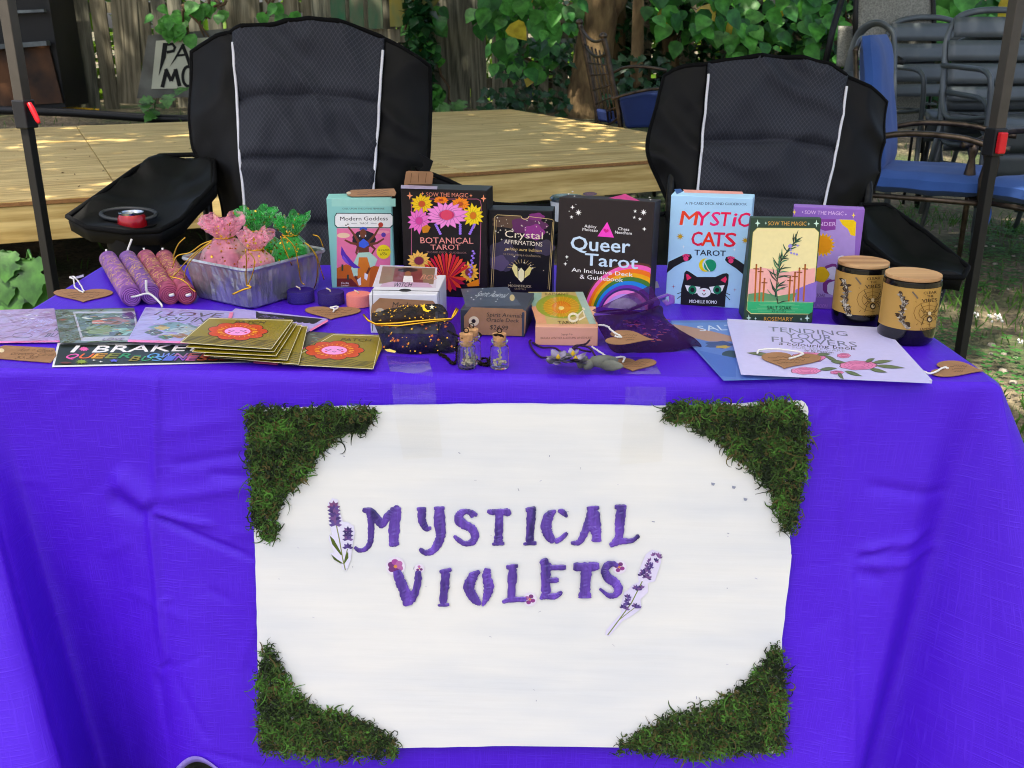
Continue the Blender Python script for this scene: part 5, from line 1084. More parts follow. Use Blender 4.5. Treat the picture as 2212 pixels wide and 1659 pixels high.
f.poly([(1290, 480), (1330, 460), (1360, 480), (1340, 520), (1300, 525)], 'c88430'); 
for x in (1400, 1590, 1700):
    for k in range(6): f.ell(x + k * 7 * (1 if x < 1500 else -1 if x > 1650 else 0), 460 + k * 14, 12, 9, '9a78d8', 8)
f.text('BOTANICAL', 1282, 604, 1692, 608, 48, 'e39a90', .012); f.text('TAROT', 1362, 655, 1592, 655, 42, 'e39a90', .012); f.text('78 CARD DECK · GUIDEBOOK', 1330, 680, 1640, 686, 15, '8f6a66')
f.flower(1270, 740, 95, 80, 'f0c070', '7a3040', 14, .6, .4); f.flower(1660, 830, 80, 85, 'f0b860', '7a3040', 14, .6, .4)
for k in range(13): a_ = -2.5 + k * .16; f.poly([(1480, 900), (1480 + 190 * math.cos(a_ - .06), 900 + 210 * math.sin(a_ - .06)), (1480 + 210 * math.cos(a_), 900 + 225 * math.sin(a_)), (1480 + 185 * math.cos(a_ + .06), 900 + 200 * math.sin(a_ + .06))], ['d0433e', 'e0604a', 'b83048'][k % 3])
for k in range(9): a_ = .2 + k * .32; f.poly([(1500, 860), (1500 + 110 * math.cos(a_ - .15), 860 + 100 * math.sin(a_ - .15)), (1500 + 150 * math.cos(a_), 860 + 125 * math.sin(a_)), (1500 + 110 * math.cos(a_ + .15), 860 + 100 * math.sin(a_ + .15))], ['d85040', 'a82a44'][k % 2])
for k in range(12): f.ell(1690 - k * 3 + (k % 2) * 12, 665 + k * 18, 11, 9, '9878d0', 8)
f.poly([(1640, 920), (1735, 880), (1738, 935), (1650, 940)], 'e08a34')
f.build('cover_print', m_inkw, B.box)
t = thing('price_tag', 'brown kraft tag standing behind the botanical tarot box top', 'tag', B.O + B.U * B.H + B.D * .035, 'kraft price tags')
yb = (B.O + B.D * .04).y; P = [ony(u, v, yb) for u, v in ((873, 396), (877, 371), (882, 369), (933, 371), (936, 376), (933, 402), (873, 402))]; kc = MB().prism(P, (0, .0007, 0)).build('card', m_kraft, t)
p = Print(P[0], (1, 0, 0), UP, ZD)
for x in (887, 903, 919): scrib(p, x, 396, x + 2, 376, 3, '4c3018', 1)
p.build('handwriting', m_ink, kc)
P = [onz(u, v, TZ + B.H + .0012) for u, v in ((866, 400), (945, 403), (944, 409), (866, 407))]; MB().prism(P, (0, 0, .0004)).build('tape', veil('hazy_tape', 'c4b8d8', .6, .3, 0), t)
# ---- crystal deck
B = deck_box('crystal_deck_box', 'black deck box with gold crystals and purple nebula', 'box', (1056, 640), (1192, 644), (1061, 453), .042, '131018', wrap=True, Z=Z7)
f = B.front
for x, y, rx, ry, c in ((230, 440, 140, 50, '5a4438'), (380, 470, 140, 70, '5c2a56'), (420, 520, 80, 60, '8a3a80'), (180, 700, 110, 120, '3a3348'), (150, 760, 70, 60, '574a66'), (500, 640, 80, 60, '3c3448'), (440, 400, 60, 30, '7a3070')): f.ell(x, y, rx, ry, c, 22, wob=.12, k=5)
G = 'e0c690'
f.line([(115, 420), (115, 400), (135, 385), (320, 395)], 4, G); f.line([(375, 398), (560, 420), (575, 435), (540, 970)], 4, G); f.line([(115, 420), (85, 960)], 4, G); f.line([(128, 425), (100, 950)], 2.5, G); f.line([(565, 440), (528, 960)], 2.5, G); f.ring(350, 395, 30, 24, 6, G, 14, .1, 3.0)
f.text('Crystal', 192, 558, 488, 575, 56, 'f0e2c8', .004); f.text('AFFIRMATIONS', 188, 608, 484, 632, 34, 'ece0cc', 0); f.text('golden aura edition', 190, 658, 480, 675, 24, 'd8bc80', 0, .3); f.text('52 CARD DECK & GUIDEBOOK', 182, 696, 474, 716, 14, 'a08a70')
for a_, b_, c_ in (([(262, 765), (290, 790), (295, 880), (275, 860), (248, 800)], 0, 'f0e2a0'), ([(320, 795), (345, 825), (340, 890), (320, 910), (298, 885), (298, 825)], 0, 'f8eec0'), ([(385, 785), (405, 800), (385, 850), (345, 880), (350, 825)], 0, 'e8d890')): f.poly(a_, c_)
for k in range(11): a_ = -2.75 + k * .236; f.line([(322 + 70 * math.cos(a_), 820 + 60 * math.sin(a_)), (322 + 118 * math.cos(a_), 830 + 100 * math.sin(a_))], 2, G)
f.text('MOONSTRUCK', 222, 945, 400, 952, 20, 'c8b898'); f.text('CRYSTALS', 268, 965, 355, 970, 12, 'a89878')
for i in range(46): f.star(ru(120, 545), ru(405, 560) if i < 30 else ru(560, 960), ru(4, 11), 'f2e8d4', 4, .3)
f.build('cover_print', m_inkw, B.box)
# ---- rainbow deck
B = deck_box('rainbow_tarot_box', 'large dark brown tarot box with rainbow and pink triangle', 'box', (1199, 655), (1400, 672), (1215, 426), .05, '2e2624', lean=.08, rough=.5, Z=Z7)
f = B.front
for ry, c in ((425, '5a3426'), (408, 'f070b0'), (375, 'f08048'), (342, 'f0b030'), (312, '4c7a3c'), (280, '3a84cc'), (250, '6a38a0'), (225, '3c2c64'), (208, 'f090cc'), (180, 'c0a0dc'), (150, 'f4eef4')):
    cx_ = 1200 - (425 - ry) * .30; pts = [(cx_ + ry * .95 * math.cos(a_), 1180 + ry * math.sin(a_)) for a_ in [math.pi + i * math.pi / 32 for i in range(33)]]
    pts = [(min(q[0], 1332 - (q[1] - 760) * .07), min(q[1], 1125)) for q in pts]; f.poly(pts, c)
f.text('Queer', 706, 655, 1165, 682, 110, 'cfe0ec', .035); f.text('Tarot', 815, 775, 1225, 806, 96, 'cfe0ec', .035)
f.text('An Inclusive Deck', 712, 826, 1188, 866, 32, 'f4f0ec', .016); f.text('& Guidebook', 776, 880, 1112, 908, 34, 'f4f0ec', .016)
f.poly([(990, 440), (1042, 562), (914, 552)], 'f05ac0'); f.poly([(978, 525), (962, 508), (962, 495), (975, 494), (982, 502), (992, 496), (1002, 502), (998, 516)], 'c82a80')
f.text('Ashley', 812, 482, 905, 490, 24, 'f4f0ec', .015); f.text('Molesso', 797, 508, 915, 518, 24, 'f4f0ec', .015); f.text('Chess', 1074, 503, 1160, 510, 24, 'f4f0ec', .015); f.text('Needham', 1050, 530, 1180, 540, 24, 'f4f0ec', .015)
for x, y, r_, k in ((720, 326, 18, 4), (766, 367, 26, 8), (712, 402, 16, 5), (694, 357, 6, 6), (747, 304, 5, 6), (1207, 357, 15, 5), (1273, 365, 26, 8), (1200, 405, 14, 5), (1244, 417, 16, 5), (1278, 495, 18, 4), (676, 712, 16, 4), (664, 766, 16, 4), (678, 740, 4, 6)): f.star(x, y, r_, 'fbf7f0', k, .35)
f.build('cover_print', m_inkg, B.box)
f = B.top; f.poly([(1000, 255), (1130, 222), (1245, 278)], 'd8488e'); f.ell(855, 222, 55, 16, '4c2e3c'); f.text('TAROT', 820, 228, 890, 230, 12, '86506a')
for x, y in ((690, 222), (720, 205), (735, 240), (1320, 250), (1325, 268)): f.star(x, y, 14, 'efe6e0', 4, .3, 7)
f.build('top_print', m_inkg, B.box)
# ---- mystic cats deck
B = deck_box('cats_tarot_box', 'light blue tarot box with black cat and red title', 'box', (1437, 655), (1607, 668), (1458, 421), .04, 'b2dcf6', Z=Z7)
f = B.front
f.text('A 78-CARD DECK AND GUIDEBOOK', 1597, 304, 2075, 312, 20, '22355c', .012)
[f.text(ch, x, 462 + (x - 1553) * .028, x1, 462 + (x1 - 1553) * .028, 112, c_, .03, .12) for ch, x, x1, c_ in ((q[0], 1553 + (q[1] - 1553) * .95, 1553 + (q[2] - 1553) * .95, q[3]) for q in (('M', 1553, 1705, 'f85a48'), ('Y', 1690, 1800, 'ee3c68'), ('S', 1802, 1880, 'f04478'), ('T', 1888, 1968, 'ee3c58'), ('i', 1982, 2020, 'ee3c68'), ('C', 2030, 2125, 'ea3860')))]; [f.text(ch, x, 622 + (x - 1645) * .035, x1, 622 + (x1 - 1645) * .035, 112, c_, .035, .05) for ch, x, x1, c_ in (('C', 1645, 1725, 'd82c50'), ('A', 1722, 1825, 'e84a3c'), ('T', 1815, 1900, 'd82c54'), ('S', 1900, 1985, 'e03848'))]; f.text('TAROT', 1668, 698, 1910, 706, 44, '16223c', .03)
for q in ([(1565, 462), (1610, 345), (1640, 345), (1600, 462)], [(1760, 462), (1800, 350), (1815, 350), (1780, 462)]): pass
f.star(1557, 553, 30, 'caa23a', 8, .4); f.star(2062, 584, 28, 'caa23a', 8, .4); f.star(1584, 634, 14, 'f6f8fa', 4, .25); f.star(1505, 943, 18, 'a04a6a', 4, .15); f.star(1978, 657, 14, 'f6f8fa', 4, .25); f.star(1982, 968, 16, 'a04a6a', 4, .15)
f.poly([(1466, 750), (1540, 715), (1600, 688), (1640, 692), (1650, 715), (1630, 738), (1580, 752), (1510, 790), (1452, 838)], '17161b'); f.poly([(1915, 712), (1950, 705), (2010, 740), (2060, 775), (2056, 855), (1990, 800), (1925, 758), (1905, 735)], '17161b')
for x, y in ((1602, 720), (1952, 738)):
    f.ell(x, y + 4, 20, 20, 'e0507e', 12); [f.ell(x + d, y - 26 + abs(d) * .4, 7, 9, 'e0507e', 8) for d in (-20, -6, 9, 22)]
f.poly([(1560, 1085), (1565, 960), (1585, 880), (1590, 835), (1605, 818), (1625, 825), (1690, 868), (1830, 868), (1890, 842), (1920, 838), (1935, 850), (1930, 920), (1912, 1000), (1905, 1100)], '17161b')
f.poly([(1602, 845), (1620, 848), (1645, 875), (1610, 895)], 'e0486a'); f.poly([(1912, 862), (1920, 885), (1908, 915), (1870, 892)], 'e0486a')
for x, s_ in ((1652, 1), (1845, -1)):
    f.poly([(x - 58 * s_, 930), (x + 62 * s_, 945), (x + 45 * s_, 990), (x, 1003), (x - 40 * s_, 975)], 'f2f3ef'); f.ell(x, 968, 32, 34, '2a7a58', 18); f.ell(x, 968, 17, 18, '101214', 14)
f.ell(1742, 990, 52, 36, 'f2f3ef', 18); f.poly([(1730, 968), (1756, 968), (1743, 984)], 'd0506a'); f.line([(1728, 995), (1742, 1010), (1756, 995)], 6, '17161b')
for y in (985, 1005): f.line([(1575, y), (1535, y + 12 + (y - 985))], 5, '17161b'); f.line([(1910, y + 5), (1945, y + 22 + (y - 985))], 5, '17161b')
f.ell(1755, 775, 52, 52, 'f0d850', 22); f.ell(1775, 772, 45, 48, 'b4d8ee', 22); f.ell(1790, 778, 48, 48, '2f9068', 22); f.line([(1745, 745), (1770, 800), (1790, 825)], 7, 'e0e8d0')
f.text('MICHELLE ROMO', 1628, 1068, 1842, 1076, 26, 'eef2f4', .02)
f.build('cover_print', m_ink, B.box)
f = B.top; f.poly([(1510, 185), (1560, 182), (1580, 205), (1530, 225)], '3a5a90'); f.poly([(1580, 188), (2040, 205), (2050, 225), (1590, 212)], 'e8a89c'); f.build('top_print', m_ink, B.box)
# ---- lavender soak box (thin card behind)
B = deck_box('lavender_soak_box', 'purple salt soak box standing behind the rosemary box', 'box', (1694, 662), (1842, 672), (1705, 445), .022, '9468c0', Z=Z8)
f = B.front
f.text('SOW THE MAGIC', 612, 352, 892, 362, 28, 'e8c8ec', .004); f.star(538, 338, 14, 'f4dc7a', 4, .35, 22); f.star(966, 362, 14, 'f4dc7a', 4, .35, 22); f.star(597, 338, 8, 'f0e4f4', 4, .3); f.star(910, 356, 8, 'f0e4f4', 4, .3)
f.poly([(520, 385), (965, 392), (985, 410), (960, 930), (940, 955), (600, 955)], 'b49ad4'); f.poly([(520, 385), (840, 390), (835, 465), (760, 475), (700, 450)], '8a4a9a'); f.text('LAVENDER', 600, 435, 838, 440, 30, 'e6c4ec', .004)
f.poly([(862, 392), (965, 395), (985, 412), (978, 512), (945, 505), (925, 460), (885, 430)], 'f2cf3c')
f.star(745, 575, 90, 'f0b840', 18, .72); f.ell(745, 575, 62, 62, 'e8a030', 22)
for x, y, r_, c in ((810, 770, 62, '7a3a80'), (800, 880, 60, '7a3a80'), (880, 680, 30, 'e8e2f0'), (812, 780, 50, 'd8d4ec'), (830, 890, 58, 'dcd8ee'), (730, 790, 60, 'e0b840'), (870, 780, 35, '7a3a80')): f.ell(x, y, r_, r_ * .95, c, 16, wob=.06, k=5)
f.text('SALT SOAK', 640, 948, 762, 952, 24, '6a3c80', .01); f.text('FULL MOON', 640, 1030, 775, 1034, 30, 'b888cc', .01); f.star(832, 1022, 12, 'f4dc7a', 4, .3)
f.build('cover_print', m_ink, B.box)
# ---- rosemary soak box, wider at the foot
O0, O1 = onz(1606, 695), onz(1754, 698); X = (O1 - O0); W = X.length; X.normalize(); Dv = Vector((-X.y, X.x, 0)); lean = .06
U = UP * math.cos(lean) + Dv * math.sin(lean); H = (onpl(1626, 470, O0, X.cross(U)) - O0).dot(U)
t = thing('rosemary_soak_box', 'green salt soak box with rosemary sprig standing in front', 'box', O0 + X * W / 2, 'boxes of decks and soaks')
T0, T1 = O0 + U * H, O0 + X * W + U * H; dB, dT = .05, .012
V = [O0, O1, O1 + Dv * dB, O0 + Dv * dB, T0, T1, T1 + Dv * dT, T0 + Dv * dT]
q = MB(); q.add(V, [(3, 2, 1, 0), (4, 5, 6, 7), (0, 1, 5, 4), (1, 2, 6, 5), (2, 3, 7, 6), (3, 0, 4, 7)]); rbox = q.build('box', M('dark_green_card', '28422c', .5, var=(12, .05)), t, None, .001)
f = Print(O0, X, U, Z8); f.text('SOW THE MAGIC', 347, 434, 624, 436, 30, 'd8a860', .005)
for x, y, r_ in ((272, 419, 28), (697, 421, 28), (331, 418, 12), (642, 424, 12), (208, 1104, 26), (257, 1108, 12), (586, 1112, 12), (630, 1106, 26)): f.star(x, y, r_ * .72, 'cfe8d4', 4, .35, r_)
def rr(x0, y0, x1, y1, sk, r_): return [(x0 + r_, y0), (x1 - r_, y0 + 2), (x1, y0 + r_), (x1 - sk, y1 - r_), (x1 - sk - r_, y1), (x0 - sk + r_, y1 - 2), (x0 - sk, y1 - r_), (x0, y0 + r_)]
f.poly(rr(238, 452, 716, 1078, 46, 32), 'e2d890'); f.poly(rr(242, 456, 712, 1074, 46, 30), 'f2e4ac')
f.poly([(215, 750), (300, 740), (500, 770), (690, 742), (680, 940), (200, 940)], 'eeb4a8'); f.poly([(640, 860), (700, 840), (690, 990), (540, 990), (545, 900)], '8a70b8'); f.poly([(205, 930), (300, 918), (420, 945), (560, 920), (520, 985), (202, 985)], '6a9468'); f.poly([(198, 985), (675, 992), (668, 1060), (645, 1074), (225, 1070), (196, 1045)], '4cae74')
for k in range(9): f.line([(ru(200, 300), 975 + k * 10), (ru(520, 640), 976 + k * 10)], 2, '8ac890')
for x, y0, y1 in ((263, 720, 985), (294, 740, 985), (322, 820, 985), (616, 720, 985), (575, 745, 985), (543, 775, 985), (508, 805, 985)): f.line([(x, y0), (x - 12, y1)], 12, 'b06a38'); f.line([(x - 22, y0 + 28), (x + 20, y0 + 30)], 8, '8a5030'); f.ell(x, y0, 7, 7, '8a5030', 8)
f.line([(418, 1000), (405, 900), (420, 780), (440, 690), (500, 600), (560, 540)], 9, '4a4a36')
for i in range(58):
    s_ = rnd(); C_ = [(418, 1000), (405, 900), (420, 780), (440, 690), (500, 600), (560, 540)]; k = min(4, int(s_ * 5)); ff = s_ * 5 - k; x = C_[k][0] + (C_[k + 1][0] - C_[k][0]) * ff; y = C_[k][1] + (C_[k + 1][1] - C_[k][1]) * ff
    a_ = ru(-2.9, -.25) if i % 2 else ru(-1.2, .1) - (math.pi / 2 if rnd() < .4 else 0); l_ = ru(60, 115) * (1 - .25 * s_); f.line([(x, y), (x + l_ * .5 * math.cos(a_), y + l_ * .5 * math.sin(a_)), (x + l_ * math.cos(a_ + .15), y + l_ * math.sin(a_ + .15))], [5, 10, 2], random.choice(['2f4a36', '3f5e44', '5a8a62', '26382c']))
for i in range(9): f.ell(ru(480, 560), ru(560, 650), 9, 8, '9a90c8', 8)
f.text('SALT SOAK', 340, 1042, 516, 1044, 28, '1e4a30', .012); f.text('4.5 oz / 127 g', 374, 1062, 474, 1063, 14, '1e4a30'); f.text('ROSEMARY', 316, 1124, 524, 1126, 30, 'd8a860', .005)
f.build('cover_print', m_ink, rbox)
# ---- two candle jars
m_jar = M('black_glass', '0a090a', .12, var=(5, .1), coat=.3); m_lid = wood('bamboo_lid', 'a27646', 'c89e6a', .6, 0, 16, .06, .1); m_lab = M('gold_label', 'bd9448', .45, .25, var=(10, .06))
def jar(label, base, wpx, lidc, lidw, Zl, dx, lab, ly):
    c = onz(*base) ; sc_ = (c - CAM).dot(Vector((0, math.cos(TH), -math.sin(TH)))) / FPX; c = c + Vector((0, wpx * sc_ / 2 * .9, 0)); R_ = wpx * sc_ / 2 * .99
    top = onpl(lidc[0], lidc[1], c, Vector((0, -1, 0))).z; h = top - TZ - .006
    t = thing('candle_jar', label, 'candle', c, 'black candle jars'); a_ = MB()
    a_.lathe([(.001, .001), (R_ * .86, .001), (R_ * .95, .005), (R_, .014), (R_, h - .009), (R_ * .98, h - .004), (R_ * .90, h - .0035)], c, 48); a_.build('jar', m_jar, t)
    a_ = MB(); a_.lathe([(R_ * .5, h - .003), (R_ * .955, h - .003), (R_ * .965, h - .0022), (R_ * .965, h + .0008), (R_ * .955, h + .0014), (.001, h + .0014)], c, 48); a_.build('lid', m_lid, t)
    hv = Vector((CAM.x - c.x, CAM.y - c.y, 0)); hd_ = hv.length; hv.normalize(); xv = Vector((-hv.y, hv.x, 0)); p = Print(c, xv, UP, Zl); dep = (CAM.z - (TZ + h / 2)) / hd_
    y1, y0 = [p.mp(ly[0], v_)[1] + R_ * dep for v_ in ly[1:]]; y1r = y1; y1 = min(y1, h - .0105); ysc = (y1 - y0) / (y1r - y0); an0 = math.atan2(-c.y, -c.x); A0, A1 = an0 - 1.28 + dx, an0 + 1.28 + dx; a_ = MB()
    a_.grid(lambda u, v: (c.x + (R_ + .0004) * math.cos(A0 + (A1 - A0) * u), c.y + (R_ + .0004) * math.sin(A0 + (A1 - A0) * u), c.z + y0 + (y1 - y0) * v), 30, 2); lb_ = a_.build('label', m_lab, t)
    def W(x, y, hh):
        s_ = max(-.985, min(.985, x / R_)); q = math.asin(s_); ca = math.cos(q); return c + xv * ((R_ + .0006 + hh) * s_) + hv * ((R_ + .0006 + hh) * ca) + UP * (y0 + (y + R_ * ca * dep - y0) * ysc)
    p.W = W; lab(p); p.build('label_print', m_ink, lb_); return t
DK = '3a2a18'
def lab2(p):
    p.text('CLEAR', 1475, 898, 1568, 890, 22, DK, .02); p.text('THE', 1498, 922, 1545, 920, 20, DK, .02); p.text('VIBES', 1462, 962, 1570, 955, 28, DK, .02); p.text('LAVENDER', 1445, 1188, 1560, 1182, 18, DK, .015)
    for a_ in range(12): q = a_ * .5236; p.line([(1512, 1050), (1512 + 190 * math.cos(q), 1050 + 110 * math.sin(q))], 3.5, '7a5c30')
    for r_ in (40, 75, 110): p.ring(1512, 1050, r_, r_ * .85, 3.5, '7a5c30', 12)
    for s_ in (-1, 1):
        for d in (-60, -25, 25, 70): p.line([(1512, 1055), (1512 + s_ * 38, 1055 + d * .4), (1512 + s_ * 58, 1055 + d * 1.3)], 4, DK)
    p.ell(1512, 1100, 20, 26, DK, 14); p.ell(1512, 1102, 12, 15, 'd8c49a', 12); p.ell(1512, 1052, 12, 16, 'd8c49a', 10)
    for k in range(26):
        f_ = k / 25; x = 1310 + 25 * math.sin(f_ * 5) + 110 * max(0, f_ - .6) * 1.6; y = 900 + 270 * f_; p.lens(x, y, x + ru(-45, 45), y + ru(-40, 10), 22, DK); p.lens(x, y, x + ru(-38, 38), y + ru(-34, 8), 14, random.choice(['9a9284', '6c6254', 'c0b8a4'])); p.ell(x, y, 13, 10, random.choice(['8a8478', '4c4236', 'b0a898']), 8)
    for k in range(6): p.ell(1400 + k * 6, 900 + k * 9 - 20, 7, 6, '6a6052', 8); p.ell(1600 + k % 3 * 10, 880 + k * 14, 8, 7, '6a6052', 8); p.ell(1585 - k * 2, 1120 + k * 8, 12, 8, '8a8478', 8)
def lab1(p):
    Z = p.Z; p.Z = (Z[0] + (-410 * 1.0) * Z[2], Z[1] + (-92) * Z[2], Z[2]); lab2(p)
jar('black candle jar with gold label and wooden lid, farther back', (1866, 712), 112, (1882, 556), 113, Z8, -.06, lab1, (1060, 768, 1085))
jar('black candle jar with gold label and wooden lid, nearest the table corner', (1974, 750), 122, (1983, 582), 122, Z8, 0, lab2, (1432, 855, 1195))
# ---- white deck box with clear lid
B = deck_box('white_deck_box', 'white deck box with a clear window lid in the middle of the table', 'box', (801, 720), (946, 722), (801, 635), .11, 'dcdce2', Z=Z6, rough=.4)
f = B.top; f.poly([(965, 775), (1410, 795), (1400, 955), (905, 945)], 'd8d2da'); f.poly([(985, 785), (1395, 800), (1380, 925), (955, 920)], '86705a'); f.poly([(1080, 800), (1290, 805), (1300, 925), (1060, 920)], '7a3a3a'); f.ell(1180, 815, 80, 16, '2a1a1c', 16); f.ell(1182, 845, 26, 22, '9a6a4c', 12); f.poly([(1150, 860), (1215, 860), (1225, 920), (1140, 920)], 'f0ecec'); f.text('BOS', 1275, 888, 1400, 890, 40, 'c88a78', .02); f.text('WITCH', 1060, 945, 1200, 945, 34, '2c2630', .02); f.poly([(985, 920), (1060, 905), (1340, 915), (1375, 950), (960, 945)], 'c8a8c0'); f.text('WITCH', 1065, 945, 1205, 945, 34, '2c2630', .03)
f.build('lid_print', m_inkw, B.box)
f = B.front; f.line([(905, 970), (1425, 980), (1420, 1300)], 5, '3a3a40'); f.line([(908, 972), (905, 1290)], 5, '3a3a40'); f.ell(1160, 972, 48, 12, '3a3a3a', 14); f.build('front_print', m_ink, B.box)
t = thing('price_tag', 'brown kraft tag leaning on the white deck box', 'tag', B.O + B.X * .06, 'kraft price tags')
yt = B.O.y - .008; P = [ony(u, v, yt) for u, v in ((801, 678), (803, 660), (820, 644), (935, 650), (940, 656), (940, 700), (803, 700))]; kc = MB().prism(P, (0, .0007, 0)).build('card', m_kraft, t)
p = Print(P[0], (1, 0, 0), UP, Z6); p.text('Modern', 1060, 1105, 1270, 1112, 44, '4a4036', 0, .15); p.ell(965, 1140, 36, 30, 'c9bda8', 14); p.build('handwriting', m_ink, kc)
# ---- spirit deck, lying, with tag
B = deck_box('animal_oracle_box', 'clear wrapped dark oracle deck lying behind its price tag', 'box', (995, 722), (1133, 728), (995, 668), .10, '3e4450', wrap=True, Z=Z7)
f = Print(B.O + B.U * B.H, B.X, B.Db, Z7); f.poly([(-150, 960), (215, 945), (320, 1090), (-110, 1100)], '4e5866'); f.text('Spirit Animal', -40, 1015, 190, 1030, 40, 'b8c0c8', 0, .1); f.ell(250, 1030, 20, 26, 'c8b890', 10)
for i in range(12): f.star(ru(-140, 230), ru(960, 1080), 10, 'ccd2d8', 4, .3, 6)
f.build('top_print', m_inkw, B.box)
t = thing('price_tag', 'brown kraft price tag reading twenty four ninety nine', 'tag', B.O, 'kraft price tags')
yt = B.O.y - .012; P = [ony(u, v, yt) for u, v in ((1003, 715), (1002, 684), (1018, 664), (1128, 668), (1137, 674), (1134, 720), (1127, 726), (1010, 722))]; kc = MB().prism(P, (0, .0008, 0)).build('card', m_kraft, t)
p = Print(P[0] + Vector((0, -.0003, 0)), (1, 0, 0), UP, Z7); p.text('Spirit Animals', 52, 1175, 332, 1186, 32, '3c3630', 0, .1); p.text('Oracle Deck', 50, 1214, 302, 1222, 30, '3c3630', 0, .1); p.text('$24.99', 75, 1275, 218, 1282, 36, '3c3630', 0, .1); p.zoom(Z6); p.ell(1694, 1212, 40, 38, 'd8c8a8', 18); p.ell(1692, 1212, 17, 16, '241c18', 14); p.build('handwriting', m_ink, kc)
# ---- peach deck
B = deck_box('sunburst_tarot_box', 'peach tarot box with green and orange sunburst lid', 'box', (1156, 746), (1291, 748), (1158, 705), .10, 'e0a484', wrap=True, Z=Z7)
f = B.top
f.poly([(375, 985), (800, 985), (905, 1235), (440, 1235)], 'c8b078'); f.poly([(380, 990), (480, 990), (470, 1110), (440, 1225), (410, 1100)], '9cb8a8'); f.poly([(400, 1100), (480, 1090), (520, 1232), (442, 1232)], 'dca080'); f.ell(630, 1095, 195, 95, '98a048', 26); f.ell(632, 1100, 140, 78, 'c89a3a', 24); f.ell(632, 1105, 75, 48, 'd87a30', 20); f.ell(632, 1110, 22, 16, 'f0d890', 14)
for k in range(26): q = k * .2417; f.line([(632 + 26 * math.cos(q), 1108 + 16 * math.sin(q)), (632 + 150 * math.cos(q), 1102 + 84 * math.sin(q))], 2.5, 'e8b85a')
f.poly([(800, 985), (905, 1235), (850, 1235), (740, 985)], 'a8bcae'); f.text('RADIANT', 505, 1012, 690, 1014, 20, '6a5a30', .01); f.text('TAROT', 610, 1238, 770, 1236, 26, '5a4a30', .02)
f.ring(725, 1185, 34, 30, 18, 'f0e4cc', 18); f.line([(760, 1170), (800, 1130), (815, 1180), (770, 1205)], 14, 'f0e4cc'); f.line([(795, 1110), (815, 1125)], 14, 'f0e4cc'); f.build('top_print', m_inkw, B.box)
f = B.front; f.text('Copyright © by', 630, 1322, 720, 1320, 14, '5a4030', 0, .2); f.text('BAKARA WINTNER & AUTUMN WHITEHURST', 472, 1352, 875, 1350, 18, '8a6248', .01); f.build('front_print', m_ink, B.box)
# ---- soft bags: outline on a leaning plane, puffed
def pillow(t, name, mat, outline, Z, O, Nn, bulge, wr=.003, sm=5):
    ol = smooth_pl(outline + outline[:1], sm)[:-1]; P = [onpl(Z[0] + u * Z[2], Z[1] + v * Z[2], O, Nn) for u, v in ol]; c = sum(P, Vector()) / len(P); k = len(P)
    def at(i, fr): h = bulge * (1 - fr ** 2.5); p = c + (P[i % k] - c) * fr; return p + Nn * (h + wr * mnoise.noise(p * 45) * (1.2 - fr * .6) + wr * .5 * mnoise.noise(p * 110))
    FR = [1, .94, .85, .72, .56, .4, .22, .06]; vs = [at(i, fr) for fr in FR for i in range(k)]
    fs = [(a * k + j, a * k + (j + 1) % k, (a + 1) * k + (j + 1) % k, (a + 1) * k + j) for a in range(len(FR) - 1) for j in range(k)] + [tuple(range((len(FR) - 1) * k, len(FR) * k))]
    q = MB(); q.add(vs, fs, 0, True); q.build(name, mat, t); return at, k
m_gold = M('gold_foil', 'd8a836', .25, 1, var=(30, .2)); m_cop = M('copper_foil', 'a05a34', .3, 1)
def flecks(t, name, mat, at, k, n_, size, Nn, fmin=.2, fmax=.95, star=0):
    q = MB()
    for i in range(n_):
        p = at(int(rnd() * k), math.sqrt(ru(fmin ** 2, fmax ** 2))) + Nn * .0012; s_ = size * ru(.4, 1.2); X_ = Nn.cross(Vector((ru(-1, 1), ru(-1, 1), ru(-1, 1)))).normalized(); Y_ = Nn.cross(X_)
        kk = star or 3; q.add([p + X_ * (s_ * (1 if j % 2 == 0 else .4) * math.cos(math.pi * j / kk)) + Y_ * (s_ * (1 if j % 2 == 0 else .4) * math.sin(math.pi * j / kk)) for j in range(2 * kk)], [tuple(range(2 * kk))])
    return setp(q.build(name, mat, t), kind='stuff')
m_blkveil = veil('black_organza', '07050c', .9, .4, .0, .2); Ns = Vector((0, -.72, .69)).normalized()
c = onz(895, 765); t = thing('star_pouch', 'black organza pouch with gold moons and stars', 'pouch', c)
O_ = onz(895, 766); at, k = pillow(t, 'bag', m_blkveil, [(920, 1235), (950, 1310), (985, 1400), (1005, 1440), (1200, 1470), (1400, 1462), (1555, 1440), (1565, 1330), (1490, 1215), (1200, 1225)], Z6, O_, Ns, .011, .006)
flecks(t, 'gold_stars', m_gold, at, k, 26, .0015, Ns, star=5); flecks(t, 'copper_stars', m_cop, at, k, 26, .0022, Ns, star=5)
at, k = pillow(t, 'ruffle', m_blkveil, [(900, 1150), (925, 1225), (1200, 1225), (1480, 1205), (1445, 1080), (1290, 1085), (1100, 1105)], Z6, O_ + Ns * .004, Ns, .007, .006)
flecks(t, 'gold_stars', m_gold, at, k, 60, .0013, Ns, star=5)
p = Print(O_ + Ns * .016, (1, 0, 0), Ns.cross(Vector((1, 0, 0))), Z6)
p.poly([(1290, 1088), (1310, 1084), (1312, 1105), (1330, 1125), (1362, 1128), (1330, 1142), (1300, 1128)], 'e8c848'); p.star(1368, 1102, 22, 'e6dcc0', 5, .4); p.poly([(1000, 1432), (1040, 1428), (1090, 1445), (1080, 1458), (1020, 1448)], 'e0c878'); setp(p.build('moon_print', m_inkg, t), kind='stuff')
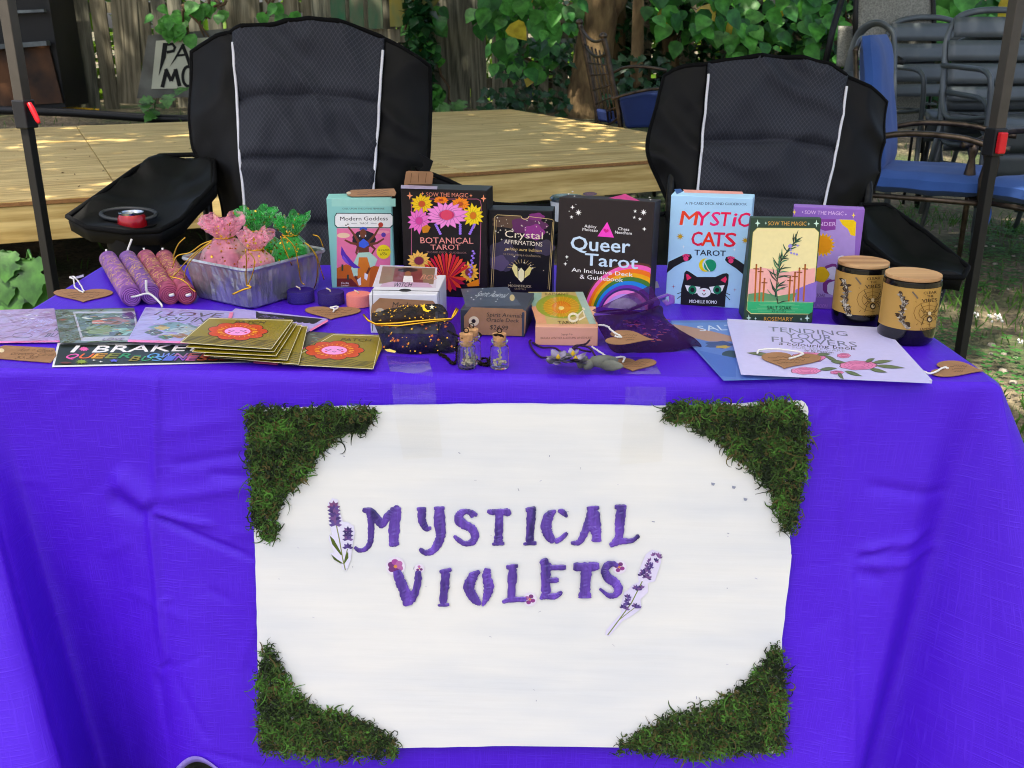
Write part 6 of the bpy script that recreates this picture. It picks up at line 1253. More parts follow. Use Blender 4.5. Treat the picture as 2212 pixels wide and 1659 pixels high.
q = MB(); q.tube([onpl(Z6[0] + x * Z6[2], Z6[1] + y * Z6[2], O_ + Ns * .014, Ns) for x, y in ((835, 1160), (870, 1205), (930, 1235), (1100, 1228), (1250, 1212), (1400, 1200), (1520, 1195), (1545, 1140), (1560, 1110))], .0014, 6)
q.tube([onpl(Z6[0] + x * Z6[2], Z6[1] + y * Z6[2], O_ + Ns * .015, Ns) for x, y in ((1520, 1195), (1550, 1160), (1572, 1118))], .0012, 6); q.tube([onpl(Z6[0] + x * Z6[2], Z6[1] + y * Z6[2], O_ + Ns * .013, Ns) for x, y in ((930, 1240), (1100, 1250), (1300, 1225), (1520, 1200))], .0012, 6); q.build('drawstring', m_gold, t)
m_purveil = veil('plum_organza', '2c0a3c', .95, .55, 0, .12); m_purveil2 = veil('plum_organza_sheer', '3a1052', .80, .55, 0, .12)
Np = Vector((0, -.45, .89)).normalized(); O_ = onz(1380, 762); t = thing('plum_pouch', 'plum organza drawstring pouch with a deck inside', 'pouch', O_)
at, k = pillow(t, 'bag', m_purveil, [(880, 1165), (920, 1140), (1160, 1165), (1400, 1100), (1430, 1170), (1520, 1270), (1720, 1395), (1650, 1415), (1440, 1455), (1200, 1462), (1060, 1462), (980, 1370)], Z7, O_, Np, .024, .004)
p = Print(O_ + Np * .026, (1, 0, 0), Np.cross(Vector((1, 0, 0))), Z7)
for i in range(60): x = ru(1060, 1480); y = ru(1200, 1380); l_ = ru(12, 45); p.line([(x, y), (x + l_ / 2, y + ru(-5, 3)), (x + l_, y + ru(-4, 6))], ru(3, 8), random.choice(['5a2058', '3c185c', '6a2c44', '4a2c74', '74384a']))
p.build('cards_showing_through', m_inkg, t)
pillow(t, 'ruffle', m_purveil2, [(870, 1130), (920, 1110), (1100, 1020), (1240, 970), (1330, 940), (1360, 1000), (1390, 1095), (1160, 1160), (930, 1155)], Z7, O_ + Np * .012 + Vector((0, -.01, 0)), Vector((0, -.8, .6)), .012, .006)
m_rib = M('violet_satin_ribbon', '5a1a9c', .3, var=(30, .15), sheen=.4); q = MB()
q.tube([onpl(Z7[0] + x * Z7[2], Z7[1] + y * Z7[2], O_ + Np * .036, Np) for x, y in ((890, 1160), (1000, 1150), (1130, 1140), (1260, 1085), (1380, 1035), (1460, 1005), (1492, 1020), (1490, 1065), (1455, 1080), (1440, 1050))], .0042, 8, flat=.35); q.build('ribbon', m_rib, t)
# ---- heart tags
def heart(label, c, rx, ry, rot=0.0, z=.0012, strg=None, words=True, Z=ZD, wl=.7):
    pts = []
    for i in range(44):
        a_ = i / 44 * 2 * math.pi; x = math.sin(a_) ** 3; y = -(13 * math.cos(a_) - 5 * math.cos(2 * a_) - 2 * math.cos(3 * a_) - math.cos(4 * a_)) / 15 - .12
        x, y = x * math.cos(rot) - y * math.sin(rot), x * math.sin(rot) + y * math.cos(rot); pts.append((Z[0] + (c[0] + x * rx) * Z[2], Z[1] + (c[1] + y * ry) * Z[2]))
    t = thing('heart_tag', label, 'tag', onz(Z[0] + c[0] * Z[2], Z[1] + c[1] * Z[2], TZ + z), 'kraft heart tags')
    kc = MB().prism([onz(*q, z=TZ + z) for q in pts], (0, 0, .0008)).build('card', m_kraft, t)
    p = Print(onz(*pts[0], z=TZ + z + .0008), (1, 0, 0), (0, 1, 0), Z)
    if words:
        for k_ in range(3): scrib(p, c[0] - rx * wl * (1 - .22 * k_), c[1] - ry * .35 + k_ * ry * .32, c[0] + rx * wl * (1 - .25 * k_), c[1] - ry * .38 + k_ * ry * .32, ry * .16, '4c3018', ry * .055, 22)
        p.build('handwriting', m_ink, kc)
    if strg:
        q = MB(); P = [onz(Z[0] + x * Z[2], Z[1] + y * Z[2], TZ + z + h) for x, y, h in strg]; C_ = [Vector(v) for v in crom(P, 6)]
        q.tube(C_, .0011, 6)
        q.tube([v + Vector((.0009 * math.sin(i * 1.6), 0, .0009 * math.cos(i * 1.6))) for i, v in enumerate(C_)], .0009, 5); q.build('string', m_string, t)
    return t
heart('kraft heart tag lying left of the rolled candles', (720, 942), 258, 60, 0, .0012, [(720, 915, .002), (650, 870, .003), (635, 800, .004), (605, 785, .003), (640, 780, .003), (690, 840, .004), (725, 905, .003)], Z=Z5)
tp = MB(); tp.prism([onz(*q, z=TZ + .004) for q in ((157, 600), (180, 593), (181, 598), (160, 604))], (0, 0, .0003)); tp.build('tape', veil('string_tape', 'cfc8e8', .5, .3, 0), bpy.data.objects['heart_tag'])
heart('kraft heart tag in front of the tea lights', (593, 1150), 218, 52, .06, .0012, [(600, 1140, .002), (610, 1120, .003), (580, 1105, .004), (640, 1100, .004), (605, 1130, .003)], Z=Z6)
heart('kraft heart tag on the plum pouch', (1165, 1345), 190, 56, -1.35, .03, [(1050, 1330, .002), (1100, 1335, .004), (1030, 1290, .006), (985, 1250, 0.002), (905, 1240, -.01)], Z=Z7, wl=.3)
heart('kraft heart tag beside the dried sage bundle', (1200, 1553), 168, 52, .08, .0012, [(1110, 1530, .002), (1120, 1490, .004), (1010, 1495, .004), (930, 1450, .004), (870, 1410, .003)], Z=Z7)
heart('kraft heart tag lying on the colouring book', (500, 1415), 218, 60, .18, .0092, [(500, 1400, .002), (600, 1360, .003), (420, 1330, .004), (290, 1335, .003), (270, 1360, .002)], Z=Z8)
heart('kraft heart tag at the right front corner of the table', (1725, 1478), 200, 58, -1.35, .0012, [(1650, 1470, .002), (1620, 1462, .003), (1530, 1505, .003), (1470, 1490, .003), (1420, 1465, .003)], Z=Z8, wl=.3)
# ---- paper goods
def sheet(name, label, cat, quad, z, th, col, Z=ZD, group=None, rough=.5, art=None, mat=None, edgecol=None, im=None):
    P = [onz(Z[0] + u * Z[2], Z[1] + v * Z[2], TZ + z) for u, v in quad]; t = thing(name, label, cat, sum(P, Vector()) / len(P), group)
    pp = MB().prism(P, (0, 0, th)).build('paper', mat or M(name + '_paper', col, rough, var=(10, .04)), t)
    p = Print(P[-1] + Vector((0, 0, th)), (1, 0, 0), (0, 1, 0), Z); p.l = 2
    if art: p.poly(quad, col); art(p); p.build('print', im or m_inkg, pp)
    return t
def gloss_lines(p, x0, y0, x1, y1, k, cols, l0=10, l1=60, w0=3, w1=12):
    for i in range(k): x = ru(x0, x1); y = ru(y0, y1); l_ = ru(l0, l1); p.line([(x, y), (x + l_ * .5, y + ru(-6, 6)), (x + l_, y + ru(-8, 8))], [w0, ru(w0, w1), w0 * .5], random.choice(cols))
def a_think(p):
    p.poly([(0, 1335), (530, 1328), (532, 1342), (0, 1352)], 'e86ab0'); p.text('thinking', 175, 1180, 470, 1172, 44, 'b4a4dc', .03, .1); p.text('of', 300, 1215, 395, 1210, 40, 'b4a4dc', .03, .1); p.text('you', 215, 1262, 405, 1258, 48, 'b4a4dc', .03, .1); p.ring(195, 1285, 85, 22, 4, '5a4058'); p.text('BU', 380, 1300, 470, 1298, 34, '3c2c44', 0); p.text('R', 465, 1250, 500, 1248, 30, '3c2c44', 0)
    gloss_lines(p, 20, 1080, 440, 1160, 12, ['d8c4dc', 'e8dcea', 'c0a4c8'], 20, 80, 3, 9)
sheet('greeting_card', 'lavender greeting card in clear sleeve at far left', 'card', [(-60, 1075), (470, 1060), (528, 1345), (-100, 1352)], .001, .0015, 'a88ab8', Z5, 'greeting cards in sleeves', art=a_think, im=m_cello)
def a_photo(p):
    p.poly([(630, 1080), (1165, 1078), (1205, 1325), (705, 1335)], 'b4b0bc'); p.poly([(650, 1095), (1150, 1092), (1185, 1290), (715, 1298)], '4a5a4c')
    for c_, x, y, rx, ry in (('8a4a38', 960, 1160, 150, 30), ('2c3c30', 780, 1140, 90, 40), ('7a8a5c', 880, 1240, 140, 40), ('4a2c5a', 1110, 1115, 60, 30), ('c8705c', 850, 1170, 60, 18), ('8ab0a8', 1050, 1250, 90, 30), ('2a3028', 1000, 1270, 60, 20)): p.ell(x, y, rx, ry, c_, 16, wob=.15, k=5)
    gloss_lines(p, 690, 1110, 1100, 1280, 40, ['d8dcd4', 'a8bcae', 'c89a80', 'e8e4d8', '6a7a8c', '34402f'], 20, 110, 3, 9); gloss_lines(p, 505, 1080, 620, 1330, 10, ['7a8a70', '5a6a52', '98a890'], 10, 40, 2, 8); p.text('LOVE', 880, 1330, 1060, 1328, 20, '7a5a90')
sheet('greeting_card', 'dark photo greeting card in a shiny clear sleeve', 'card', [(475, 1070), (1160, 1055), (1225, 1340), (520, 1350)], .003, .0015, '56604c', Z5, 'greeting cards in sleeves', art=a_photo, im=m_cello)
def a_love(p):
    p.poly([(1108, 1320), (1900, 1345), (1895, 1362), (1102, 1342)], 'f070b0'); p.poly([(1985, 1085), (2018, 1086), (2005, 1135), (1970, 1138)], 'e87aa0'); p.text('I LOVE', 1330, 1108, 1890, 1130, 36, '4a3444', .05); p.text('YOU IN', 1320, 1150, 1760, 1170, 36, '3c4048', .05)
    for c_, x, y, rx, ry in (('6a8a94', 1500, 1215, 190, 40), ('a8b4c0', 1600, 1240, 120, 36), ('3c4438', 1330, 1260, 70, 24), ('9a6a50', 1560, 1290, 90, 18), ('3a6a50', 1430, 1300, 60, 18), ('c8a860', 1400, 1220, 60, 18)): p.ell(x, y, rx, ry, c_, 14, wob=.2, k=4)
    gloss_lines(p, 1280, 1180, 1720, 1310, 44, ['e0e4ec', 'b8c8d8', '506068', 'd8c878', '8a5a48', '2c3430'], 15, 80, 3, 8)
sheet('greeting_card', 'lavender rainbow greeting card with pink edge in the middle of the sleeves', 'card', [(1258, 1050), (2020, 1085), (1930, 1352), (1102, 1340)], .005, .0015, 'a89cd4', Z5, 'greeting cards in sleeves', art=a_love, im=m_cello)
def a_dark(p):
    p.poly([(0, 1135), (30, 1150), (520, 1195), (470, 1225), (0, 1190)], '2a2826'); p.line([(420, 1285), (560, 1205)], 16, 'e888b0'); p.text("I'm here", 20, 1180, 190, 1205, 30, '8a7ab0', 0, .2)
    for k_ in range(9): p.ell(40 + k_ * 50, 1190 + k_ * 4.2, 26, 10, '2a2826', 10)
sheet('greeting_card', 'greeting card with black scalloped border behind the olive cards', 'card', [(-160, 1120), (558, 1202), (395, 1300), (-300, 1240)], .0035, .0015, 'b0a4d8', Z6, 'greeting cards in sleeves', art=a_dark)
def a_pink(p):
    p.line([(610, 1322), (370, 1432)], 20, 'f070b0'); p.line([(-20, 1530), (170, 1545)], 18, 'f070b0'); gloss_lines(p, 400, 1300, 540, 1400, 14, ['50484c', '7a8a80', '8a6a4c', '38302c'], 20, 60, 4, 12)
sheet('greeting_card', 'pink edged greeting card sticking out under the olive cards', 'card', [(60, 1275), (614, 1312), (170, 1552), (-360, 1500)], .002, .0012, '5c584c', Z6, 'greeting cards in sleeves', art=a_pink)
t = thing('price_tag', 'brown kraft price tag for the greeting cards at lower left', 'tag', onz(50, 765), 'kraft price tags')
P = [onz(*q, z=TZ + .001) for q in ((-6, 752), (10, 747), (118, 753), (122, 768), (110, 784), (95, 783), (-6, 775))]; kc = MB().prism(P, (0, 0, .0008)).build('card', m_kraft, t)
p = Print(P[0] + Vector((0, 0, .0008)), (1, 0, 0), (0, 1, 0), Z5); p.text('Ash + Chess', 140, 1422, 445, 1428, 28, '5a3c20', 0, .2); p.text('Greeting Cards', 80, 1452, 460, 1462, 28, '5a3c20', 0, .2); p.text('$5.50', 120, 1484, 300, 1488, 26, '5a3c20', 0, .2); p.ell(12, 1415, 26, 18, 'd8c8a8', 12); p.build('handwriting', m_ink, kc)
def a_brake(p):
    p.poly([(515, 1362), (2260, 1370), (2380, 1505), (470, 1545)], '1e2420'); p.text('I', 585, 1430, 640, 1430, 58, 'f4f0f2', .06, -.1); p.star(725, 1402, 46, 'e86aa8', 10, .55, 22); p.text('BRAKE', 785, 1432, 1590, 1420, 58, 'f4f0f2', .06, -.05); p.text('FOR', 1640, 1420, 2100, 1412, 56, 'f4f0f2', .06)
    for w_, x, cols, y, h in (('QUEER-OWNED', 550, ['e86ab0', 'e8703a', 'e8a83a', '8a8a3a', '3a8a5a', '3a8a5a', '6aa0d8', '7a8ad8', 'b87ab0', 'd86a5a', 'd84a4a'], 1485, 42), ('BUSINESSES', 1110, ['8a7a2a', '4a9a6a', '6a9ad0', '5a6ac8', '8a5ac0', 'd870b0', 'e87a5a', 'd85a4a', 'c84a5a', 'e8a03a'], 1508, 40)):
        st_ = (1840 - x) / len(w_) if x < 1000 else 98
        for i, ch in enumerate(w_):
            if ch == '-': p.line([(x + i * st_ + 20, y - 18), (x + i * st_ + 80, y - 18)], 12, cols[i])
            else: p.text(ch, x + i * st_, y - i * .4, x + i * st_ + st_ * .86, y - i * .4, h, cols[i], .06)
    p.star(705, 1518, 62, '8a9a2a', 10, .5, 22); p.star(985, 1508, 44, '5a5ac8', 5, .5, 16); p.star(812, 1505, 20, 'f4f0e8', 4, .3, 9); p.star(872, 1518, 20, 'f4f0e8', 4, .3, 9); p.ell(570, 1527, 50, 8, '6a3a34', 14)
sheet('bumper_sticker', 'black bumper sticker with rainbow lettering along the front edge', 'sticker', [(500, 1348), (2280, 1352), (2410, 1512), (450, 1560)], .0005, .0006, 'e8e6e4', Z5, art=a_brake)
OL = '8c7c34'
def flower_patch(p, x, y, rx, ry):
    for k_ in range(9): a_ = k_ * .698; p.ell(x + .72 * rx * math.cos(a_), y + .70 * ry * math.sin(a_), rx * .33, ry * .36, '1c1410', 12)
    for k_ in range(9): a_ = k_ * .698; p.ell(x + .72 * rx * math.cos(a_), y + .70 * ry * math.sin(a_), rx * .30, ry * .32, 'c8521c', 12)
    p.ell(x, y, rx * .76, ry * .76, 'c8521c', 24); p.ell(x, y, rx * .44, ry * .46, 'f0a4dc', 20)
    for s_ in (-1, 1): p.line([(x + s_ * rx * .30, y - ry * .08), (x + s_ * rx * .2, y), (x + s_ * rx * .1, y - ry * .08)], ry * .07, '2a1418'); p.ell(x + s_ * rx * .28, y + ry * .12, rx * .05, ry * .06, 'c83a2c', 8)
    p.line([(x - rx * .07, y + ry * .14), (x, y + ry * .2), (x + rx * .07, y + ry * .14)], ry * .05, '2a1418')
    for k_ in range(22): a_ = k_ * .2856; p.line([(x + .52 * rx * math.cos(a_), y + .54 * ry * math.sin(a_)), (x + .68 * rx * math.cos(a_ + .04), y + .68 * ry * math.sin(a_ + .04))], rx * .022, 'f0b050')
def waves(p, q, k=6):
    A_, B_, C_, D_ = [np.array(v, float) for v in q]
    for i in range(k):
        v = .72 + .26 * i / k; l = A_ + (D_ - A_) * v; r_ = B_ + (C_ - B_) * v; p.line([tuple(l + (r_ - l) * (.01 + .98 * s_ / 40) + np.array((0, 1.5 * math.sin(s_ * .62 + i * .5)))) for s_ in range(41)], .9, '2e2810')
def border(p, q, col='efe6c8'):
    for i in range(4): a_, b_ = q[i], q[(i + 1) % 4]; p.line([a_, b_], 1.0, col)
fan = [[(500, 702), (664, 706), (645, 787), (462, 772)], [(488, 699), (652, 703), (620, 778), (440, 768)], [(476, 696), (641, 700), (596, 769), (415, 760)], [(464, 692), (634, 696), (592, 760), (402, 750)], [(452, 688), (632, 692), (586, 754), (390, 740)]]
for i, q in enumerate(fan):
    lab = ['olive patch card at the bottom of the fanned stack', 'olive patch card second from the bottom of the fanned stack', 'olive patch card in the middle of the fanned stack', 'olive patch card second from the top of the fanned stack', 'olive patch card with orange flower on top of the fanned stack'][i]
    def art(p, q=q, i=i): border(p, q); waves(p, q); (flower_patch(p, 513, 716, 64, 19) if i == 4 else None); (p.text('PATCH', 505, 699, 570, 700, 6, '4a4020', .02) if i == 4 else None)
    sheet('patch_card', lab, 'card', q, .007 + .0032 * i, .0012, OL, ZD, 'olive cards with flower patches', art=art)
q = [(715, 722), (820, 725), (826, 750), (806, 797), (610, 787), (640, 765)]
def art(p): border(p, [(720, 723), (821, 726), (806, 797), (610, 787)]); waves(p, [(725, 723), (826, 748), (806, 796), (612, 787)], 5); flower_patch(p, 722, 757, 63, 20); p.text('PATCH', 735, 737, 800, 738, 6, '4a4020', .02)
sheet('patch_card', 'olive patch card with orange flower lying alone in front', 'card', q, .004, .0012, OL, ZD, 'olive cards with flower patches', art=art)
# ---- books
def a_sal(p):
    p.poly([(1500, 1225), (1940, 1222), (1970, 1330), (1620, 1310)], '6a8ac4'); p.poly([(1500, 1235), (1600, 1250), (1800, 1290), (1960, 1330), (1965, 1370), (1780, 1370), (1570, 1320)], 'a88a7a'); p.text('SALT', 1715, 1290, 2020, 1278, 44, 'ccd8ea', 0, .1); p.ell(1860, 1395, 110, 28, '3a4a7a', 14, wob=.2); p.ell(1890, 1412, 60, 12, 'b09a58', 10, wob=.2); p.ell(1950, 1470, 70, 30, '28404a', 14); p.poly([(1700, 1440), (1990, 1500), (1990, 1650), (1870, 1640)], '4a68b0')
sheet('blue_colouring_book', 'blue colouring book partly under the lavender colouring book', 'book', [(1480, 1222), (1970, 1218), (2480, 1660), (1895, 1675)], .001, .0028, '5c78b8', Z7, art=a_sal)
def a_tend(p):
    G_ = '6a7088'
    p.text('TENDING', 350, 1200, 925, 1236, 34, G_); p.text('YOUR', 480, 1248, 820, 1270, 40, G_); p.text('FLOWERS', 375, 1276, 995, 1316, 38, G_); p.text('a colouring book', 425, 1298, 985, 1338, 24, '1c1c28', .015, .1); p.text('FOR SELF-CARE', 525, 1325, 905, 1352, 18, '9aa0b4'); p.text('by KJ Forman', 612, 1346, 820, 1362, 16, '3a3a4a', .01, .1)
    for x, y, rx, ry in ((640, 1390, 125, 38), (1000, 1448, 140, 34), (620, 1488, 110, 26), (895, 1378, 50, 18), (845, 1500, 50, 14)):
        p.ell(x, y, rx, ry, '5a3048', 22, wob=.06, k=7); p.ell(x, y, rx * .95, ry * .94, 'd88ab4', 22, wob=.06, k=7)
        for k_ in (.75, .55, .35): p.ring(x, y, rx * k_, ry * k_, 2, '8a4068', 14)
    for x0, y0, x1, y1 in ((360, 1372, 190, 1358), (1120, 1450, 1340, 1468), (1100, 1430, 1250, 1415), (760, 1380, 860, 1425), (900, 1490, 1030, 1528), (800, 1420, 910, 1430), (850, 1500, 895, 1550), (1080, 1475, 1210, 1500), (720, 1480, 850, 1470), (700, 1372, 800, 1368), (1050, 1425, 1120, 1400)): p.lens(x0, y0, x1, y1, 26, '39482f'); p.lens(x0, y0, x1, y1, 20, '64745a')
def a_tend2(p):
    for i in range(8): p.ell(ru(200, 1150), ru(1190, 1520), ru(50, 120), ru(10, 22), random.choice(['bebce6', 'c8c6ec']), 14, wob=.1)
    a_tend(p)
sheet('colouring_book', 'pale lavender flower colouring book at the right front of the table', 'book', [(50, 1130), (1185, 1195), (1532, 1578), (152, 1515)], .0042, .004, 'c6c4ea', Z8, art=a_tend2)
# ---- rolled beeswax candles
def candle(label, back, front, col, col2):
    c0_, c1 = onz(*back), onz(*front); r_ = .0145; A_ = c0_ + UP * r_; B_ = c1 + UP * r_; ax = (B_ - A_).normalized(); sx = ax.cross(UP).normalized(); uy = sx.cross(ax)
    t = thing('rolled_candle', label, 'candle', (c0_ + c1) / 2, 'rolled beeswax candles'); R = Matrix((sx, uy, ax)).transposed(); L_ = (B_ - A_).length
    m_ = M('beeswax_' + col, col, .6, var=(50, .2), col2=col2, bump=(420, .7, .0015)); q = MB(); q.lathe([(.004, .002), (r_ * .85, 0), (r_, .004), (r_ * 1.02, L_ * .5), (r_, L_ - .003), (r_ * .96, L_), (r_ * .8, L_ - .002), (.003, L_ - .003)], A_, 28, axis=R, wob=lambda i, a_: 1 + .02 * math.sin(3 * a_ + i)); q.build('wax', m_, t)
    q = MB(); q.tube([B_ + ax * .0005 + sx * (.0128 * (1 - i / 70) * math.cos(i * .42)) + uy * (.0128 * (1 - i / 70) * math.sin(i * .42)) for i in range(66)], .0009, 5); q.build('rolled_edge', M('beeswax_edge_' + col, col2, .55), t)
    q = MB()
    for i in range(520):
        a_ = ru(0, 6.28); s_ = L_ * (random.gauss(.5, .25)); 
        if s_ < .01 or s_ > L_ - .01: continue
        n_ = sx * math.cos(a_) + uy * math.sin(a_); p = A_ + ax * s_ + n_ * (r_ * 1.04); d = (ax * ru(-1, 1) + n_.cross(ax) * ru(-1, 1)).normalized() * ru(.0014, .0036); e = n_.cross(d).normalized() * .0008; q.add([p - d - e, p + d - e, p + d + e, p - d + e], [(0, 1, 2, 3)])
    setp(q.build('herb_flecks', M('dried_herb', 'd8b26c', .8, var=(40, .2)), t), kind='stuff')
    return t, B_, ax, sx, uy, A_
cds = [candle('purple rolled beeswax candle at the left end of the row', (236, 577), (287, 662), '7c3f98', 'a868c0'), candle('violet rolled beeswax candle, second in the row', (278, 576), (330, 658), '6c3c92', '9a62b8'), candle('magenta rolled beeswax candle, third in the row', (317, 574), (370, 658), '8c2450', 'c86086'), candle('crimson rolled beeswax candle next to the foil pan', (357, 574), (406, 658), '86203e', 'c45a78')]
for i, (t, Bv, ax, sx, uy, Av) in enumerate(cds):
    q = MB(); 
    if i == 0: q.tube(crom([Bv, Bv + Vector((.01, -.008, .003)), Bv + Vector((.028, -.005, .006)), Bv + Vector((.045, -.012, -.006)), Bv + Vector((.05, -.02, -.01))], 5), .0016, 6)
    elif i == 1: q.tube(crom([Bv, Bv + Vector((-.004, -.006, .008)), Bv + Vector((-.003, -.006, .024))], 5), .0018, 6)
    else: q.tube(crom([Bv, Bv + Vector((.003, -.006, .001)), Bv + Vector((.008, -.008, .003))], 4), .0024, 6)
    q.build('wick', m_string, t); q = MB(); q.tube(crom([Av, Av - ax * .008 + UP * .006, Av - ax * .012 + UP * (.014 if i != 1 else .03) + sx * (.0 if i != 1 else -.012)], 5), .0017, 6); q.build('wick', m_string, t)
# ---- foil loaf pan
m_foil = M('crinkled_aluminium_foil', 'b4b5b8', .28, .7, var=(30, .3), bump=(48, 1.0, .005), stretch=(1, 1, .45)); t = thing('foil_loaf_pan', 'crinkled aluminium loaf pan holding organza bags', 'pan', onz(540, 620))
zr = TZ + .062; rA, rB, rC = onz(392, 556, zr), onz(534, 584, zr), onz(703, 540, zr); rD = rA + rC - rB; ctr = (rA + rB + rC + rD) / 4
def rrect(cs_, k, f, z, n_=7):
    c_ = sum(cs_, Vector()) / 4; out = []; cs2 = [c_ + (p - c_) * f for p in cs_]
    for i in range(4):
        p = cs2[i]; a_ = (cs2[i - 1] - p); b_ = (cs2[(i + 1) % 4] - p); a_ = a_.normalized() * k; b_ = b_.normalized() * k
        for j in range(n_ + 1): s_ = j / n_; out.append(p + a_ * (1 - s_) ** 2 + b_ * s_ ** 2)
    dens = []
    for i in range(len(out)):
        p, q_ = out[i], out[(i + 1) % len(out)]; kk = max(1, int((q_ - p).length / .006)); dens += [p + (q_ - p) * (j / kk) for j in range(kk)]
    return [Vector((p.x, p.y, z)) for p in dens]
R0 = rrect([rA, rB, rC, rD], .016, 1, zr); K2 = len(R0)
rings = []; 
for f_, z_, fl in ((1.035, zr - .003, 0), (1.05, zr - .001, 0), (1.04, zr + .002, 0), (1.0, zr, 0), (.985, zr - .008, 1), (.97, zr - .017, 1), (.957, zr - .025, 1), (.943, zr - .033, 1), (.93, zr - .041, 1), (.917, zr - .049, 1), (.90, TZ + .004, 1), (.87, TZ + .0015, 0)):
    rings.append([ctr + (p - ctr) * f_ * (1 + (.005 * (1 if i % 2 else -1) + .030 * mnoise.noise(Vector((p.x * 90, p.y * 90, z_ * 45)))) * fl) + Vector((0, 0, z_ - ctr.z)) for i, p in enumerate(R0)])
q = MB(); q.add([p for r_ in rings for p in r_], [(a_ * K2 + j, a_ * K2 + (j + 1) % K2, (a_ + 1) * K2 + (j + 1) % K2, (a_ + 1) * K2 + j) for a_ in range(len(rings) - 1) for j in range(K2)], 0, False); q.add(rings[-1], [tuple(range(K2))]); q.build('pan', m_foil, t, solid=.0006)
# ---- organza bags
m_soil = M('dried_flower_filling', '8a4a5a', .9, var=(70, .5), col2='c0808c', bump=(150, .8, .003)); m_gsoil = M('green_filling', '14501c', .9, var=(70, .5))
def obag(label, c, r_, h, col, fac, fill, seed, tilt=(0, 0)):
    c = Vector(c); t = thing('organza_bag', label, 'pouch', c, 'organza bags in the foil pan'); mv = veil('organza_' + label.replace(' ', '_')[:20], col, fac, .25, .8); T = Vector((tilt[0], tilt[1], 1)).normalized()
    def P(a_, s_):
        pr = [(0, .45), (.12, .95), (.3, 1.0), (.5, .85), (.64, .45), (.70, .30), (.78, .48), (.9, .68), (1, .74)]; rr_ = np.interp(s_, [p[0] for p in pr], [p[1] for p in pr]) * r_
        plt = 1 + (.10 if s_ < .7 else .24) * math.sin(a_ * 6 + seed + 2 * s_) * sst(.25, .7, s_) + .30 * mnoise.noise(Vector((math.cos(a_) * 11, math.sin(a_) * 11, s_ * 20 - seed))) * sst(.6, .85, s_) + .10 * mnoise.noise(Vector((math.cos(a_) * 2, math.sin(a_) * 2, s_ * 5 + seed)))
        return c + T * (s_ * h + (.006 * math.sin(a_ * 5 + seed * 2) * sst(.75, 1, s_))) + Vector((math.cos(a_), math.sin(a_), 0)) * rr_ * plt
    q = MB(); q.grid(lambda u, v: P(u * 6.2832, v), 150, 76); q.build('sheer_bag', mv, t)
    q = MB(); q.grid(lambda u, v: P(u * 6.2832 + .5, .66 + .30 * v) * .5 + (c + T * (.66 + .30 * v) * h) * .5, 40, 10); q.build('inner_ruffle', mv, t)
    q = MB(); q.lathe([(.001, .004), (r_ * .6, .008), (r_ * .7, h * .2), (r_ * .5, h * .38), (.002, h * .45)], c, 18, wob=lambda i, a_: 1 + .08 * math.sin(a_ * 3 + i)); q.build('filling', fill, t)
    q = MB()
    for i in range(240): a_ = ru(0, 6.28); s_ = ru(.15, 1); p = P(a_, s_) + Vector((math.cos(a_), math.sin(a_), 0)) * .0012; d = Vector((ru(-1, 1), ru(-1, 1), ru(-1, 1))).normalized() * ru(.001, .0026); e = d.cross(Vector((math.cos(a_), math.sin(a_), 0))); q.add([p - d, p + e, p + d, p - e], [(0, 1, 2, 3)])
    setp(q.build('gold_specks', m_gold, t), kind='stuff')
    q = MB(); q.tube([P(i * 6.2832 / 24, .69) + Vector((math.cos(i * .2618), math.sin(i * .2618), 0)) * .001 for i in range(25)], .0012, 5); q.build('drawstring', m_gold, t)
    return t
bz = TZ + .024; av = (rA - rB) / 2; bv = (rC - rB) / 2
g1 = obag('large pink organza bag at the left of the foil pan', ctr + av * .35 - bv * .38 + Vector((0, 0, bz - ctr.z)), .041, .094, 'ff9cb8', .46, m_soil, 1.0, (-.08, .12))
g2 = obag('small pink organza bag leaning at front of the foil pan', ctr - av * .5 - bv * .42 + Vector((0, 0, bz - ctr.z)), .029, .080, 'ff9cb6', .46, m_soil, 4.0, (.06, .05))
g3 = obag('green organza bag in the middle of the foil pan', ctr + av * .3 + bv * .36 + Vector((0, 0, bz - ctr.z)), .039, .096, '16a82c', .62, m_gsoil, 7.0, (-.05, .15))
g4 = obag('green organza bag at the right end of the foil pan', ctr - av * .42 + bv * .5 + Vector((0, 0, bz - ctr.z)), .031, .092, '16a82e', .62, m_gsoil, 9.0, (.1, .05))
def cord(t, pts, Z, y, r_=.0009): q = MB(); q.tube(crom([ony(Z[0] + u * Z[2], Z[1] + v * Z[2], y) for u, v in pts], 6), r_, 5); q.build('cord', m_gold, t)
yc = rB.y
cord(g1, [(1830, 470), (1700, 560), (1600, 660), (1530, 740), (1480, 780), (1460, 760)], Z5, yc + .03); cord(g1, [(1820, 480), (1690, 590), (1610, 700), (1590, 800)], Z5, yc + .02); cord(g1, [(1830, 465), (1740, 500), (1640, 570), (1530, 600), (1490, 700)], Z5, yc + .02); cord(g1, [(1600, 440), (1540, 500), (1500, 600), (1510, 660)], Z5, yc + .03)
cord(g1, [(1480, 780), (1560, 800), (1620, 840), (1650, 880), (1690, 910)], Z5, yc + .0); cord(g2, [(2120, 540), (2130, 640), (2125, 760), (2130, 850)], Z5, yc - .008); cord(g2, [(2130, 850), (2170, 870), (2100, 890), (2010, 930)], Z5, yc - .01, .0014); cord(g2, [(2150, 560), (2200, 640), (2180, 760), (2140, 850)], Z5, yc - .006)
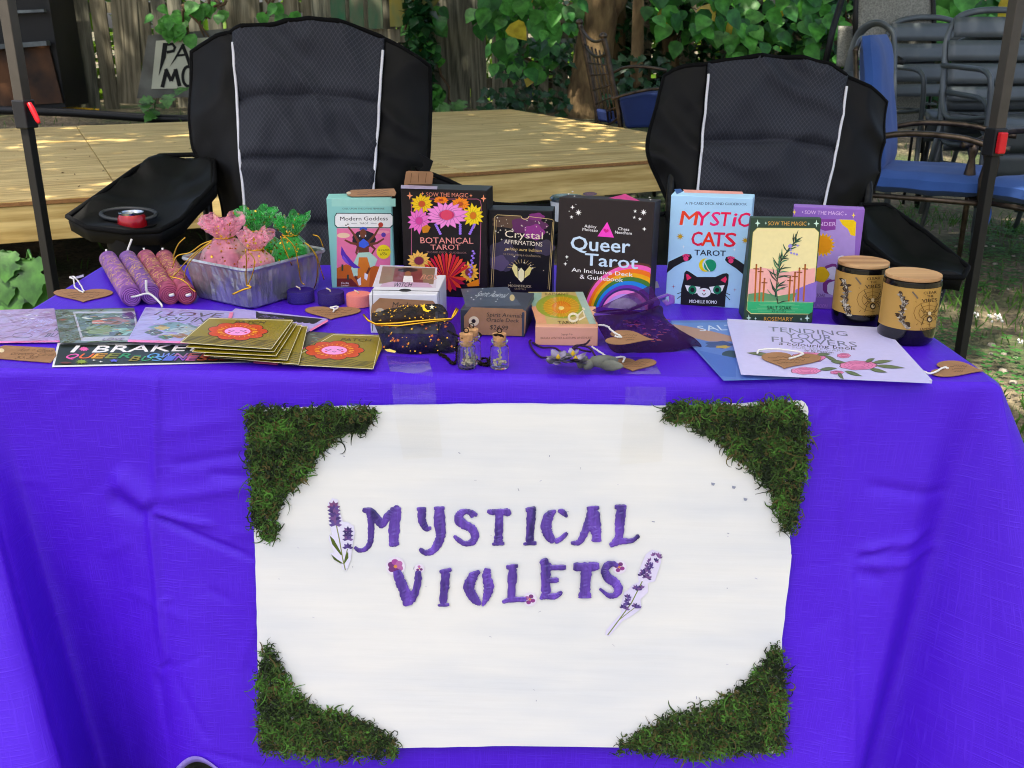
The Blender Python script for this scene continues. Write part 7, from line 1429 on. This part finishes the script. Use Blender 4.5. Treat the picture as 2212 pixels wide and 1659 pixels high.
cord(g3, [(200, 540), (230, 560), (300, 640), (330, 780), (350, 900), (380, 930)], Z6, yc + .07); cord(g3, [(190, 550), (220, 640), (280, 780)], Z6, yc + .07); cord(g4, [(380, 600), (440, 660), (480, 760), (470, 900), (450, 960)], Z6, yc + .10); cord(g4, [(440, 540), (490, 560), (525, 640)], Z6, yc + .12); cord(g4, [(400, 610), (470, 700), (500, 800), (530, 890)], Z6, yc + .11)
# ---- tea lights
m_cup = veil('clear_plastic_cup', 'b8b8c8', .02, .05, 0)
def tealight(label, u, v, wpx, col):
    c = onz(u, v); s_ = (c - CAM).dot(Vector((0, math.cos(TH), -math.sin(TH)))) / FPX; R_ = wpx * s_ / 2; c = c + Vector((0, R_ * .9, 0)); t = thing('tea_light', label, 'candle', c, 'tea lights')
    q = MB(); q.lathe([(.001, .001), (R_ * .93, .001), (R_ * .93, .0165), (R_ * .90, .018), (R_ * .3, .0172), (.001, .0178)], c, 36); q.build('wax', M('tea_wax_' + col, col, .6, var=(40, .04), spec=.15), t)
    q = MB(); q.lathe([(R_ * .95, .0004), (R_ * .98, .002), (R_, .021), (R_ * .985, .021), (R_ * .965, .003)], c, 36); q.build('cup', m_cup, t)
    q = MB(); q.tube([c + UP * .017, c + Vector((-.001, 0, .021)), c + Vector((-.006, -.001, .0235))], .0011, 6); q.build('wick', M('waxed_wick_' + col, 'd8c8a8', .8), t)
tealight('deep purple tea light next to the foil pan', 645, 659, 63, '2a1272'); tealight('purple tea light in the middle of three', 711, 663, 62, '2e186a'); tealight('peach pink tea light beside the white deck box', 772, 667, 58, 'f0897c')
# ---- glass vial necklaces
m_glass, n, b = newmat('clear_vial_glass'); inp(b, Roughness=.02, Transmission_Weight=1.0, IOR=1.3); b.inputs['Base Color'].default_value = (.95, .97, .97, 1)
nz = n.nodes.new('ShaderNodeTexNoise'); nz.inputs['Scale'].default_value = 30; bp = n.nodes.new('ShaderNodeBump'); bp.inputs['Strength'].default_value = .05; n.links.new(nz.outputs[0], bp.inputs['Height']); n.links.new(bp.outputs[0], b.inputs['Normal'])
m_cork = M('cork', 'b98a5c', .85, var=(120, .35), bump=(200, .5, .001)); m_chain = M('dark_bronze_chain', '2c231a', .4, .9); m_chips = M('pale_stone_chips', 'c8bc98', .6, var=(60, .3)); m_twig = M('dried_stem', '5a4024', .8)
def vial(label, u, v, chainpts, k=0):
    c = onz(u, v); c = c + Vector((0, .011, 0)); t = thing('glass_vial', label, 'vial', c, 'corked glass vials on chains'); R_ = .0112; q = MB()
    q.lathe([(.001, .0006), (R_ * .9, .0006), (R_, .002), (R_, .024), (R_ * .95, .027), (R_ * .72, .029), (R_ * .72, .031), (R_ * .92, .033), (R_ * .92, .035), (R_ * .7, .035), (R_ * .66, .030), (R_ * .88, .0265), (R_ * .93, .024), (R_ * .93, .003), (.001, .0022)], c, 28); q.build('glass', m_glass, t)
    q = MB(); q.lathe([(R_ * .60, .028), (R_ * .66, .034), (R_ * .74, .043), (.001, .044)], c, 18); q.build('cork', m_cork, t); q = MB()
    for i in range(9): s_ = ru(.0018, .0032); p = c + Vector((ru(-1, 1) * .006, ru(-1, 1) * .006, .004 + ru(0, .007))); q.lathe([(.0004, -s_ * .6), (s_, -.0005), (s_ * .6, s_ * .6), (.0004, s_ * .7)], p, 6)
    q.build('stone_chips', m_chips, t); q = MB(); q.tube([c + Vector((0, 0, .004)), c + Vector((.001, 0, .024))], .0009, 5)
    for i in range(8): z_ = .010 + i * .0018; a_ = i * 2.2; q.add([c + Vector((0, 0, z_)), c + Vector((.0035 * math.cos(a_), .0035 * math.sin(a_), z_ + .004)), c + Vector((.0012 * math.cos(a_ + 1), .0012 * math.sin(a_ + 1), z_ + .006))], [(0, 1, 2)])
    q.build('dried_sprig', m_chips, t); q = MB(); q.tube([c + Vector((.003 * math.cos(i * .8), 0, .047 + .003 * math.sin(i * .8))) for i in range(9)], .0007, 5); q.build('eye_loop', m_chain, t)
    for pts in chainpts:
        C_ = crom([onz(Z6[0] + x * Z6[2], Z6[1] + y * Z6[2], TZ + h) for x, y, h in pts], 14); q = MB()
        q.tube([Vector(p) + Vector((.0008 * math.sin(i * 2.1), .0008 * math.cos(i * 2.1), .0008 * math.sin(i * 1.3))) for i, p in enumerate(C_)], .0011, 5); q.build('chain', m_chain, t)
vial('corked vial necklace in front, on the left', 1007.5, 801, [[(1600, 1330, .04), (1560, 1400, .01), (1560, 1500, .002), (1530, 1545, .002), (1480, 1500, .002), (1420, 1470, .002)], [(1420, 1465, .002), (1470, 1480, .002), (1520, 1530, .002), (1555, 1540, .002)], [(1490, 1290, .012), (1530, 1310, .02), (1600, 1340, .04)]])
vial('corked vial necklace standing just behind the left one', 1019, 790, [[(1620, 1310, .03), (1680, 1300, .035), (1750, 1320, .03), (1720, 1345, .03)], [(1640, 1300, .03), (1700, 1315, .034), (1740, 1305, .03)]])
vial('corked vial necklace standing apart on the right', 1079, 801, [[(1720, 1500, .002), (1760, 1540, .002), (1810, 1530, .003), (1820, 1490, .002)], [(1725, 1540, .002), (1770, 1555, .002), (1815, 1550, .002), (1790, 1500, .003), (1740, 1510, .002)], [(1850, 1320, .05), (1890, 1318, .05), (1920, 1330, .048)]])
# ---- dried sage and violets
m_sage = M('dried_sage_leaf', '6c6e66', .9, var=(50, .2), bump=(160, .6, .001)); m_vio = M('dried_violet_petal', '3c2858', .8, var=(60, .5), col2='b8aec8'); m_yc = M('violet_heart', 'd8b020', .7); m_cord = M('plum_cord', '2c1030', .8)
t = thing('sage_bundle', 'grey dried sage bundle with violets and dark cords', 'herbs', onz(1255, 795), None)
def sage(u, v, rx, rot, h=.011): 
    c = onz(Z7[0] + u * Z7[2], Z7[1] + v * Z7[2], TZ + h); s_ = rx * .00014 ; R = Matrix.Rotation(rot, 3, 'Z') @ Matrix.Rotation(math.pi / 2, 3, 'Y'); q = MB()
    q.lathe([(.0005, -s_), (s_ * .30, -s_ * .75), (s_ * .42, -s_ * .2), (s_ * .38, s_ * .3), (s_ * .2, s_ * .8), (.0005, s_)], c, 14, axis=R, wob=lambda i, a_: 1 + .15 * math.sin(a_ * 3 + i)); return q.build('sage_leaf', m_sage, t)
sage(590, 1505, 95, .5); sage(800, 1525, 110, 1.2); sage(855, 1540, 105, 1.0); sage(960, 1520, 130, .15, .014); sage(1010, 1550, 120, -.4); sage(640, 1480, 90, -.3, .016)
for u, v, s_ in ((605, 1520, .016), (740, 1530, .018), (720, 1490, .012)):
    c = onz(Z7[0] + u * Z7[2], Z7[1] + v * Z7[2], TZ + .016); q = MB()
    for i in range(14): a_ = ru(0, 6.28); e = ru(-.2, .9); d = Vector((math.cos(a_), math.sin(a_) - .4, e)).normalized(); sd = d.cross(UP).normalized(); q.add([c, c + d * s_ * .6 + sd * s_ * .35, c + d * s_, c + d * s_ * .6 - sd * s_ * .35], [(0, 1, 2, 3)])
    q.build('violet', m_vio, t); q = MB(); q.lathe([(.0005, -.003), (.003, 0), (.0005, .004)], c + Vector((0, -.006, .006)), 8); q.build('violet_centre', m_yc, t)
for pts in ([(545, 1495, .006), (470, 1490, .002), (410, 1430, .002), (385, 1375, .002), (395, 1360, .003)], [(650, 1470, .012), (580, 1420, .004), (480, 1415, .002), (410, 1380, .002)], [(720, 1470, .015), (750, 1410, .02), (820, 1390, .02), (852, 1360, .012)], [(700, 1480, .015), (730, 1420, .022), (800, 1440, .02), (860, 1450, .016)], [(900, 1490, .016), (850, 1420, .02), (760, 1400, .02), (720, 1420, .02)]):
    q = MB(); q.tube(crom([onz(Z7[0] + x * Z7[2], Z7[1] + y * Z7[2], TZ + h) for x, y, h in pts], 6), .0013, 6); q.build('cord', m_cord, t)
# ---- tumbler behind the rainbow box and a small hang tag
c = onpl(1214, 462, AO, AN); yT = c.y; pt = ony(1206, 427, yT); t = thing('tumbler', 'white tumbler with dark lid peeking out behind the rainbow tarot box', 'cup', (pt.x + .02, yT, c.z - .02))
q = MB(); zt = pt.z; q.lathe([(.001, c.z - .02), (.032, c.z - .02), (.036, zt - .03), (.0385, zt - .006)], (pt.x + .02, yT, 0), 24); q.build('cup', M('white_enamel', 'd0d4d6', .3), t)
q = MB(); q.lathe([(.040, zt - .006), (.040, zt), (.036, zt + .004), (.001, zt + .003)], (pt.x + .02, yT, 0), 24); q.build('lid', M('smoky_lid', '2c3a44', .2, coat=.5), t)
t = thing('hang_tag', 'tiny white paper tag on string between rainbow and blue boxes', 'tag', onz(1412, 640)); P = [ony(Z7[0] + u * Z7[2], Z7[1] + v * Z7[2], 1.46) for u, v in ((1328, 905), (1380, 903), (1396, 950), (1340, 962), (1322, 935))]; MB().prism(P, (0, .001, 0)).build('card', M('white_tag_paper', 'd8d2d0', .8), t)
q = MB(); q.tube([ony(Z7[0] + u * Z7[2], Z7[1] + v * Z7[2], 1.461) for u, v in ((1355, 640), (1352, 760), (1356, 905))], .0008, 5); q.build('string', m_string, t)
